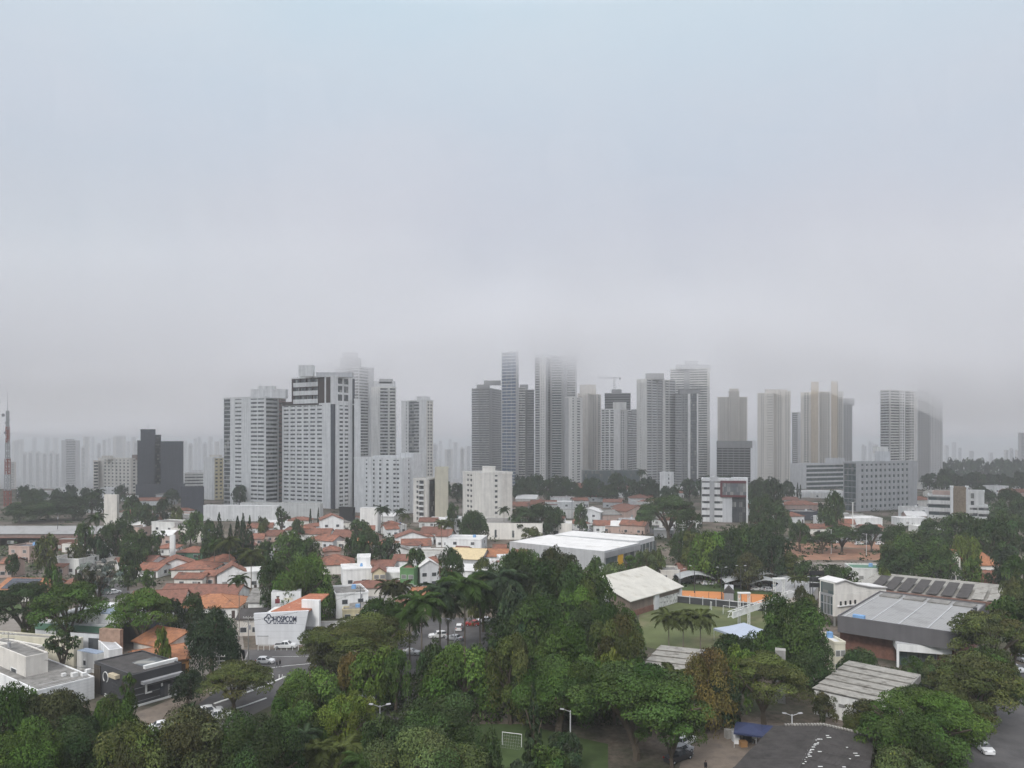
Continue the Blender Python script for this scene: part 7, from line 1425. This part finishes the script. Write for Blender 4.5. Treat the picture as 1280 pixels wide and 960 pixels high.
TT = 'in the ragged tree belt before the towers'
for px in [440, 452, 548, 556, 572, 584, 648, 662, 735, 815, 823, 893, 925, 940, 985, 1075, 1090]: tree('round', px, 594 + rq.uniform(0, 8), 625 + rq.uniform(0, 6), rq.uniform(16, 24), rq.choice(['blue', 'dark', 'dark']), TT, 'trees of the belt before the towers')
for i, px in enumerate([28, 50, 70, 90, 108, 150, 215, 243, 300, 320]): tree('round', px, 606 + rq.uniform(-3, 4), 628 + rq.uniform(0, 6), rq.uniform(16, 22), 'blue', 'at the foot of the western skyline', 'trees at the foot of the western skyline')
for a in [(30, 614, 18), (45, 618, 22), (75, 616, 16), (100, 612, 14), (135, 616, 20), (240, 612, 14), (560, 604, 16), (575, 612, 14), (1085, 606, 18)]:
    house(a[0], a[1] + 8, a[2], 12, 6 + a[0] % 4, 'flat', 0, ['white', 'offwhite', 'cream'][a[0] % 3], 'whiteroof', (a[0] % 20) - 10, 'small pale block', 'at the foot of the misty skyline', 2)
# filler houses seen only as scraps of wall and roof between the crowns
for i in range(120):
    px = rq.uniform(150, 1270); yb = rq.uniform(622, 668)
    if 870 < px < 945 or 1050 < px < 1150 and yb < 650 or 1150 < px < 1250 and yb < 665 or 440 < px < 650 and yb < 668 or 250 < px < 445 and yb < 660: continue
    kd, wm_, rm_ = rq.choice(['hip', 'gable', 'gable', 'flat']), rq.choice(['white', 'offwhite', 'cream', 'pink', 'lightgrey']), rq.choice([T, T, TD, 'whiteroof', 'fibre'])
    hd_ = {T: 'red', TD: 'brown', 'whiteroof': 'white', 'fibre': 'grey'}[rm_] + '-roofed ' + {'offwhite': 'whitish', 'lightgrey': 'greyish'}.get(wm_, wm_) + {'hip': ' hipped', 'gable': ' gabled', 'flat': ' flat'}[kd] + ' house'
    pl_ = 'below the dark slate block' if px < 290 else 'below the white slabs' if px < 450 else 'left of the central towers' if px < 660 else 'below the central towers' if px < 870 else 'right of the white office slab' if px < 1060 else 'around the terraced office'
    house(px, yb, rq.uniform(18, 34), rq.uniform(9, 13), rq.uniform(3, 5), kd, rq.uniform(1.5, 2.4), wm_, rm_, rq.uniform(-25, 25), hd_, 'among trees ' + pl_, 2)
for i in range(56):
    px = rq.uniform(50, 640); yb = rq.uniform(645, 722)
    if 205 < px < 300 and yb > 690 or 575 < px < 645 and yb < 682 or px < 120 and yb < 685 or 250 < px < 445 and yb < 655: continue
    kd, wm_, rm_ = rq.choice(['hip', 'gable', 'gable', 'flat']), rq.choice(['white', 'white', 'offwhite', 'cream', 'pink', 'lightgrey']), rq.choice([T, T, TD, TD, 'whiteroof', 'fibre'])
    hd_ = {T: 'red', TD: 'brown', 'whiteroof': 'white', 'fibre': 'grey'}[rm_] + '-roofed small ' + {'offwhite': 'whitish', 'lightgrey': 'greyish'}.get(wm_, wm_) + {'hip': ' hipped', 'gable': ' gabled', 'flat': ' flat'}[kd] + ' house'
    pl_ = 'by the dark grove' if px < 240 else 'by the cypresses' if px < 400 else 'by the crowded roofs'
    house(px, yb, rq.uniform(15, 25), rq.uniform(7, 10), rq.uniform(2.8, 4.6), kd, rq.uniform(1.2, 2.1), wm_, rm_, rq.uniform(-30, 30), hd_, pl_ + ' west of the store', 2)
bush = [G(rq.uniform(-20, 1300), rq.uniform(608, 735)) for _ in range(1500)]
rng = np.random.default_rng(8); PB = []; TB = []
for b_ in bush:
    if b_.y < 235: continue
    n_ = 26; s_ = rng.uniform(.5, 2.0); q_ = rng.normal(size=(n_, 3))*np.array([s_, s_, s_*.6]); q_[:, 2] = np.abs(q_[:, 2]); PB.append(q_ + np.array(b_)); TB.append(np.ones((n_, 3))*rng.uniform(.6, 1.6)*rng.uniform(.7, 1.3, (n_, 1)))
PB = np.concatenate(PB); TB = np.concatenate(TB); nr_b = rng.normal(size=PB.shape); nr_b[:, 2] = np.abs(nr_b[:, 2]) + .4
o = link('garden_shrubbery', leaf_mesh('garden_shrubbery', PB, nr_b, rng.uniform(.35, .7, len(PB)), TB, rng), None, 'stuff'); o.color = (.042, .064, .024, 1)
# grass tufts and scrub, uncountable
def scatter(name, poly, n, size, cols, h=.25):
    rng = np.random.default_rng(5); P = [p for p in poly]; xs = [p.x for p in P]; ys = [p.y for p in P]; out = []
    while len(out) < n:
        q = rng.uniform((min(xs), min(ys)), (max(xs), max(ys)))
        ins = False
        for i in range(len(P)):
            a, b = P[i], P[i-1]
            if (a.y > q[1]) != (b.y > q[1]) and q[0] < (b.x - a.x)*(q[1] - a.y)/(b.y - a.y) + a.x: ins = not ins
        if ins: out.append((q[0], q[1], rng.uniform(0, h)))
    out = np.array(out); nr = rng.normal(size=(n, 3)); nr[:, 2] = np.abs(nr[:, 2])*.6; tint = np.ones((n, 3))*rng.uniform(.6, 1.4, (n, 1))
    o = link(name, leaf_mesh(name, out, nr, size*rng.uniform(.6, 1.4, n), tint, rng), None, 'stuff'); o.color = (*cols, 1)
scatter('undergrowth', gp((380, 990), (370, 890), (480, 850), (640, 830), (800, 810), (830, 850), (860, 910), (600, 905), (560, 990)), 14000, .35, (.045, .06, .025), .8)
scatter('scrub', gp((-40, 960), (-40, 890), (110, 890), (165, 915), (240, 930), (360, 890), (380, 990), (-40, 1010)), 9000, .3, (.05, .06, .026), .7)
scatter('hedge_growth', gp((1000, 860), (1040, 830), (1150, 840), (1200, 880), (1220, 905), (1190, 980), (1080, 960), (1100, 905)), 8000, .3, (.05, .065, .028), .7)
# ================================================================== HAZE AND LOW CLOUD
volmat('haze_air', 0.00029, (.965, .99, 1), .35)
mb = MB(); mb.box(-6500, 6500, -200, 6500, -78.0, 205.0)
MATS['haze_air'] = bpy.data.materials['haze_air']
mb.build('haze', 'haze_air', None, 'stuff')
CPX = [-900, 0, 250, 380, 440, 500, 560, 635, 675, 712, 760, 830, 880, 960, 1030, 1100, 1160, 1240, 1400, 2300]
CZ = [96, 92, 92, 95, 98, 112, 130, 146, 138, 124, 128, 137, 136, 128, 116, 104, 92, 86, 82, 82]
def cloud(name, lift, key):
    pxs = list(np.linspace(-900, 2300, 110)); ds = [230, 300, 370, 430, 490, 560, 640, 720, 800, 900, 1000, 1100, 1250, 1400, 1600, 1800, 2100, 2500, 3000, 4000, 6000]
    rng = np.random.default_rng(3); top = 203.0; TOPZ = lambda px, d: min(float(np.interp(d, [480, 1150, 1700, 2600, 6000], [top, top, 140, 108, 108])), top + (float(np.interp(px, CPX, CZ)) + float(np.interp(px, [-900, 60, 420], [10, 14, 46])) - top)*float(np.interp(d, [420, 560, 720, 860], [0, .16, .8, 1]))); mb = MB(); nx, ny = len(pxs), len(ds); W2 = []
    for j, d in enumerate(ds):
        for i, px in enumerate(pxs):
            near = float(np.interp(px, CPX, CZ)); t = min(1, max(0, (d - 1100)/900)); t = t*t*(3 - 2*t); z = near*(1 - t) + 66*t
            f = min(1, max(0, (720 - d)/490)); f = f**.4; z = z*(1 - f) + (TOPZ(px, d) - .15)*f
            wob = math.sin(px*.021 + d*.004)*5 + math.sin(px*.05 - d*.007 + 1)*4.5 + math.sin(px*.11 + d*.02)*2.5 + rng.uniform(-4.5, 4.5)
            z = min(z + lift*(1 - .55*t) + wob*(1 - .6*t)*(1 - f), top - .8, TOPZ(px, d) - .12)
            mb.v.append((WX(px, d), d, z))
    n0 = nx*ny
    for j, d in enumerate(ds):
        for i, px in enumerate(pxs): mb.v.append((WX(px, d), d, TOPZ(px, d)))
    for j in range(ny - 1):
        for i in range(nx - 1):
            k = j*nx + i; mb.f.append((k, k + nx, k + nx + 1, k + 1)); k += n0; mb.f.append((k, k + 1, k + nx + 1, k + nx))
    for i in range(nx - 1):
        mb.f.append((i, i + 1, n0 + i + 1, n0 + i)); k = (ny - 1)*nx + i; mb.f.append((k + 1, k, n0 + k, n0 + k + 1))
    for j in range(ny - 1):
        k = j*nx; mb.f.append((k + nx, k, n0 + k, n0 + k + nx)); k += nx - 1; mb.f.append((k, k + nx, n0 + k + nx, n0 + k))
    return mb.build(name, key, None, 'stuff', fix=True)
for k, (lift, dens) in enumerate([(-14, .0022), (0, .0032), (13, .0048), (26, .008)]):
    volmat('cloud_air_%d' % k, dens, (.962, .96, .97), .35); MATS['cloud_air_%d' % k] = bpy.data.materials['cloud_air_%d' % k]
    cloud('low_cloud', lift, 'cloud_air_%d' % k)
volmat('mist_air', .0008, (.955, .985, 1), .35); MATS['mist_air'] = bpy.data.materials['mist_air']
mb = MB(); mb.prism([(-6400, 1260, -77.5), (-6400, 6300, -77.5), (-6400, 6300, 80), (-6400, 1900, 80)], (12800, 0, 0)); mb.build('mist', 'mist_air', None, 'stuff')
write_labels()
for o, d_, p_, x_ in LAB:
    if len(o['label'].replace('-', '-').split()) > 16: print('LONG', len(o['label'].split()), o['label'])
